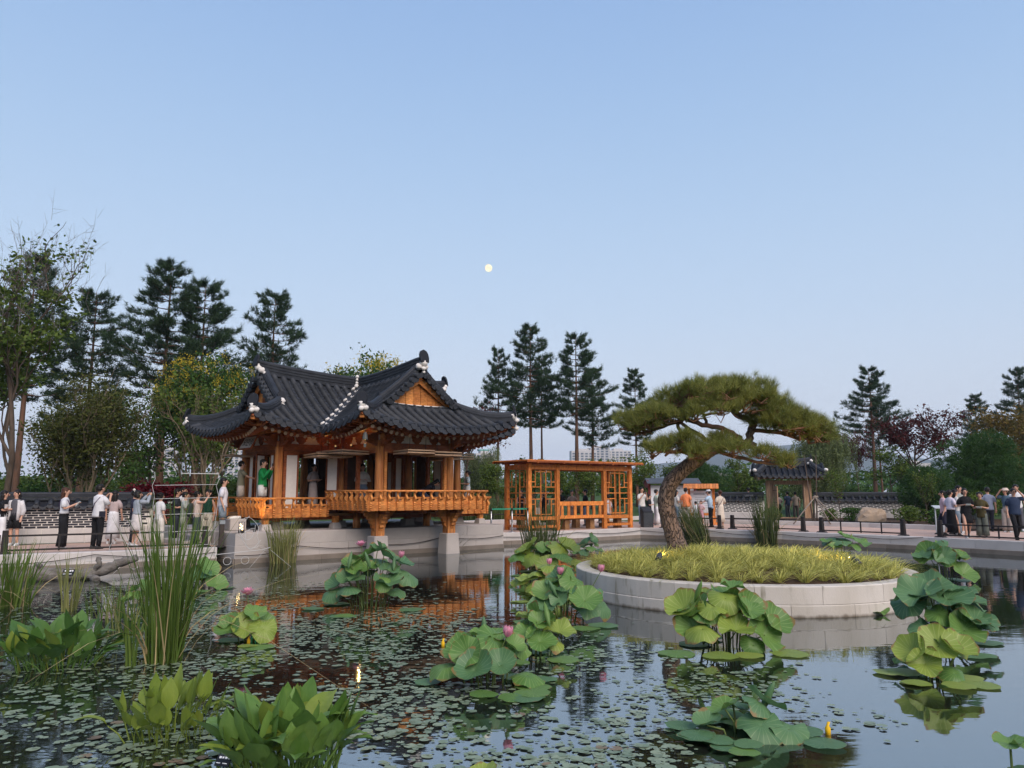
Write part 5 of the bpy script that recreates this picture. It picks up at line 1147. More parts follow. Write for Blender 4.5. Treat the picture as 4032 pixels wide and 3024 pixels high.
# tall grasses behind the pergola and on the lawn
def blades(n, rad, h, rng, w=.012, lean=.18, curve=.3, seg=4, base=None):
    a = rng.uniform(0, 6.28, n); r = rad * np.sqrt(rng.random(n)); B = np.stack([r * np.cos(a), r * np.sin(a), 0 * r], 1) if base is None else base
    az = a + rng.normal(size=n) * .8; L = h * rng.uniform(.6, 1.05, n); o = np.stack([np.cos(az), np.sin(az), 0 * az], 1); ln = np.abs(rng.normal(size=n)) * lean + .02; cv = np.abs(rng.normal(size=n)) * curve
    s = np.stack([-np.sin(az + .7), np.cos(az + .7), 0 * az], 1); V = []
    for k in range(seg + 1):
        u = k / seg; hor = L * (ln * u + cv * u ** 3); z = L * (u - .35 * cv * u ** 3); wd = w * (1 - u) ** .6 + .0012
        c = B + o * hor[:, None] + np.stack([0 * z, 0 * z, z], 1); V += [c - s * wd, c + s * wd]
    V = np.stack(V, 1).reshape(-1, 3); F = []; m = 2 * (seg + 1); i = np.arange(n)[:, None] * m
    for k in range(seg): F.append(np.concatenate([i + 2 * k, i + 2 * k + 1, i + 2 * k + 3, i + 2 * k + 2], 1))
    return V, np.concatenate(F)
REED = mat('reed_green', (.050, .105, .020), (.125, .180, .040), .55, 2, (1, 1, .3), island=True, trans=.25)
REEDP = mat('reed_pale', (.12, .15, .045), (.26, .26, .10), .6, 2, (1, 1, .3), island=True, trans=.25)
REEDD = mat('reed_dark', (.050, .080, .026), (.12, .14, .055), .6, 2, (1, 1, .3), island=True, trans=.25)
STRAW = mat('straw', (.30, .22, .10), (.42, .34, .18), .8, 2, island=True)
def reeds(loc, rad, h, n, m, label, seed, w=.012, lean=.10, curve=.12, tilt=(0, 0)):
    rng = np.random.default_rng(seed); V, F = blades(n, rad, h, rng, w, lean, curve)
    V[:, 0] += V[:, 2] * tilt[0]; V[:, 1] += V[:, 2] * tilt[1]
    o = tag(inst('reed_clump', mesh_np('reed_clump', V, F, m), loc=loc), label, 'reeds', 'reed clumps in the pond')
    if n > 60:
        V, F = blades(n // 6, rad, h * .8, rng, w * .8, .32, 1.1, 5); V[:, 0] += V[:, 2] * tilt[0]; inst('dead_blades', mesh_np('dead_blades', V, F, STRAW), o)['kind'] = 'stuff'
    return o
reeds((-8.96, 13.94, WZ - .05), .42, 1.25, 150, REED, 'reed clump cut by the left edge of the pond view', 1, .014)
reeds((-4.12, 9.5, WZ - .05), .21, 2.0, 170, REED, 'tallest reed clump in the left foreground water', 2, .0105, .10, .08)
reeds((-7.48, 13.4, WZ - .05), .12, 1.1, 34, REEDP, 'thin yellowish reed tuft left of the tallest reeds', 3, .012)
reeds((-4.40, 9.25, WZ - .05), .05, 1.05, 16, REED, 'narrow reed tuft at the left foot of the tallest reeds', 4, .012)
reeds((-6.3, 12.4, WZ - .05), .33, .85, 34, REED, 'loose low reeds behind the tallest reeds', 5, .010, .25)
reeds((-5.6, 11.4, WZ - .05), .28, .8, 26, REEDP, 'few thin reeds between the arum clump and the tallest reeds', 6, .009, .2)
reeds((-6.53, 22.4, WZ - .05), .36, 1.42, 170, REEDP, 'pale reed clump against the platform wall', 7, .012, .12, .15)
reeds((.78, 21.6, WZ - .05), .42, 1.72, 200, REEDD, 'reed clump before the left end of the pergola', 8, .013, .10, .1)
reeds((7.75, 32.5, WZ - .05), .5, 1.75, 220, REEDD, 'reed clump leaning left beside the pine trunk', 9, .016, .12, .1, (-.32, 0))
reeds((10.15, 31.2, WZ - .05), .42, 1.95, 230, REEDD, 'upright reed clump before the far wall, left of the gate', 10, .016, .10, .08)
reeds((-2.05, 27.2, WZ - .05), .4, .8, 26, REEDD, 'few thin drooping stalks beside the right stone pillar', 11, .012, .5, .5)
rng = np.random.default_rng(17)
for i, (x, y, r, h, n) in enumerate(((-1.6, 43.5, 1.3, 1.5, 300), (-.2, 45.5, 1.2, 1.5, 260), (-3.2, 44.5, 1.3, 1.4, 260), (-12.6, 31.5, 1.2, .9, 220), (1.6, 45, 1.1, 1.2, 220))):
    V, F = blades(n, r, h, rng, .02, .2, .4); tag(inst('tall_grass', mesh_np('tall_grass', V, F, REEDD), loc=(x, y, 0)), ('tall grass clump left of the pergola, nearest the pavilion', 'tall grass clump right behind the pergola left corner', 'tall grass clump behind the belt barrier', 'low grass clump behind the crowd near the slim trees', 'tall grass clump seen through the left lattice')[i], 'grass clump')

# ------------------------------------------------------------------ the bent garden pine on the island
def bark_plates():
    m = bpy.data.materials.new('plated_pine_bark'); m.use_nodes = True; t = m.node_tree; N = t.nodes; b = N['Principled BSDF']; b.inputs['Roughness'].default_value = .9; L = t.links.new
    tc = N.new('ShaderNodeTexCoord'); mp = N.new('ShaderNodeMapping'); mp.inputs['Scale'].default_value = (1, 1, .36)
    nz = N.new('ShaderNodeTexNoise'); nz.inputs['Scale'].default_value = 6; vm = N.new('ShaderNodeVectorMath'); vm.operation = 'MULTIPLY_ADD'; vm.inputs[1].default_value = (.30, .30, .30)
    vo = N.new('ShaderNodeTexVoronoi'); vo.feature = 'DISTANCE_TO_EDGE'; vo.inputs['Scale'].default_value = 17
    vc = N.new('ShaderNodeTexVoronoi'); vc.inputs['Scale'].default_value = 17
    n3 = N.new('ShaderNodeTexNoise'); n3.inputs['Scale'].default_value = 2.2; n3.inputs['Detail'].default_value = 5
    cr = N.new('ShaderNodeValToRGB'); cr.color_ramp.elements[0].color = (.045, .034, .030, 1); cr.color_ramp.elements[1].position = .13; cr.color_ramp.elements[1].color = (1, 1, 1, 1)
    pl = N.new('ShaderNodeMix'); pl.data_type = 'RGBA'; pl.inputs[6].default_value = (.21, .125, .080, 1); pl.inputs[7].default_value = (.135, .112, .102, 1)
    pm = N.new('ShaderNodeMix'); pm.data_type = 'RGBA'; pm.blend_type = 'MULTIPLY'; pm.inputs[0].default_value = 1
    bp = N.new('ShaderNodeBump'); bp.inputs['Strength'].default_value = .9; bp.inputs['Distance'].default_value = .03
    L(tc.outputs['Object'], mp.inputs[0]); L(mp.outputs[0], nz.inputs['Vector']); L(nz.outputs[1], vm.inputs[0]); L(mp.outputs[0], vm.inputs[2])
    for v in (vo, vc): L(vm.outputs[0], v.inputs['Vector'])
    L(vo.outputs['Distance'], cr.inputs[0]); L(mp.outputs[0], n3.inputs['Vector']); L(n3.outputs[0], pl.inputs[0]); L(pl.outputs[2], pm.inputs[6]); L(cr.outputs[0], pm.inputs[7]); L(pm.outputs[2], b.inputs['Base Color'])
    L(cr.outputs[0], bp.inputs['Height']); L(bp.outputs[0], b.inputs['Normal']); return m
PLATE = bark_plates()
BPX, BPY = 3.62, 16.95
BN = empty('bent_pine', (BPX, BPY, .12)); tag(BN, 'old garden pine with a bent plated trunk and spreading flat crown on the island', 'tree')
rng = np.random.default_rng(5)
def smooth_path(pts, n=5):
    P = np.array(pts, float); out_ = []
    for i in range(len(P) - 1):
        p0, p1, p2, p3 = P[max(0, i - 1)], P[i], P[i + 1], P[min(len(P) - 1, i + 2)]
        for k in range(n):
            t = k / n; out_.append(.5 * ((2 * p1) + (-p0 + p2) * t + (2 * p0 - 5 * p1 + 4 * p2 - p3) * t * t + (-p0 + 3 * p1 - 3 * p2 + p3) * t ** 3))
    out_.append(P[-1]); return np.array(out_)
# trunk and limbs: x along the picture, y in depth, z up, then radius (metres from the trunk's foot)
TR = [(.02, 0, -.15, .27), (.0, 0, .08, .225), (-.09, .03, .45, .20), (-.20, .05, .85, .185), (-.26, .04, 1.22, .18), (-.18, .0, 1.58, .175), (.10, -.06, 1.90, .165), (.52, -.10, 2.20, .15), (.85, -.10, 2.42, .135)]
tp_ = smooth_path(TR, 6); wob = rng.normal(size=len(tp_)) * .006
MB().tube(tp_[:, :3], tp_[:, 3] + wob, 18).build('trunk', PLATE, BN)
LIMBS = [[(.80, -.10, 2.36, .12), (1.25, .02, 2.52, .10), (1.75, .08, 2.44, .085)],
         [(1.58, .06, 2.46, .085), (1.66, .05, 2.75, .085), (1.72, .1, 2.95, .07), (1.35, .15, 3.20, .05), (1.0, .1, 3.40, .03)],
         [(1.45, .04, 2.60, .06), (.95, -.25, 2.80, .055), (.40, -.3, 2.92, .05), (.10, -.28, 3.02, .045), (.0, -.25, 2.86, .04), (.05, -.2, 2.62, .035)],
         [(1.70, .08, 2.78, .05), (2.25, -.1, 2.72, .045), (2.75, -.15, 2.58, .035), (3.3, -.1, 2.66, .02)],
         [(.55, -.1, 2.24, .06), (.1, -.35, 2.28, .045), (-.35, -.5, 2.30, .035), (-.75, -.55, 2.42, .018)],
         [(.80, -.12, 2.36, .05), (1.2, -.5, 2.16, .04), (1.65, -.7, 2.05, .03), (2.15, -.75, 1.98, .02)],
         [(.12, -.28, 3.0, .045), (-.3, -.1, 2.86, .04), (-.7, .05, 2.74, .03), (-1.2, .1, 2.82, .018)],
         [(.9, .1, 2.44, .06), (.6, .6, 2.75, .05), (.2, .9, 3.05, .035), (-.3, 1.0, 3.15, .02)],
         [(1.7, .1, 2.9, .05), (2.1, .6, 3.05, .04), (2.5, .8, 3.1, .02)],
         [(1.35, .15, 3.2, .04), (1.7, -.3, 3.45, .03), (2.1, -.35, 3.5, .015)], [(.6, -.28, 2.9, .035), (.45, -.5, 3.2, .025), (.15, -.6, 3.4, .015)]]
for Lm in LIMBS:
    q = smooth_path(Lm, 5); q[:, :3] += rng.normal(size=(len(q), 3)) * .012; MB().tube(q[:, :3], q[:, 3], 9).build('limb', PLATE if Lm[0][3] > .08 else BARKR, BN)
# foliage pads: centre, half sizes
PADS = [(-1.15, .05, 2.92, .50, .45, .20), (-.55, .05, 3.10, .55, .55, .24), (-.05, -.15, 3.38, .65, .6, .22), (.62, -.1, 3.62, .68, .65, .22), (1.32, .0, 3.70, .70, .65, .24), (1.92, -.1, 3.52, .52, .55, .24),
        (.55, -.5, 3.22, .55, .4, .16), (1.45, -.5, 3.22, .6, .45, .2), (2.15, -.3, 3.12, .58, .55, .24), (2.72, -.15, 2.95, .52, .5, .25), (3.12, -.1, 2.66, .42, .42, .2), (2.3, -.55, 2.78, .55, .35, .15), (-.2, -.45, 2.98, .45, .35, .14),
        (-.35, -.55, 2.38, .52, .42, .18), (.35, -.6, 2.32, .45, .35, .15), (1.0, -.7, 2.28, .48, .35, .14), (1.72, -.8, 2.14, .46, .32, .13), (2.15, -.8, 1.98, .25, .25, .1), (-.85, -.05, 2.72, .38, .4, .12),
        (-.25, 1.0, 3.22, .6, .55, .2), (.6, .9, 3.45, .7, .6, .22), (1.5, .9, 3.45, .7, .6, .22), (2.4, .8, 3.12, .6, .55, .22), (.95, .3, 3.6, .8, .5, .2), (2.85, .5, 2.85, .45, .45, .2), (-.75, .7, 2.95, .45, .45, .18), (3.0, -.3, 2.78, .4, .3, .2),
        (.2, -.5, 3.52, .45, .4, .16), (1.0, -.55, 3.50, .5, .4, .16), (1.75, -.55, 3.36, .42, .35, .16), (.0, .2, 3.2, .5, .4, .14), (2.55, -.5, 3.0, .42, .35, .18), (-.9, -.3, 2.88, .42, .35, .15), (1.9, -.2, 2.95, .4, .35, .13), (.85, -.35, 2.5, .3, .25, .1), (-.05, -.65, 2.45, .3, .3, .12), (3.35, .0, 2.62, .25, .3, .14)]
PADS += [(x + rng.uniform(-.1, .1), y, z, .40, .32, .15) for x, y, z in ((-.75, -.35, 2.80), (.35, -.6, 3.02), (.95, -.6, 3.1), (2.05, -.6, 2.92), (2.7, -.45, 2.72), (3.1, -.3, 2.52), (1.2, -.2, 3.35), (2.2, .2, 3.35), (-.55, -.5, 3.02), (.2, -.75, 2.22), (-.6, -.6, 2.22))]
PADS = [(x * .95 + .06, y, z + .05 + rng.uniform(-.04, .06), rx * .98, ry, rz_ * 1.12) for x, y, z, rx, ry, rz_ in PADS]
BARKT = mat('pine_twig_bark', (.24, .12, .07), (.15, .085, .055), .9, 6)
PP = []; DD = []; tw = MB()
ends = np.concatenate([smooth_path(Lm, 5)[3:, :3] for Lm in LIMBS])
for (x, y, z, rx, ry, rz_) in PADS:
    c = np.array([x, y, z]); area = rx * ry; n = int(225 * area + 24)
    d = unit(rng.normal(size=(n, 3))); d[:, 2] = np.abs(d[:, 2]) * 1.0 - .22; r = rng.uniform(.3, 1, (n, 1)) ** .45
    nz_ = .75 + .35 * np.sin(d[:, :1] * 5 + x * 3) * np.cos(d[:, 1:2] * 4 + y)
    Q = c + d * r * nz_ * np.array([rx, ry, rz_]) * 1.12 + rng.normal(size=(n, 3)) * .045; PP.append(Q); DD.append(unit(d * np.array([.7, .7, .4]) + np.array([0, 0, .85]) + rng.normal(size=(n, 3)) * .3))
    a = ends[np.argmin(np.linalg.norm(ends - c, axis=1))]; hub = c - np.array([0, 0, rz_ * .7])
    mid = (a + hub) / 2 + rng.normal(size=3) * .08; tw.tube(smooth_path([(*a, 0), (*mid, 0), (*hub, 0)], 4)[:, :3], np.linspace(.034, .016, 9), 6, cap=False)
    for k in range(int(26 * area) + 7):
        e = Q[rng.integers(0, n)]; s = hub + rng.normal(size=3) * np.array([rx, ry, .05]) * .25; mid = s * .45 + e * .55 + rng.normal(size=3) * .05 - np.array([0, 0, .04]); tw.tube([s, mid, e], [.014, .010, .005], 4, cap=False)
tw.build('twigs', BARKT, BN)['kind'] = 'stuff'
P = np.concatenate(PP); D = np.concatenate(DD)
hole = np.sin(P[:, 0] * 6.1 + 2 * np.sin(P[:, 1] * 3)) * np.sin(P[:, 2] * 9.3 + 1.7 * np.sin(P[:, 0] * 2.3)) + .5 * np.sin(P[:, 1] * 7 + P[:, 0] * 3)
kp = (hole > -.42) | (rng.random(len(P)) < .12); P, D = P[kp], D[kp]
V, F = needles(P, D, 36, .20, .0085, rng, .55)
inst('crown', mesh_np('crown', V, F, BONS), BN)

# ------------------------------------------------------------------ yellow-green grass tufts on the island
HAK = mat('golden_grass', (.20, .21, .035), (.74, .70, .22), .55, 2, island=True, trans=.35)
TUF = []
for sd in range(4):
    rng = np.random.default_rng(100 + sd); V, F = blades(66, .05, .31, rng, .0095, .72, 1.15, 5); TUF.append((V, F, mesh_np('grass_tuft', V, F, HAK)))
rng = np.random.default_rng(77); spots = []; tries = 0
while len(spots) < 560 and tries < 40000:
    tries += 1; r = (IR - .40) * math.sqrt(rng.random()); a = rng.uniform(0, 6.28); x, y = r * math.cos(a), r * math.sin(a)
    if math.hypot(x - (BPX - IX), y - (BPY - IY)) < .42 or (abs(x - (BPX - IX) + .45) < .5 and abs(y - (BPY - IY) + .35) < .42): continue
    dmin = .235 if y > -1.2 else .31
    if any((x - p[0]) ** 2 + (y - p[1]) ** 2 < dmin ** 2 for p in spots): continue
    spots.append((x, y, r))
front = sorted(spots, key=lambda p: p[1])[:46]; fs = set(front); vv = []
for i, (x, y, r) in enumerate(spots):
    s = rng.uniform(.68, 1.2); rz = rng.uniform(0, 6.28); v, f, me = TUF[i % 4]; z = isle_z(r) - .02
    if (x, y, r) in fs:
        o = inst('grass_tuft', me, None, (IX + x, IY + y, z), (0, 0, rz), (s, s, s)); tag(o, 'golden grass tuft in the front rows along the island rim', 'grass tuft', 'front grass tufts on the island')
    else:
        c, s_ = math.cos(rz), math.sin(rz); q = v * s; vv.append((np.stack([q[:, 0] * c - q[:, 1] * s_ + x, q[:, 0] * s_ + q[:, 1] * c + y, q[:, 2] + z], 1), f))
V, F = joined(vv); tag(inst('ground_cover_grass', mesh_np('ground_cover_grass', V, F, HAK), loc=(IX, IY, 0)), 'golden-green grass covering the island around the pine', 'grass', kind='stuff')

# ------------------------------------------------------------------ lotus
def lotus_mat(name, c1, c2, vein, worn=False):
    m = mat(name, c1, c2, .45, 2.0, trans=.28, objrand=.6, spec=.35); t = m.node_tree; N = t.nodes; L = t.links.new; mix = N[m['mix']]; tc = N.new('ShaderNodeTexCoord'); sp = N.new('ShaderNodeSeparateXYZ')
    at = N.new('ShaderNodeMath'); at.operation = 'ARCTAN2'; mu = N.new('ShaderNodeMath'); mu.operation = 'MULTIPLY'; mu.inputs[1].default_value = 10; si = N.new('ShaderNodeMath'); si.operation = 'SINE'; ab = N.new('ShaderNodeMath'); ab.operation = 'ABSOLUTE'
    pw = N.new('ShaderNodeMapRange'); pw.inputs[1].default_value = 0.0; pw.inputs[2].default_value = .28; pw.inputs[3].default_value = .85; pw.inputs[4].default_value = 0
    mx = N.new('ShaderNodeMix'); mx.data_type = 'RGBA'; mx.inputs[7].default_value = (*vein, 1); b = N['Principled BSDF']
    L(tc.outputs['Object'], sp.inputs[0]); L(sp.outputs[1], at.inputs[0]); L(sp.outputs[0], at.inputs[1]); L(at.outputs[0], mu.inputs[0]); L(mu.outputs[0], si.inputs[0]); L(si.outputs[0], ab.inputs[0]); L(ab.outputs[0], pw.inputs[0]); L(pw.outputs[0], mx.inputs[0]); L(mix.outputs[2], mx.inputs[6])
    if worn:                                         # brown, nibbled rims
        ln = N.new('ShaderNodeVectorMath'); ln.operation = 'LENGTH'; nz = N.new('ShaderNodeTexNoise'); nz.inputs['Scale'].default_value = 3.2; oi_ = N.new('ShaderNodeObjectInfo'); va = N.new('ShaderNodeVectorMath'); va.operation = 'ADD'; ma = N.new('ShaderNodeMath'); ma.operation = 'MULTIPLY_ADD'; ma.inputs[1].default_value = .55
        er = N.new('ShaderNodeMapRange'); er.inputs[1].default_value = 1.30; er.inputs[2].default_value = 1.40; mb_ = N.new('ShaderNodeMix'); mb_.data_type = 'RGBA'; mb_.inputs[7].default_value = (.23, .15, .05, 1)
        L(tc.outputs['Object'], ln.inputs[0]); L(tc.outputs['Object'], va.inputs[0]); L(oi_.outputs['Random'], va.inputs[1]); L(va.outputs[0], nz.inputs['Vector']); L(nz.outputs[0], ma.inputs[0]); L(ln.outputs['Value'], ma.inputs[2]); L(ma.outputs[0], er.inputs[0]); L(er.outputs[0], mb_.inputs[0]); L(mx.outputs[2], mb_.inputs[6]); mx = mb_
    L(mx.outputs[2], b.inputs['Base Color']); tr = [n for n in N if n.type == 'BSDF_TRANSLUCENT'][0]; L(mx.outputs[2], tr.inputs[0]); return m
LOT = {'g': lotus_mat('lotus_green', (.085, .19, .042), (.15, .265, .062), (.28, .40, .14), True), 'b': lotus_mat('lotus_bluegreen', (.070, .165, .070), (.125, .235, .095), (.21, .32, .15), True), 'y': lotus_mat('lotus_yellowgreen', (.18, .265, .040), (.28, .35, .065), (.40, .47, .15), True)}
def lotus_leaf(seed, cup, ruf):
    rg = random.Random(seed); rs = [0, .08, .3, .55, .78, .93, 1.0]; n = 30; V = []; F = []; ph = [rg.uniform(0, 6.28) for _ in range(4)]; fold = rg.uniform(-.25, .35); fa = rg.uniform(0, 3.14)
    for i, r in enumerate(rs):
        for j in range(n):
            a = 2 * math.pi * j / n; R_ = r * (1 + .05 * math.sin(3 * a + ph[0]) + .03 * math.sin(7 * a + ph[1]))
            x, y = R_ * math.cos(a), R_ * math.sin(a); u = x * math.cos(fa) + y * math.sin(fa)
            z = cup * r * r - .10 * math.exp(-(r / .16) ** 2) + ruf * r ** 3 * (math.sin(4 * a + ph[2]) + .6 * math.sin(7 * a + ph[3])) + fold * u * u
            V.append((x, y, z))
    for i in range(len(rs) - 1):
        for j in range(n): F.append((i * n + j, i * n + (j + 1) % n, (i + 1) * n + (j + 1) % n, (i + 1) * n + j))
    return V, F
LEAF = {k: [MB().add(*lotus_leaf(s, c, r), True).mesh('leaf', LOT[k]) for s, c, r in ((1, .22, .08), (2, .10, .11), (3, .38, .08), (4, -.14, .13), (5, .18, .16), (6, -.28, .09))] for k in LOT}
FLOAT = {k: MB().add([(x, y, z * .12) for x, y, z in lotus_leaf(9, .05, .10)[0]], lotus_leaf(9, .05, .1)[1], True).mesh('floating_leaf', LOT[k]) for k in LOT}
STEMM = mat('lotus_stem', (.12, .17, .05), (.09, .12, .04), .6, 6)
PETAL = mat('lotus_petal', (.72, .42, .50), (.75, .22, .36), .5, 5, (1, 1, .8), trans=.3); POD = mat('lotus_pod', (.32, .36, .09), (.25, .3, .08), .6, 6)
def petal_mesh(open_):
    mb = MB()
    for ring, (k, tilt, ln) in enumerate(((5, .15 + .25 * open_, .10), (7, .30 + .55 * open_, .105))):
        for p in range(k):
            a = 2 * math.pi * (p + .5 * ring) / k; V = []
            for i in range(5):
                u = i / 4; wd = .036 * math.sin(math.pi * min(1, u * .9 + .12)) ; hr = .012 + ln * math.sin(tilt) * math.sin(u * (1.9 if open_ < .5 else 1.55)); z = ln * u * math.cos(tilt * (.5 + .6 * u))
                for s in (-1, 0, 1):
                    rr_ = hr - (abs(s) * .006); V.append((rr_ * math.cos(a) - s * wd * math.sin(a), rr_ * math.sin(a) + s * wd * math.cos(a), z))
            mb.add(V, [(3 * i + c, 3 * i + c + 1, 3 * i + c + 4, 3 * i + c + 3) for i in range(4) for c in (0, 1)], True)
    return mb.mesh('flower', PETAL)
BUD, FLW = petal_mesh(.05), petal_mesh(1.0)
SCROLL = {k: MB().tube([(0, 0, -.5), (0, 0, -.3), (0, 0, .0), (0, 0, .3), (0, 0, .5)], [.01, .09, .13, .09, .01], 8).mesh('rolled_leaf', LOT[k]) for k in LOT}
def lotus(loc, hw, h, n, tint, label, seed, rad=.20, floats=4, flowers=(), scroll=1, face=.5):
    rg = random.Random(seed); e = empty('lotus_clump', (loc[0], loc[1], WZ)); tag(e, label, 'lotus', 'lotus clumps'); tints = tint if len(tint) > 1 else tint * 3
    def stem(p, r=.009, b=.45):
        bx_, by = p[0] * b + rg.uniform(-.05, .05), p[1] * b + rg.uniform(-.05, .05)
        MB().tube([(bx_, by, -.06), (bx_ * .8 + p[0] * .2, by * .8 + p[1] * .2, p[2] * .45), (p[0], p[1], p[2] - .02)], [r, r, r * .8], 6, cap=False).build('stem', STEMM, e)
    for i in range(n):
        a = 2.4 * i + rg.uniform(-.3, .3); q = math.sqrt((i + .5) / n); x, y = hw * .85 * q * math.cos(a), hw * .58 * q * math.sin(a)
        z = h * (.95 - .55 * q ** 1.3 * (1.1 if y < 0 else .6) + rg.uniform(-.26, .08)); z = max(.09, z); k = rg.choice(tints); s = rad * rg.uniform(.68, 1.18)
        tl = rg.uniform(.12, 1.0); o = Vector((x, y, 0)); o = o.normalized() if o.length > 1e-3 else Vector((0, -1, 0))
        d = (o * .8 + Vector((rg.uniform(-.5, .5), -face + rg.uniform(-.4, .3), 0))) * tl + Vector((0, 0, 1)); L_ = inst('leaf', rg.choice(LEAF[k]), e, (x, y, z), d.to_track_quat('Z', 'Y').to_euler(), (s, s * rg.uniform(.85, 1.05), s))
        L_.rotation_euler.rotate_axis('Z', rg.uniform(0, 6.28)); stem((x, y, z))
    for i in range(floats):
        a = rg.uniform(0, 6.28); r = hw * rg.uniform(.55, 1.15); s = rad * rg.uniform(.65, 1.0); k = rg.choice(tints); inst('floating_leaf', FLOAT[k], e, (r * math.cos(a), r * math.sin(a) - hw * .25, .014 + .003 * i), (rg.uniform(-.03, .03), rg.uniform(-.03, .03), a), (s, s, s))
    for (x, y, z, op) in flowers:
        inst('flower', FLW if op else BUD, e, (x, y, z), (rg.uniform(-.2, .2), rg.uniform(-.2, .2), 0), (1.15,) * 3); stem((x, y, z + .03), .007, .5)
    for i in range(scroll):
        a = rg.uniform(0, 6.28); p = (hw * .5 * math.cos(a), hw * .5 * math.sin(a), h * rg.uniform(.75, .95)); inst('rolled_leaf', SCROLL[tints[0]], e, p, (rg.uniform(-.5, .5), rg.uniform(-.9, .9), 0), (.28, .28, .32)); stem(p)
    return e
lotus((-3.56, 10.76), .42, .42, 8, 'gy', 'small lotus clump with an open pink flower right of the tall reeds', 1, .20, 3, ((-.05, .05, .60, 1),), 0, .9)
lotus((-2.49, 13.94), .85, .98, 26, 'bbg', 'big blue-green lotus clump before the pavilion pillars', 2, .24, 5, ((.55, -.2, .86, 0), (-.25, .3, 1.02, 1)), 3)
lotus((-.27, 8.45), .60, .56, 16, 'bgg', 'lotus clump with a pink bud in the centre foreground', 3, .19, 9, ((.22, -.15, .50, 0),), 1, .8)
lotus((.28, 9.8), .42, .58, 11, 'ggy', 'yellowish lotus clump just behind the centre clump', 4, .19, 3, (), 1)
lotus((.85, 12.3), .66, .70, 15, 'bbg', 'lotus clump touching the left side of the island', 5, .23, 4, ((-.1, 0, .72, 0), (.55, .1, .75, 0)), 1, .8)
lotus((.62, 15.1), .60, .66, 11, 'gyy', 'yellow-green lotus clump behind the one at the island edge', 6, .24, 3, ((.1, 0, .62, 0),), 0)
lotus((.81, 19.6), .95, .92, 16, 'yyg', 'bright yellow-green lotus clump before the pergola reeds', 7, .30, 3, (), 1)
lotus((2.8, 10.4), .74, .78, 24, 'gyg', 'large upright lotus clump right before the island', 8, .23, 6, (), 1, .9)
lotus((5.75, 10.6), .68, .80, 17, 'bbg', 'dark lotus clump at the right side of the island', 9, .26, 3, (), 0, .9)
lotus((4.60, 8.75), .42, .48, 11, 'yyg', 'low yellow-green lotus clump in front of the dark right-hand one', 10, .19, 8, (), 1, .7)
lotus((9.78, 17.85), .60, .98, 12, 'ggb', 'lotus clump in the shade below the right bank', 11, .28, 3, (), 0)
lotus((1.96, 6.75), .50, .31, 7, 'bgb', 'low lotus clump with many floating leaves at the bottom right', 12, .17, 16, (), 1, .3)
lotus((-6.5, 16.5), .55, .5, 7, 'bgg', 'lotus clump half hidden behind the tall reeds', 13, .24, 4, (), 0)
lotus((10.9, 26.0), .8, .62, 9, 'bgg', 'far lotus clump behind the right side of the island grass', 14, .30, 3, (), 0)
lotus((-.12, 5.5), .22, .12, 4, 'gy', 'lotus leaf tips rising at the bottom edge of the picture', 15, .13, 2, (), 0)
lotus((3.42, 5.45), .14, .42, 3, 'g', 'lotus leaf edge at the bottom right corner', 16, .15, 0, (), 0)
lotus((-6.5, 13.9), .34, .36, 5, 'gg', 'small bright lotus group among the thin reeds', 17, .22, 2, (), 0)
lotus((2.2, 22.6), .55, .78, 8, 'bbg', 'sparse dark lotus clump behind the left rim of the island', 18, .22, 1, (), 0)
lotus((6.0, 13.2), .25, .22, 3, 'gg', 'few lotus leaves at the right foot of the island', 19, .18, 3, (), 0)

# ------------------------------------------------------------------ arum-like clumps with upright blades
ARU = {'d': mat('arum_green', (.050, .125, .024), (.115, .215, .045), .4, 5, (2, 2, .6), .2, 12, trans=.25, objrand=.6, spec=.4), 'y': mat('arum_yellowgreen', (.13, .20, .024), (.24, .30, .05), .4, 5, (2, 2, .6), .2, 12, trans=.3, objrand=.6, spec=.35), 'g': mat('arum_midgreen', (.075, .165, .030), (.17, .28, .06), .4, 5, (2, 2, .6), .2, 12, trans=.25, objrand=.6, spec=.4)}
def arum_leaf(seed, bend, wd, k):
    rg = random.Random(seed); V = []; F = []; m = MB(); sl = .40
    m.tube([(0, 0, -.08), (0, bend * .05, sl * .5), (0, bend * .16, sl)], [.018, .014, .011], 6, cap=False)
    for i in range(9):
        u = i / 8; y = bend * (.16 + .9 * u ** 1.4 * .55); z = sl + .60 * u * (1 - .45 * abs(bend) * u); w_ = wd * (math.sin(math.pi * min(1, u ** .72)) * .95 + .02); tw = .25 * rg.uniform(-1, 1)
        for s in (-1, -.5, 0, .5, 1): V.append((w_ * s + .03 * tw * u, y - .10 * abs(s) * w_ * 4 * (.5 - u * .3), z + .05 * abs(s) * (1 - u) + .012 * math.sin(u * 9 + s * 3 + seed)))
    for i in range(8):
        for c in range(4): F.append((5 * i + c, 5 * i + c + 1, 5 * i + c + 6, 5 * i + c + 5))
    return m.add(V, F, True).mesh('leaf', ARU[k])
ARL = {k: [arum_leaf(s, b, w_, k) for s, b, w_ in ((1, .15, .145), (2, .40, .16), (3, .7, .14), (4, -.1, .155), (5, .95, .15), (6, .3, .17), (7, -.3, .15))] for k in ARU}
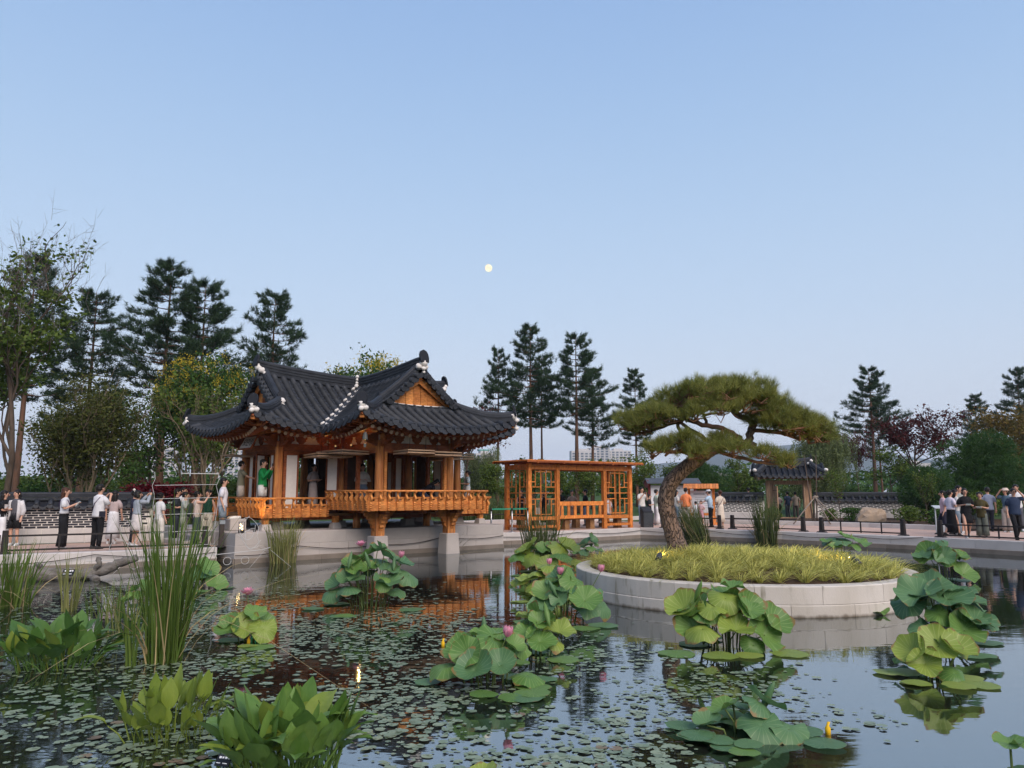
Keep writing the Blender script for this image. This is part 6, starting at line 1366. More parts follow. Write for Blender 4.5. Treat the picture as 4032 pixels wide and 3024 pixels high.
def arum(loc, hw, h, n, k, label, seed, wide=1.0):
    rg = random.Random(seed); e = empty('arum_clump', (loc[0], loc[1], WZ)); tag(e, label, 'water plant', 'broad-leaved clumps')
    for i in range(n):
        a = 2.4 * i + rg.uniform(-.4, .4); q = math.sqrt((i + .5) / n); s = h * rg.uniform(.5, 1.05) * (1 - .22 * q); r = hw * .8 * q
        o = inst('leaf', rg.choice(ARL[k if rg.random() > .16 else 'y']), e, (r * math.cos(a), r * math.sin(a), 0), (0, 0, 0), (s * wide, s * wide, s)); o.rotation_euler = Euler((-(.05 + .42 * q * rg.uniform(.4, 1.3)), rg.uniform(-.22, .22), a - math.pi / 2 + rg.uniform(-1.1, 1.1)), 'XYZ')
    return e
arum((-5.26, 9.3), .58, .72, 110, 'd', 'dark green broad-leaved clump at the left edge of the foreground', 1, 1.05)
arum((-2.83, 6.72), .44, .58, 70, 'y', 'yellow-green spoon-leaved clump before the tall reeds', 2, .85)
arum((-1.63, 5.88), .46, .74, 135, 'g', 'nearest broad-leaved clump at the bottom edge, left of centre', 3, 1.0)
# plant labels
LBL = mat('label_black', (.02, .022, .028), (.016, .018, .022), .35, 5); LBW = mat('label_white', (.75, .75, .75))
def plant_label(loc, rz, label, sc=1.0, tilt=50):
    e = empty('plant_label', loc, rz); tag(e, label, 'plant label'); p = empty('plate', (0, 0, .0), 0, e); p.rotation_euler = (R(tilt), 0, 0); p.scale = (sc,) * 3
    MB().box((0, 0, 0), (.11, .075, .006)).build('plaque', LBL, p); b = MB()
    for k, (x, y, w_, h_) in enumerate(((-.03, .018, .018, .014), (-.008, .018, .012, .012), (.015, .018, .018, .014), (.036, .018, .014, .014), (-.03, -.018, .03, .006), (.02, -.018, .035, .006))): b.box((x, y, .0042), (w_, h_, .001))
    b.build('white_print', LBW, p)['kind'] = 'stuff'; MB().tube([(0, 0, -.3), (0, .0, -.005)], .005, 5).build('stake', IRON, e)
plant_label((-1.92, 5.42, WZ + .22), R(-18), 'small black plant label among the nearest broad leaves', 1.0)
plant_label((-9.85, 17.5, WZ + .22), R(8), 'black and white plant label beside the driftwood', 2.2)
# ------------------------------------------------------------------ small lily pads
PADM = mat('lily_pad', (.105, .155, .095), (.225, .27, .17), .35, 3, island=True, objrand=.0, spec=.5); PADM2 = mat('lily_pad_single', (.115, .165, .095), (.235, .275, .17), .35, 8, objrand=.75, spec=.5); PADR = mat('lily_pad_reddish', (.16, .11, .075), (.19, .15, .09), .4, 8, objrand=.6)
def pad_shape(seed):
    rg = random.Random(seed); n = 11; a0 = rg.uniform(0, 6.28); P = [(0, 0, .0)]
    for j in range(n): a = a0 + .22 + (2 * math.pi - .44) * j / (n - 1); r = 1 + rg.uniform(-.06, .06); P.append((r * math.cos(a), r * math.sin(a) * .96, .02 + rg.uniform(-.02, .05)))
    return np.array(P), np.array([(0, j, j + 1) for j in range(1, n)])
SH = [pad_shape(i) for i in range(5)]
rng = np.random.default_rng(3)
def dens(x, y):
    g = lambda cx, cy, sx, sy: math.exp(-(((x - cx) / sx) ** 2 + ((y - cy) / sy) ** 2))
    n_ = .5 + .5 * math.sin(x * 1.9 + 1.3 * math.sin(y * 1.1)) * math.sin(y * 1.35 + 1.1 * math.sin(x * 1.2 + 2))
    d = 1.0 * g(-2.6, 11.5, 2.7, 3.0) + 1.0 * g(-.5, 7.6, 1.9, 1.9) + .85 * g(-5.2, 12.5, 2.2, 3.4) + .35 * g(-3.2, 7.0, 1.8, 1.6) + .8 * g(.6, 5.9, .9, 1.0) + .55 * g(2.2, 8.0, .8, .9) + .35 * g(3.1, 7.2, .5, .25) + .5 * g(1.3, 9.2, .7, 1.1) + .6 * g(-7.2, 15.5, 1.6, 2.2) + .4 * g(1.3, 7.0, .7, .9)
    if x > 1.2 and y > 10.5: d *= .1
    return d * (.10 + 1.25 * max(0, n_ - .22) ** .8)
pads = []
while len(pads) < 9500:
    y = rng.uniform(5.2, 18.5); x = rng.uniform(-.66 * y - .3, min(5.0, .5 * y))
    if (x - IX) ** 2 + (y - IY) ** 2 < (IR + .1) ** 2: continue
    if rng.random() < dens(x, y): pads.append((x, y, .013 + .044 * rng.random() ** 2.2, rng.uniform(0, 6.28)))
pads.sort(key=lambda p: -p[2] / p[1]); SM = [mesh_np('lily_pad', v, f, PADM2) for v, f in SH] + [mesh_np('lily_pad', *SH[0], PADR)]
for i, (x, y, r, a) in enumerate(pads[:290]):
    inst('lily_pad', SM[5 if i % 11 == 0 else i % 5], None, (x, y, WZ + .004 + .0012 * (i % 7)), (0, 0, a), (r, r, r)).update_tag(); tag(bpy.context.scene.collection.objects[-1], 'small round lily pad floating in the near water', 'lily pad', 'small lily pads')
vv = []
for i, (x, y, r, a) in enumerate(pads[290:]):
    v, f = SH[i % 5]; c, s = math.cos(a) * r, math.sin(a) * r; vv.append((np.stack([v[:, 0] * c - v[:, 1] * s + x, v[:, 0] * s + v[:, 1] * c + y, v[:, 2] * r + WZ + .004 + .0012 * (i % 7)], 1), f))
V, F = joined(vv); tag(inst('lily_pads', mesh_np('lily_pads', V, F, PADM)), 'carpet of small lily pads over the pond', 'lily pads', kind='stuff')
YEL = mat('yellow_plastic', (.75, .45, .02), (.7, .42, .02), .4, 5)
for x, y, lab in ((2.62, 6.72, 'yellow float among the lotus leaves at the bottom right'), (-3.5, 10.6, 'yellow float below the small lotus with the pink flower'), (-.9, 10.4, 'tiny yellow float amid the lily pads in the centre')):
    e = MB().loft([(0, 0, -.02, .022, .022), (0, 0, .05, .024, .024), (0, 0, .07, .012, .012), (.01, 0, .10, .012, .012)], 10).build('float', YEL, loc=(x, y, WZ)); tag(e, lab, 'float')

# ------------------------------------------------------------------ driftwood by the left bank
DRIFT = mat('grey_driftwood', (.20, .185, .165), (.10, .088, .078), .95, 4, (1, 3, 3), .8, 12)
DW_ = empty('driftwood', (-10.0, 18.3, WZ)); tag(DW_, 'weathered grey driftwood trunk lying against the left pond wall', 'driftwood')
rng = np.random.default_rng(8)
def gnarl(pts, name):
    q = smooth_path(pts, 5); q[:, :3] += rng.normal(size=(len(q), 3)) * .018; MB().tube(q[:, :3], np.abs(q[:, 3] + rng.normal(size=len(q)) * .012), 10).build(name, DRIFT, DW_)
gnarl([(-1.4, -.5, -.05, .14), (-.9, -.45, .12, .17), (-.3, -.2, .10, .16), (.3, .0, .14, .13), (.75, .12, .32, .11), (1.15, .2, .46, .085)], 'trunk')
gnarl([(-.75, -.45, .1, .12), (-.72, -.48, .30, .10), (-.70, -.5, .36, .05)], 'stub'); gnarl([(.3, 0, .14, .08), (.42, -.1, .38, .06), (.40, -.05, .5, .03)], 'branch'); gnarl([(-1.3, -.5, 0, .1), (-1.8, -.7, -.08, .06)], 'root'); gnarl([(.2, -.1, .08, .09), (.6, -.35, -.02, .07)], 'root')

# ------------------------------------------------------------------ white wire light sculpture floating before the left bank
WIRE = mat('white_tube', (.52, .52, .50), (.46, .46, .45), .4, 5)
def acrylic():
    m = bpy.data.materials.new('clear_acrylic'); m.use_nodes = True; t = m.node_tree; N = t.nodes; N.remove(N['Principled BSDF']); tr = N.new('ShaderNodeBsdfTransparent')
    tr.inputs[0].default_value = (.90, .89, .87, 1); t.links.new(tr.outputs[0], N['Material Output'].inputs[0]); return m
ACR = acrylic()
SCP = empty('light_sculpture', (-8.55, 20.0, WZ), R(30)); tag(SCP, 'white tube line-drawing sculpture with a clear acrylic panel standing in the pond', 'sculpture')
tube = lambda pts, r=.012, n='tube': MB().tube(pts, r * .62, 6).build(n, WIRE, SCP)
tube([(-2.0, 0, .34), (-.6, 0, .33), (.6, 0, .35), (2.15, 0, .46), (2.35, .0, .52)], .014)
for x in (-1.45, -.95, -.45, .55, 1.25, 1.7):
    tube([(x + .10 * math.cos(t), 0, .20 + .10 * math.sin(t)) for t in np.linspace(0, 6.283, 15)], .011, 'ring')
for x in (-.62, .92): tube([(x, 0, .33), (x - .02, 0, 1.2), (x + .03, 0, 1.9), (x - .04, 0, 2.15), (x + .02, 0, 2.32), (x, 0, 2.5)], .010)
for z in (.62, .98, 1.42, 1.82, 2.16): tube([(-.6, -.01, z), (.9, -.01, z + .03)], .013, 'rung')
MB().box((.15, .0, 2.17), (1.5, .012, .62)).build('acrylic_panel', ACR, SCP); MB().box((.45, -.01, 2.47), (.9, .012, .018)).build('panel_edge', WIRE, SCP)
def loops(c, n, s, seed):
    rg = random.Random(seed)
    for k in range(n):
        a0 = rg.uniform(0, 6.28); P = [(c[0] + s * (rg.uniform(.5, 1.0) * math.cos(a0 + t)) * rg.uniform(.7, 1.1), c[1] + rg.uniform(-.05, .05), c[2] + s * .9 * math.sin(a0 + t) * rg.uniform(.7, 1.2)) for t in np.linspace(0, 5.0, 7)]
        q = smooth_path([(*p, 0) for p in P], 4)[:, :3]; tube(q, .010, 'outline')
loops((1.75, 0, 1.05), 2, .34, 3); loops((1.85, 0, .75), 2, .30, 4); loops((-1.05, 0, 1.0), 2, .30, 5); loops((-1.3, 0, .62), 1, .26, 6)
for (x, x2) in ((2.2, 1.7), (-1.0, -1.5), (2.35, 2.9)): tube([(x, 0, .45), (x2, -.3, -.05)], .006, 'stay')

# ------------------------------------------------------------------ people
_mc = {}
def cloth(c):
    k = tuple(c)
    if k not in _mc: _mc[k] = mat('cloth_%d' % len(_mc), c, tuple(v * .8 for v in c), .85, 9, bump=.25, bscale=25)
    return _mc[k]
SKIN = mat('skin', (.56, .33, .235), (.50, .285, .20), .55, 6); HAIRK = mat('black_hair', (.010, .009, .009), (.02, .017, .015), .4, 20); HAIRB = mat('brown_hair', (.045, .018, .010), (.07, .03, .018), .4, 20); EYE = mat('eye_dark', (.02, .014, .012)); LIP = mat('lips', (.40, .12, .11))
POSES = {
 'down': ((.135, -.02, .635), (.14, .03, .50)), 'phone': ((.135, .07, .655), (.045, .155, .815)), 'hold': ((.14, -.01, .64), (.06, .14, .665)), 'front': ((.135, -.01, .64), (.03, .095, .55)),
 'up': ((.125, .12, .79), (.05, .19, .915)), 'reach': ((.145, .09, .70), (.14, .24, .655)), 'back': ((.14, -.03, .645), (.04, -.10, .55)), 'brow': ((.19, .06, .80), (.075, .085, .935)), 'read': ((.14, .02, .65), (.05, .17, .73)), 'lean': ((.17, .05, .66), (.20, .12, .50))}
def person(x, y, z0, H, face, arms, top, bottom, label, hair='short', hc=HAIRK, bot='trousers', sleeve='short', legs='stand', bend=0.0, female=False, shoes=(.6, .6, .6), tuck=False, hem=None, extra=None, tilt=0.0, wide=1.0, group=None, open_shirt=None):
    s = H; E_ = empty('person', (x, y, z0), R(face)); tag(E_, label, 'person', group)
    la, ra = arms if isinstance(arms, tuple) else (arms, arms); sw = .098 if not female else .086
    dz = {'stand': 0, 'stride': -.006, 'kneel': -.25, 'sit': -.245}[legs] * s
    hipz = .515 * s
    def up(p):                                        # posture of everything above the hips
        p = Vector(p)
        if bend: q = p - Vector((0, 0, hipz)); q.rotate(Euler((-bend, 0, 0))); p = q + Vector((0, 0, hipz))
        return (p.x, p.y, p.z + dz)
    if legs == 'stride': LG = [((.052, .0, .51), (.058, .10, .29), (.058, .13, .045)), ((-.052, 0, .51), (-.058, .01, .275), (-.058, -.14, .06))]
    elif legs == 'kneel': LG = [((.05, 0, .265), (.065, .17, .14), (.06, .02, .04)), ((-.05, 0, .265), (-.065, .16, .05), (-.06, -.09, .04))]
    elif legs == 'sit': LG = [((.05, 0, .27), (.06, .22, .28), (.06, .22, .045)), ((-.05, 0, .27), (-.06, .22, .28), (-.06, .24, .045))]
    else: LG = [((.052, 0, .515), (.056, .012, .285), (.058, -.008, .045)), ((-.052, 0, .515), (-.060, .004, .285), (-.066, -.012, .045))]
    LG = [[tuple(c * s for c in p) for p in l] for l in LG]
    AR = []
    for sgn, pose in ((1, ra), (-1, la)):
        e, w_ = POSES[pose]; AR.append([(sgn * sw * s, 0, .80 * s), (sgn * e[0] * s, e[1] * s, e[2] * s), (sgn * w_[0] * s, w_[1] * s, w_[2] * s)])
    # one skinned body
    vs = []; ed = []; rd = []
    def v(p, rx, ry=None, link_=None):
        vs.append(p); rd.append((rx * s, (ry or rx) * s))
        if link_ is not None: ed.append((link_, len(vs) - 1))
        return len(vs) - 1
    U = lambda a, b, c: up((a * s, b * s, c * s))
    pel = v((0, 0, .53 * s + dz), .078, .058); wa_ = v(U(0, 0, .62), .064, .048, pel); ch = v(U(0, .002, .745), .085 if not female else .075, .055, wa_); nb = v(U(0, 0, .825), .034, .032, ch); nk = v(U(0, .006, .86), .027, .027, nb)
    h1 = v(U(0, .016, .895), .040, .046, nk); h2 = v(U(0, .016, .935), .050, .058, h1); v(U(0, .010, .975), .036, .042, h2)
    for l in LG:
        a = v(l[0], .050, .052, pel); b = v(l[1], .033, .034, a); c = v(l[2], .020, .021, b); d = v((l[2][0], l[2][1] + .055 * s, .02 * s), .019, .014, c)
    for A in AR:
        P = [up(p) for p in A]; a = v(P[0], .030, .030, ch); b = v(P[1], .0215, .0215, a); c = v(P[2], .0145, .0145, b)
        d = (Vector(P[2]) - Vector(P[1])).normalized(); sd = d.cross(Vector((0, 0, 1)));
        if sd.length < .1: sd = Vector((1, 0, 0))
        sd.normalize(); pm = v(tuple(Vector(P[2]) + d * .030 * s), .018, .011, c)
        for k, (off, ln) in enumerate(((-.015, .040), (-.005, .046), (.005, .043), (.014, .034))):
            q = Vector(P[2]) + d * .048 * s + sd * off * s; f1 = v(tuple(q), .0052, None, pm); v(tuple(q + d * ln * s * .6 + Vector((0, 0, -.008 * s))), .0046, None, f1)
        v(tuple(Vector(P[2]) + d * .035 * s + sd * .028 * s + Vector((0, 0, .006 * s))), .0055, None, c)
    me = bpy.data.meshes.new('body'); me.from_pydata(vs, ed, []); me.materials.append(SKIN); o = inst('body', me, E_)
    sk = o.modifiers.new('skin', 'SKIN'); sk.use_smooth_shade = True; lay = me.skin_vertices[0].data
    for i, r in enumerate(rd): lay[i].radius = r
    lay[0].use_root = True; sb_ = o.modifiers.new('sub', 'SUBSURF'); sb_.levels = 1; sb_.render_levels = 1
    def clo(mb, name, m, upper=True):
        if upper: mb.v = [up(p) for p in mb.v]
        return mb.build(name, m, E_)
    R_ = lambda L: [(a * s, b * s, z * s, rx * s, ry * s) for a, b, z, rx, ry in L]
    kx = wide * (1.0 if not female else .92)
    # top
    hm = hem or (.49 if not tuck else .575); mb = MB().loft(R_([(0, 0, hm, .100 * kx, .074 * kx), (0, 0, hm + .03, .102 * kx, .075 * kx), (0, 0, .62, .086 * kx, .066 * kx), (0, .004, .735, .104 * kx, .074 * kx), (0, 0, .79, .108 * kx, .062), (0, 0, .818, .082, .050), (0, 0, .838, .040, .036)]), 14)
    for A in AR:
        a, b, c = (Vector(p) for p in A)
        if sleeve == 'none': continue
        if sleeve == 'short': mb.tube([a.lerp(Vector((0, 0, a.z)), .28) + Vector((0, 0, -.006 * s)), a.lerp(b, .35), a.lerp(b, .82)], [.040 * s, .041 * s, .040 * s], 9)
        else: mb.tube([a.lerp(Vector((0, 0, a.z)), .28) + Vector((0, 0, -.006 * s)), a.lerp(b, .4), b, b.lerp(c, .5), b.lerp(c, .93)], [.040 * s, .040 * s, .036 * s, .031 * s, .024 * s], 9)
    clo(mb, 'top', cloth(top))
    if open_shirt:
        mb = MB()
        for sg_ in (-1, 1): mb.loft(R_([(sg_ * .082, -.005, .46, .030, .078), (sg_ * .078, 0, .62, .026, .072), (sg_ * .078, 0, .78, .03, .068), (sg_ * .06, 0, .815, .03, .05)]), 8)
        for A in AR: a, b, c = (Vector(p) for p in A); mb.tube([a, a.lerp(b, .5), b, b.lerp(c, .7)], [.046 * s, .045 * s, .042 * s, .036 * s], 9)
        clo(mb, 'open_shirt', cloth(open_shirt))
    # bottom
    bm = cloth(bottom)
    if bot in ('trousers', 'wide', 'shorts'):
        mb = MB(); pz = dz / s; mb.loft(R_([(0, 0, .455 + pz, .088, .070), (0, 0, .52 + pz, .094, .072), (0, 0, .585 + pz, .082, .064), (0, 0, .60 + pz, .078, .060)]), 12)
        for l in LG:
            a, b, c = (Vector(p) for p in l); w0, w1, w2 = {'trousers': (.058, .044, .034), 'wide': (.062, .062, .070), 'shorts': (.062, .064, .064)}[bot]
            if bot == 'shorts': mb.tube([a + Vector((0, 0, .01 * s)), a.lerp(b, .45), a.lerp(b, .86)], [w0 * s, w1 * s, w2 * s], 10)
            else: mb.tube([a + Vector((0, 0, .01 * s)), a.lerp(b, .5), b, b.lerp(c, .5), b.lerp(c, .98)], [w0 * s, (w0 + w1) / 2 * s, w1 * s, (w1 + w2) / 2 * s, w2 * s], 10)
        mb.build(bot if bot == 'shorts' else 'trousers', bm, E_)
    elif bot.startswith('skirt'):
        zh = float(bot[5:]); fl = .125 if zh < .25 else .115; n = 20; mb = MB(); rg_ = random.Random(int(H * 1000)); L_ = R_([(0, 0, .615, .076, .060), (0, 0, .56, .092, .074), (0, .004, .46, .100, .080), (0, .006, (zh + .46) / 2, (fl + .1) / 2 * 1.0, .092), (0, .008, zh, fl, .108)]); mb.loft(L_, n)
        for r in range(2, 5):
            for j in range(n):
                i = r * n + j; k = 1 + .045 * (r - 1) / 3 * math.sin(j * 2 * math.pi / n * 5) ; p = mb.v[i]; mb.v[i] = (p[0] * k, p[1] * k, p[2])
        mb.v = [(p[0], p[1], p[2] + dz) for p in mb.v]; mb.build('skirt', bm, E_)
    # head: hair, eyes, nose, mouth, ears
    mb = MB(); c = (0, -.006 * s, .948 * s); mb.sphere(c, (.056 * s, .064 * s, .056 * s), 12, 8, .04, random.Random(3))
    if hair == 'long': mb.loft(R_([(0, -.030, .70, .052, .016), (0, -.036, .74, .060, .022), (0, -.034, .82, .062, .030), (0, -.026, .90, .060, .042), (0, -.014, .95, .055, .050)]), 12)
    elif hair == 'bob': mb.loft(R_([(0, -.018, .865, .054, .040), (0, -.018, .90, .062, .050), (0, -.012, .95, .060, .058)]), 12)
    elif hair == 'curly':
        rg_ = random.Random(5)
        for k in range(16): a = rg_.uniform(0, 6.28); mb.sphere((.045 * s * math.cos(a), (-.015 + .045 * math.sin(a) * (1 if math.sin(a) < 0 else .35)) * s, (.90 + .07 * rg_.random()) * s), .028 * s, 7, 5)
    elif hair == 'bun': mb.sphere((0, -.070 * s, .945 * s), .026 * s, 8, 6); mb.loft(R_([(0, -.03, .885, .030, .022), (0, -.024, .92, .050, .040)]), 10)
    else: mb.loft(R_([(0, -.030, .893, .040, .024), (0, -.022, .92, .052, .042), (0, -.012, .95, .055, .054)]), 12)
    clo(mb, 'hair', hc)
    mb = MB();
    for sg_ in (-1, 1): mb.sphere((sg_ * .020 * s, .071 * s, .932 * s), (.007 * s, .005 * s, .0035 * s), 6, 4); mb.box((sg_ * .021 * s, .071 * s, .946 * s), (.017 * s, .006 * s, .0035 * s))
    clo(mb, 'eyes', EYE); mb = MB().sphere((0, .076 * s, .918 * s), (.0075 * s, .011 * s, .013 * s), 6, 5)
    for sg_ in (-1, 1): mb.sphere((sg_ * .052 * s, .008 * s, .926 * s), (.007 * s, .012 * s, .017 * s), 6, 5)
    clo(mb, 'nose_and_ears', SKIN); clo(MB().sphere((0, .069 * s, .899 * s), (.013 * s, .005 * s, .0045 * s), 6, 4), 'mouth', LIP)
    # shoes
    if shoes:
        for l in LG: a = l[2]; MB().loft([(a[0], a[1] + .02 * s, a[2] - .045 * s, .026 * s, .068 * s), (a[0], a[1] + .02 * s, a[2] - .026 * s, .027 * s, .068 * s), (a[0], a[1] + .005 * s, a[2] - .006 * s, .024 * s, .046 * s), (a[0], a[1] - .012 * s, a[2] + .018 * s, .022 * s, .024 * s)], 10).build('shoe', cloth(shoes), E_)
    if extra == 'cap': clo(MB().loft(R_([(0, -.004, .955, .060, .070), (0, -.004, .98, .058, .066), (0, -.006, 1.005, .035, .042)]), 12).box((0, .085 * s, .958 * s), (.075 * s, .07 * s, .008 * s)), 'cap', cloth((.62, .62, .64)))
    if extra == 'hat': clo(MB().loft(R_([(0, .0, .950, .105, .115), (0, 0, .962, .070, .078), (0, 0, .985, .060, .066), (0, 0, 1.01, .042, .048)]), 14), 'sun_hat', cloth((.60, .48, .40)))
    if extra == 'glasses': clo(MB().box((0, .076 * s, .935 * s), (.075 * s, .006 * s, .018 * s)), 'sunglasses', EYE)
    if extra == 'strap': clo(MB().tube([(.075 * s, .05 * s, .80 * s), (.0, .085 * s, .70 * s), (-.095 * s, .05 * s, .55 * s)], .006 * s, 5).tube([(.075 * s, -.05 * s, .80 * s), (.0, -.085 * s, .70 * s), (-.095 * s, -.05 * s, .55 * s)], .006 * s, 5), 'bag_strap', cloth((.05, .03, .08)))
    if extra == 'backpack': clo(MB().loft(R_([(0, -.115, .53, .075, .04), (0, -.125, .60, .085, .055), (0, -.12, .72, .080, .05), (0, -.105, .78, .055, .035)]), 12), 'backpack', cloth((.03, .04, .035)))
    if extra == 'headband': clo(MB().sphere((-.045 * s, -.02 * s, 1.0 * s), .022 * s, 8, 6).sphere((.045 * s, -.02 * s, 1.0 * s), .022 * s, 8, 6).tube([(-.055 * s, -.01 * s, .95 * s), (-.03 * s, -.012 * s, .995 * s), (.03 * s, -.012 * s, .995 * s), (.055 * s, -.01 * s, .95 * s)], .008 * s, 6), 'headband', cloth((.70, .66, .58)))
    return E_, up
def held(E_, p, H, size, m, name, label, cat, rot=(0, 0, 0)):
    """a thing in someone's hand stays a thing of its own"""
    M = E_.matrix_basis; q = M @ Vector([c * H for c in p]); o = MB().box((0, 0, 0), size).build(name, m, loc=tuple(q)); o.rotation_euler = (rot[0], rot[1], E_.rotation_euler.z + rot[2]); return tag(o, label, cat)
WHT, BLK, NVY, GRY, BEI = (.68, .67, .68), (.014, .014, .016), (.022, .032, .065), (.20, .21, .23), (.52, .43, .34)
DEN = (.16, .22, .30); PHN = mat('phone_case', (.03, .03, .035), (.05, .045, .05), .3, 6); PPR = mat('leaflet_paper', (.62, .68, .66), (.50, .60, .58), .7, 9)
# left bank
person(-14.75, 22.6, 0, 1.60, -60, 'hold', BLK, WHT, 'person in white trousers cut by the left edge of the picture', 'long', bot='wide', female=True)
p = person(-14.45, 22.7, 0, 1.62, 175, ('down', 'hold'), (.10, .10, .115), BLK, 'woman in grey top and open white shirt with black shorts at the left edge', 'long', bot='shorts', female=True, open_shirt=(.62, .60, .60))
held(p[0], (.05, .17, .70), 1.62, (.07, .07, .14), mat('iced_cup', (.5, .55, .58), (.35, .2, .12), .2, 12), 'drink_cup', 'clear drink cup in the hand of the woman in the open white shirt', 'cup')
p = person(-12.32, 21.45, 0, 1.68, -70, 'read', WHT, BLK, 'woman with long brown hair reading a leaflet in black dungarees', 'long', HAIRB, bot='wide', female=True, tuck=True, extra='strap')
held(p[0], (0, .20, .76), 1.62, (.22, .012, .16), PPR, 'leaflet', 'leaflet held up by the woman with long brown hair', 'leaflet', (R(-35), 0, 0))
p = person(-11.45, 21.6, 0, 1.77, -25, 'phone', WHT, BLK, 'man in white T-shirt and black trousers photographing with his back turned', shoes=(.05, .05, .05), extra='strap', wide=1.08)
held(p[0], (-.06, .185, .88), 1.77, (.075, .01, .15), PHN, 'phone', 'phone held by the man in white T-shirt with his back turned', 'phone')
held(p[0], (.125, -.03, .54), 1.77, (.16, .08, .15), cloth((.03, .03, .045)), 'shoulder_bag', 'small dark shoulder bag at the hip of the man photographing', 'bag')
person(-12.05, 23.6, 0, 1.60, 10, 'down', (.45, .36, .35), WHT, 'woman in a long white skirt hidden behind the man photographing', 'long', bot='skirt.10', female=True)
p = person(-10.65, 22.15, 0, 1.60, -40, 'up', (.30, .33, .37), (.62, .57, .55), 'woman in grey knit and pale skirt raising her phone', 'bob', bot='skirt.30', female=True, sleeve='long', tuck=True)
held(p[0], (0, .21, .98), 1.60, (.075, .01, .15), PHN, 'phone', 'phone raised by the woman in the pale skirt', 'phone')
person(-11.25, 23.2, 0, 1.62, -60, 'down', (.03, .03, .05), (.03, .03, .04), 'person in dark clothes wearing a headband with pale ears', 'short', female=True, extra='headband')
person(-10.1, 22.35, 0, 1.54, -30, 'down', (.64, .63, .62), (.62, .58, .52), 'woman with curly black hair in a loose white shirt seen from behind', 'curly', bot='wide', female=True, wide=1.1)
p = person(-10.55, 24.5, 0, 1.66, -70, 'hold', (.025, .03, .035), (.03, .035, .045), 'older man in a dark polo shirt looking at his phone', wide=1.08)
held(p[0], (.0, .19, .70), 1.66, (.075, .012, .14), PHN, 'phone', 'phone in the hands of the older man in the dark polo', 'phone')
person(-10.9, 25.8, 0, 1.72, -100, 'hold', WHT, (.06, .07, .08), 'man in a white shirt standing behind the older man')
p = person(-9.7, 23.1, 0, 1.56, -80, 'phone', (.38, .40, .36), (.50, .48, .44), 'young man in a pale patterned shirt filming with his phone')
held(p[0], (0, .18, .87), 1.56, (.075, .012, .14), PHN, 'phone', 'phone of the young man in the patterned shirt', 'phone')
p = person(-9.2, 22.75, 0, 1.58, -65, ('down', 'up'), (.58, .46, .40), (.035, .045, .055), 'woman in a sleeveless beige top holding up her phone', 'bun', sleeve='none', female=True, bot='wide', extra='backpack')
held(p[0], (.05, .20, .97), 1.58, (.075, .012, .14), PHN, 'phone', 'phone held up by the woman in the beige top', 'phone')
person(-9.25, 23.7, 0, 1.63, 175, 'down', (.012, .05, .03), (.58, .52, .42), 'woman in a dark green camisole and wide cream trousers', 'long', sleeve='none', bot='wide', female=True, tuck=True)
person(-8.62, 23.2, .26, 1.72, -75, 'down', (.66, .63, .66), (.22, .27, .32), 'man in white T-shirt and grey-blue shorts on the platform steps', bot='shorts', wide=1.06)
# on and in the pavilion
pp = lambda lx, ly: pav(lx, ly)
person(*pp(-4.15, 1.45), .88, 1.68, -65, ('down', 'reach'), (.24, .22, .145), (.58, .48, .39), 'man in olive T-shirt and beige shorts on the pavilion entrance balcony', bot='shorts', shoes=None)
p = person(*pp(-3.98, .12), .88, 1.70, -95, 'phone', (.012, .20, .055), (.64, .62, .58), 'man in a green sweatshirt and white shorts at the balcony corner', bot='shorts', sleeve='long', shoes=None, wide=1.1)
held(p[0], (0, .18, .88), 1.70, (.075, .012, .14), PHN, 'phone', 'phone of the man in the green sweatshirt', 'phone')
person(*pp(-3.72, .95), .88, 1.67, -70, 'hold', WHT, (.10, .12, .16), 'man in white T-shirt behind the green sweatshirt', shoes=None)
person(*pp(-1.95, .75), .88, 1.62, -120, 'hold', (.40, .34, .33), (.50, .42, .40), 'woman half hidden by the paper door in the pavilion', 'long', bot='skirt.12', female=True, shoes=None)
person(*pp(-1.15, 1.0), .88, 1.65, -80, 'down', (.26, .27, .33), (.26, .27, .34), 'woman in a long lilac-grey dress inside the pavilion', 'long', bot='skirt.08', female=True, shoes=None)
person(*pp(-.55, -.1), .88, 1.63, -165, 'hold', (.60, .55, .50), DEN, 'woman in a white blouse and jeans in the middle of the pavilion', 'long', sleeve='long', female=True, tuck=True, shoes=None, wide=1.12)
person(*pp(.75, -1.75), 1.085, 1.62, -60, 'reach', (.012, .012, .018), (.03, .04, .07), 'woman in black bending forward behind the front rail', 'long', sleeve='long', legs='kneel', bend=1.0, female=True, shoes=None)
person(*pp(4.3, .35), .88, 1.50, 100, 'hold', (.45, .55, .60), (.62, .62, .60), 'woman in pale blue and white at the right balcony of the pavilion', 'bun', female=True, bot='skirt.2', shoes=None)
person(*pp(3.3, .9), .88, 1.58, -100, 'reach', (.05, .05, .06), (.30, .06, .12), 'person sitting low on the right balcony of the pavilion', 'short', legs='sit', shoes=None)
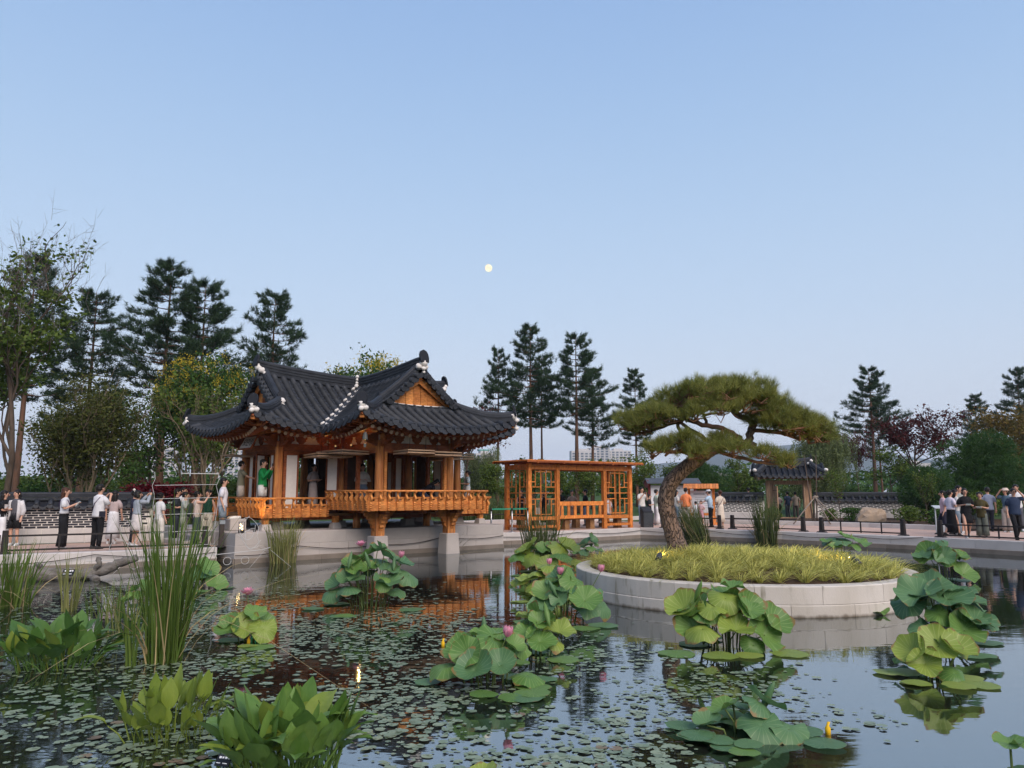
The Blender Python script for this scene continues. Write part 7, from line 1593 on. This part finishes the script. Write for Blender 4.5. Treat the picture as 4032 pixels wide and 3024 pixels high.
# round the pergola
person(.42, 35.2, 0, 1.64, 170, 'hold', BLK, BLK, 'woman in a black dress behind the left lattice of the pergola', 'long', bot='skirt.22', sleeve='none', female=True, shoes=(.6, .6, .6))
p = person(1.45, 35.4, 0, 1.60, -160, ('hold', 'lean'), BLK, BLK, 'woman in a black sleeveless dress leaning behind the second lattice', 'bob', bot='skirt.12', sleeve='none', bend=.25, female=True)
held(p[0], (.22, .12, .44), 1.60, (.26, .08, .30), cloth((.60, .55, .45)), 'tote_bag', 'cream tote bag hanging behind the second lattice of the pergola', 'bag')
person(2.2, 35.6, 0, 1.72, -120, 'lean', BLK, GRY, 'man in a black T-shirt half hidden by a pergola post')
person(2.82, 36.6, 0, 1.64, -170, 'front', (.24, .185, .15), (.24, .185, .15), 'woman in a taupe dress standing in the pergola opening', 'bun', bot='skirt.18', female=True)
person(3.44, 36.5, 0, 1.68, 95, 'back', BLK, DEN, 'man in a black polo and jeans in the pergola opening', shoes=(.05, .05, .05))
person(4.25, 34.45, .20, 1.66, 50, 'hold', (.60, .56, .58), (.10, .14, .22), 'man in a pale shirt seated on the pergola bench', legs='sit')
# by the notice boards
p = person(6.1, 36.6, 0, 1.78, -155, 'phone', (.64, .63, .60), DEN, 'man in white T-shirt photographing beside the wide notice board')
held(p[0], (0, .18, .87), 1.78, (.075, .012, .14), PHN, 'phone', 'phone of the man beside the wide notice board', 'phone')
person(6.52, 37.0, 0, 1.46, -95, 'hold', (.03, .03, .035), (.02, .02, .025), 'boy in dark top and black shorts beside the information stand', bot='shorts')
person(6.85, 36.9, 0, 1.68, -80, 'hold', (.45, .52, .42), WHT, 'person in white trousers half hidden left of the pine trunk', bot='wide')
person(7.85, 37.2, 0, 1.66, -70, 'hold', (.62, .60, .56), DEN, 'woman with long black hair in a white top right of the pine trunk', 'long', female=True)
person(8.25, 36.9, 0, 1.76, -30, 'down', (.80, .25, .10), (.45, .42, .38), 'man in an orange T-shirt right of the pine trunk', wide=1.1)
person(8.98, 37.0, 0, 1.16, 160, 'hold', (.55, .38, .40), (.60, .32, .38), 'girl in a pink patterned dress before the narrow notice board', 'bob', bot='skirt.28', female=True)
person(8.75, 37.1, 0, 1.12, 30, 'down', (.50, .54, .58), (.35, .35, .38), 'child in a pale top beside the girl in pink', 'short')
person(8.95, 35.1, 0, 1.66, 60, ('reach', 'down'), (.42, .55, .66), BLK, 'man in pale blue shirt, black trousers and white cap pointing at the board', extra='cap', bend=.12, shoes=(.03, .03, .03))
person(9.2, 34.4, 0, 1.64, 15, 'hold', (.64, .55, .45), (.64, .55, .45), 'woman in a long cream dress seen from behind on the far bank', 'bun', HAIRB, bot='skirt.15', female=True, extra='strap', shoes=(.35, .28, .22))
# beyond the far wall and in the gate
person(14.15, 46.5, .1, 1.72, 10, 'down', (.60, .62, .66), GRY, 'man in a white shirt seen over the far wall left of the gate')
person(16.0, 45.2, 0, 1.60, 20, 'down', (.03, .045, .085), (.10, .11, .12), 'man in navy walking away through the gate')
person(15.62, 45.6, 0, 1.48, 5, 'hold', (.42, .32, .30), BLK, 'woman in a pink top walking through the gate', 'bob', female=True)
person(16.25, 44.6, 0, 1.58, -10, 'down', (.32, .27, .22), (.12, .10, .09), 'person in brown half hidden by the gate door')
# group on the right bank
person(15.95, 28.8, 0, 1.62, 70, 'down', (.58, .40, .43), (.03, .03, .05), 'woman in a pink blouse seen from behind at the left of the right-hand group', 'bun', female=True, wide=1.12, legs='stride', shoes=(.04, .04, .04))
person(15.7, 27.9, 0, 1.64, -75, 'hold', (.66, .60, .68), BLK, 'woman in a white T-shirt and long black skirt in the right-hand group', 'bun', bot='skirt.08', female=True, tuck=True, legs='stride', shoes=(.03, .03, .03), wide=1.08)
person(16.3, 28.6, 0, 1.66, -100, 'hold', (.60, .58, .56), (.17, .22, .27), 'woman in white top and blue jeans behind the black T-shirt', 'long', bot='wide', female=True)
p = person(15.6, 26.8, 0, 1.70, 165, 'hold', BLK, BLK, 'woman with a fringe in a black T-shirt dress in the right-hand group', 'bob', bot='skirt.30', female=True, wide=1.15, legs='stride')
held(p[0], (0, .19, .66), 1.70, (.15, .012, .10), PPR, 'leaflet', 'leaflet in the hands of the woman in the black T-shirt dress', 'leaflet', (R(-60), 0, 0))
person(16.9, 29.4, 0, 1.80, -150, 'down', (.30, .32, .30), (.28, .29, .28), 'tall man with headphones behind the woman with the fringe', bot='shorts')
p = person(16.15, 26.85, 0, 1.56, 140, 'hold', (.075, .062, .026), (.14, .155, .13), 'woman with permed black hair in an olive top and grey-green trousers', 'curly', bot='wide', female=True, wide=1.2, hem=.44)
held(p[0], (0, .20, .66), 1.56, (.16, .012, .11), PPR, 'leaflet', 'leaflet in the hands of the woman in the olive top', 'leaflet', (R(-65), 0, 0))
person(18.9, 30.9, 0, 1.76, -25, 'down', (.22, .25, .33), (.03, .035, .05), 'man in a blue-grey T-shirt walking away on the right', legs='stride', shoes=(.03, .03, .03), wide=1.08)
person(19.3, 30.4, 0, 1.70, 120, ('down', 'brow'), (.08, .13, .18), (.42, .36, .31), 'woman in a pale sun hat shading her eyes at the right edge', 'bob', female=True, extra='hat', bot='wide')
person(16.6, 25.75, 0, 1.68, 170, ('brow', 'down'), (.030, .045, .085), BLK, 'man in a navy polo and sunglasses at the right edge', extra='glasses', legs='stride', wide=1.15, shoes=(.03, .03, .03))
person(20.3, 31.3, 0, 1.86, 150, 'down', WHT, (.10, .10, .12), 'man in a white shirt at the right edge behind the navy polo', wide=1.05)

# ------------------------------------------------------------------ far away: hills, apartment blocks, moon, evening air
HILL = mat('wooded_hill', (.035, .055, .035), (.022, .038, .026), .95, .004, detail=10)
def hills(name, Y, prof_, label, seed):
    rng = np.random.default_rng(seed); xs_ = np.linspace(prof_[0][0], prof_[-1][0], 90); z = np.interp(xs_, [p[0] for p in prof_], [p[1] for p in prof_])
    ph = rng.uniform(0, 6.28, 5); z = z + sum(z * a * np.sin(xs_ * f + p) for a, f, p in zip((.09, .07, .05, .035, .02), (.006, .011, .021, .043, .09), ph)); V = []; F = []; K = 5
    for x, h in zip(xs_, z):
        for k in range(K): u = k / (K - 1); V.append((x + 30 * math.sin(k + x * .01), Y + 900 * (u - .5) * 1.4, max(-5, h * math.sin(math.pi * (.04 + .92 * u)) ** .8) - (0 if 0 < k < K - 1 else 8)))
    n = len(xs_)
    for i in range(n - 1):
        for k in range(K - 1): F.append((i * K + k, (i + 1) * K + k, (i + 1) * K + k + 1, i * K + k + 1))
    tag(MB().add(V, F, True).build(name, HILL), label, kind='structure')
hills('hill', 2600, [(-2600, 20), (-1500, 60), (-900, 45), (-300, 40), (200, 50), (520, 105), (760, 158), (980, 150), (1250, 110), (1500, 120), (1800, 90), (2400, 60)], 'blue wooded hill rising behind the gate', 2)
CONC = mat('pale_apartment_wall', (.50, .47, .46), (.45, .43, .42), .8, .2); WIN = mat('dark_window_glass', (.10, .12, .15), (.07, .09, .12), .25, .3); BLUEP = mat('blue_roof_edge', (.10, .32, .28))
def block(x, y, w, d, h, rz, label, top=None):
    e = empty('apartment_block', (x, y, -1), rz); tag(e, label, 'building', 'far apartment blocks'); MB().box((0, 0, h / 2), (w, d, h)).build('wall', CONC, e); MB().box((0, 0, h + 1.2), (w * .4, d * .6, 2.4)).build('stair_tower', CONC, e)
    nf = int(h / 3); nc = max(3, int(w / 5)); wm = MB().box((0, 0, 0), (w / nc * .58, .3, 1.7)).mesh('window', WIN)
    for f in range(nf):
        for c in range(nc):
            if nf * nc < 300 or f > nf * .55: inst('window', wm, e, (-w / 2 + w * (c + .5) / nc, -d / 2 - .1, 1.6 + 3 * f))
    if top: MB().box((0, 0, h + 3.2), (w * .5, d * .6, 1.2)).build('roof_band', top, e)
for a in ((-26, 700, 18, 14, 37, .3, 'white apartment tower with a green-edged top right of the pavilion eaves', BLUEP), (83, 900, 30, 14, 50, .1, 'pale apartment block left of the pines over the pergola', None), (102, 910, 26, 14, 54, -.2, 'pale apartment block in the middle of the three over the pergola', None), (127, 930, 30, 14, 52, .2, 'pale apartment block right of the three over the pergola', None),
          (-292, 800, 30, 14, 56, .2, 'pale apartment tower just left of the pavilion eaves', None), (-275, 810, 20, 14, 48, -.1, 'pale apartment tower touching the pavilion eaves on the left', None), (-372, 830, 34, 14, 50, .2, 'pale apartment block behind the dark leaning tree', None), (-410, 830, 26, 14, 44, .0, 'pale apartment block behind the olive shrub', None),
          (330, 640, 26, 14, 26, .1, 'pale block low behind the lone pine on the right', None)): block(*a)
tag(MB().box((0, 0, 2.4), (9, 7, 3.0)).prism([(-5, 3.9), (5, 3.9), (0, 5.4)], 7.6).build('far_house', mat('grey_house', (.22, .22, .21)), loc=(36, 140, -.4), rz=.2), 'low grey house seen between far wall and trees', 'house')
# the moon: a ball far out, nearly full, its brightness put in as emission
MOON = bpy.data.materials.new('moon_surface'); MOON.use_nodes = True; t = MOON.node_tree; N = t.nodes; b = N['Principled BSDF']; nz = N.new('ShaderNodeTexNoise'); nz.inputs['Scale'].default_value = .018; nz.inputs['Detail'].default_value = 3; tc = N.new('ShaderNodeTexCoord'); cr = N.new('ShaderNodeValToRGB')
cr.color_ramp.elements[0].position = .40; cr.color_ramp.elements[0].color = (1.0, .74, .50, 1); cr.color_ramp.elements[1].position = .58; cr.color_ramp.elements[1].color = (1.0, .98, .68, 1)
t.links.new(tc.outputs['Object'], nz.inputs['Vector']); t.links.new(nz.outputs[0], cr.inputs[0]); t.links.new(cr.outputs[0], b.inputs['Emission Color']); b.inputs['Emission Strength'].default_value = .9; b.inputs['Base Color'].default_value = (0, 0, 0, 1); b.inputs['Specular IOR Level'].default_value = 0
mo = MB().sphere((0, 0, 0), (88, 88, 92), 32, 20).build('moon', MOON, loc=(-31.35 * 18, 18000, 1.55 + 297.57 * 18)); tag(mo, 'pale yellow nearly full moon in the clear sky', 'moon')
# evening haze
HZ = bpy.data.materials.new('evening_haze'); HZ.use_nodes = True; t = HZ.node_tree; t.nodes.remove(t.nodes['Principled BSDF']); pv_ = t.nodes.new('ShaderNodeVolumePrincipled'); pv_.inputs['Color'].default_value = (.74, .84, 1.0, 1); pv_.inputs['Density'].default_value = .00024; pv_.inputs['Anisotropy'].default_value = 0.0
t.links.new(pv_.outputs[0], t.nodes['Material Output'].inputs['Volume'])
hz = MB().box((0, 0, 124), (9800, 9800, 254)).build('haze', HZ); tag(hz, 'thin blue evening haze over the garden and hills', kind='stuff')
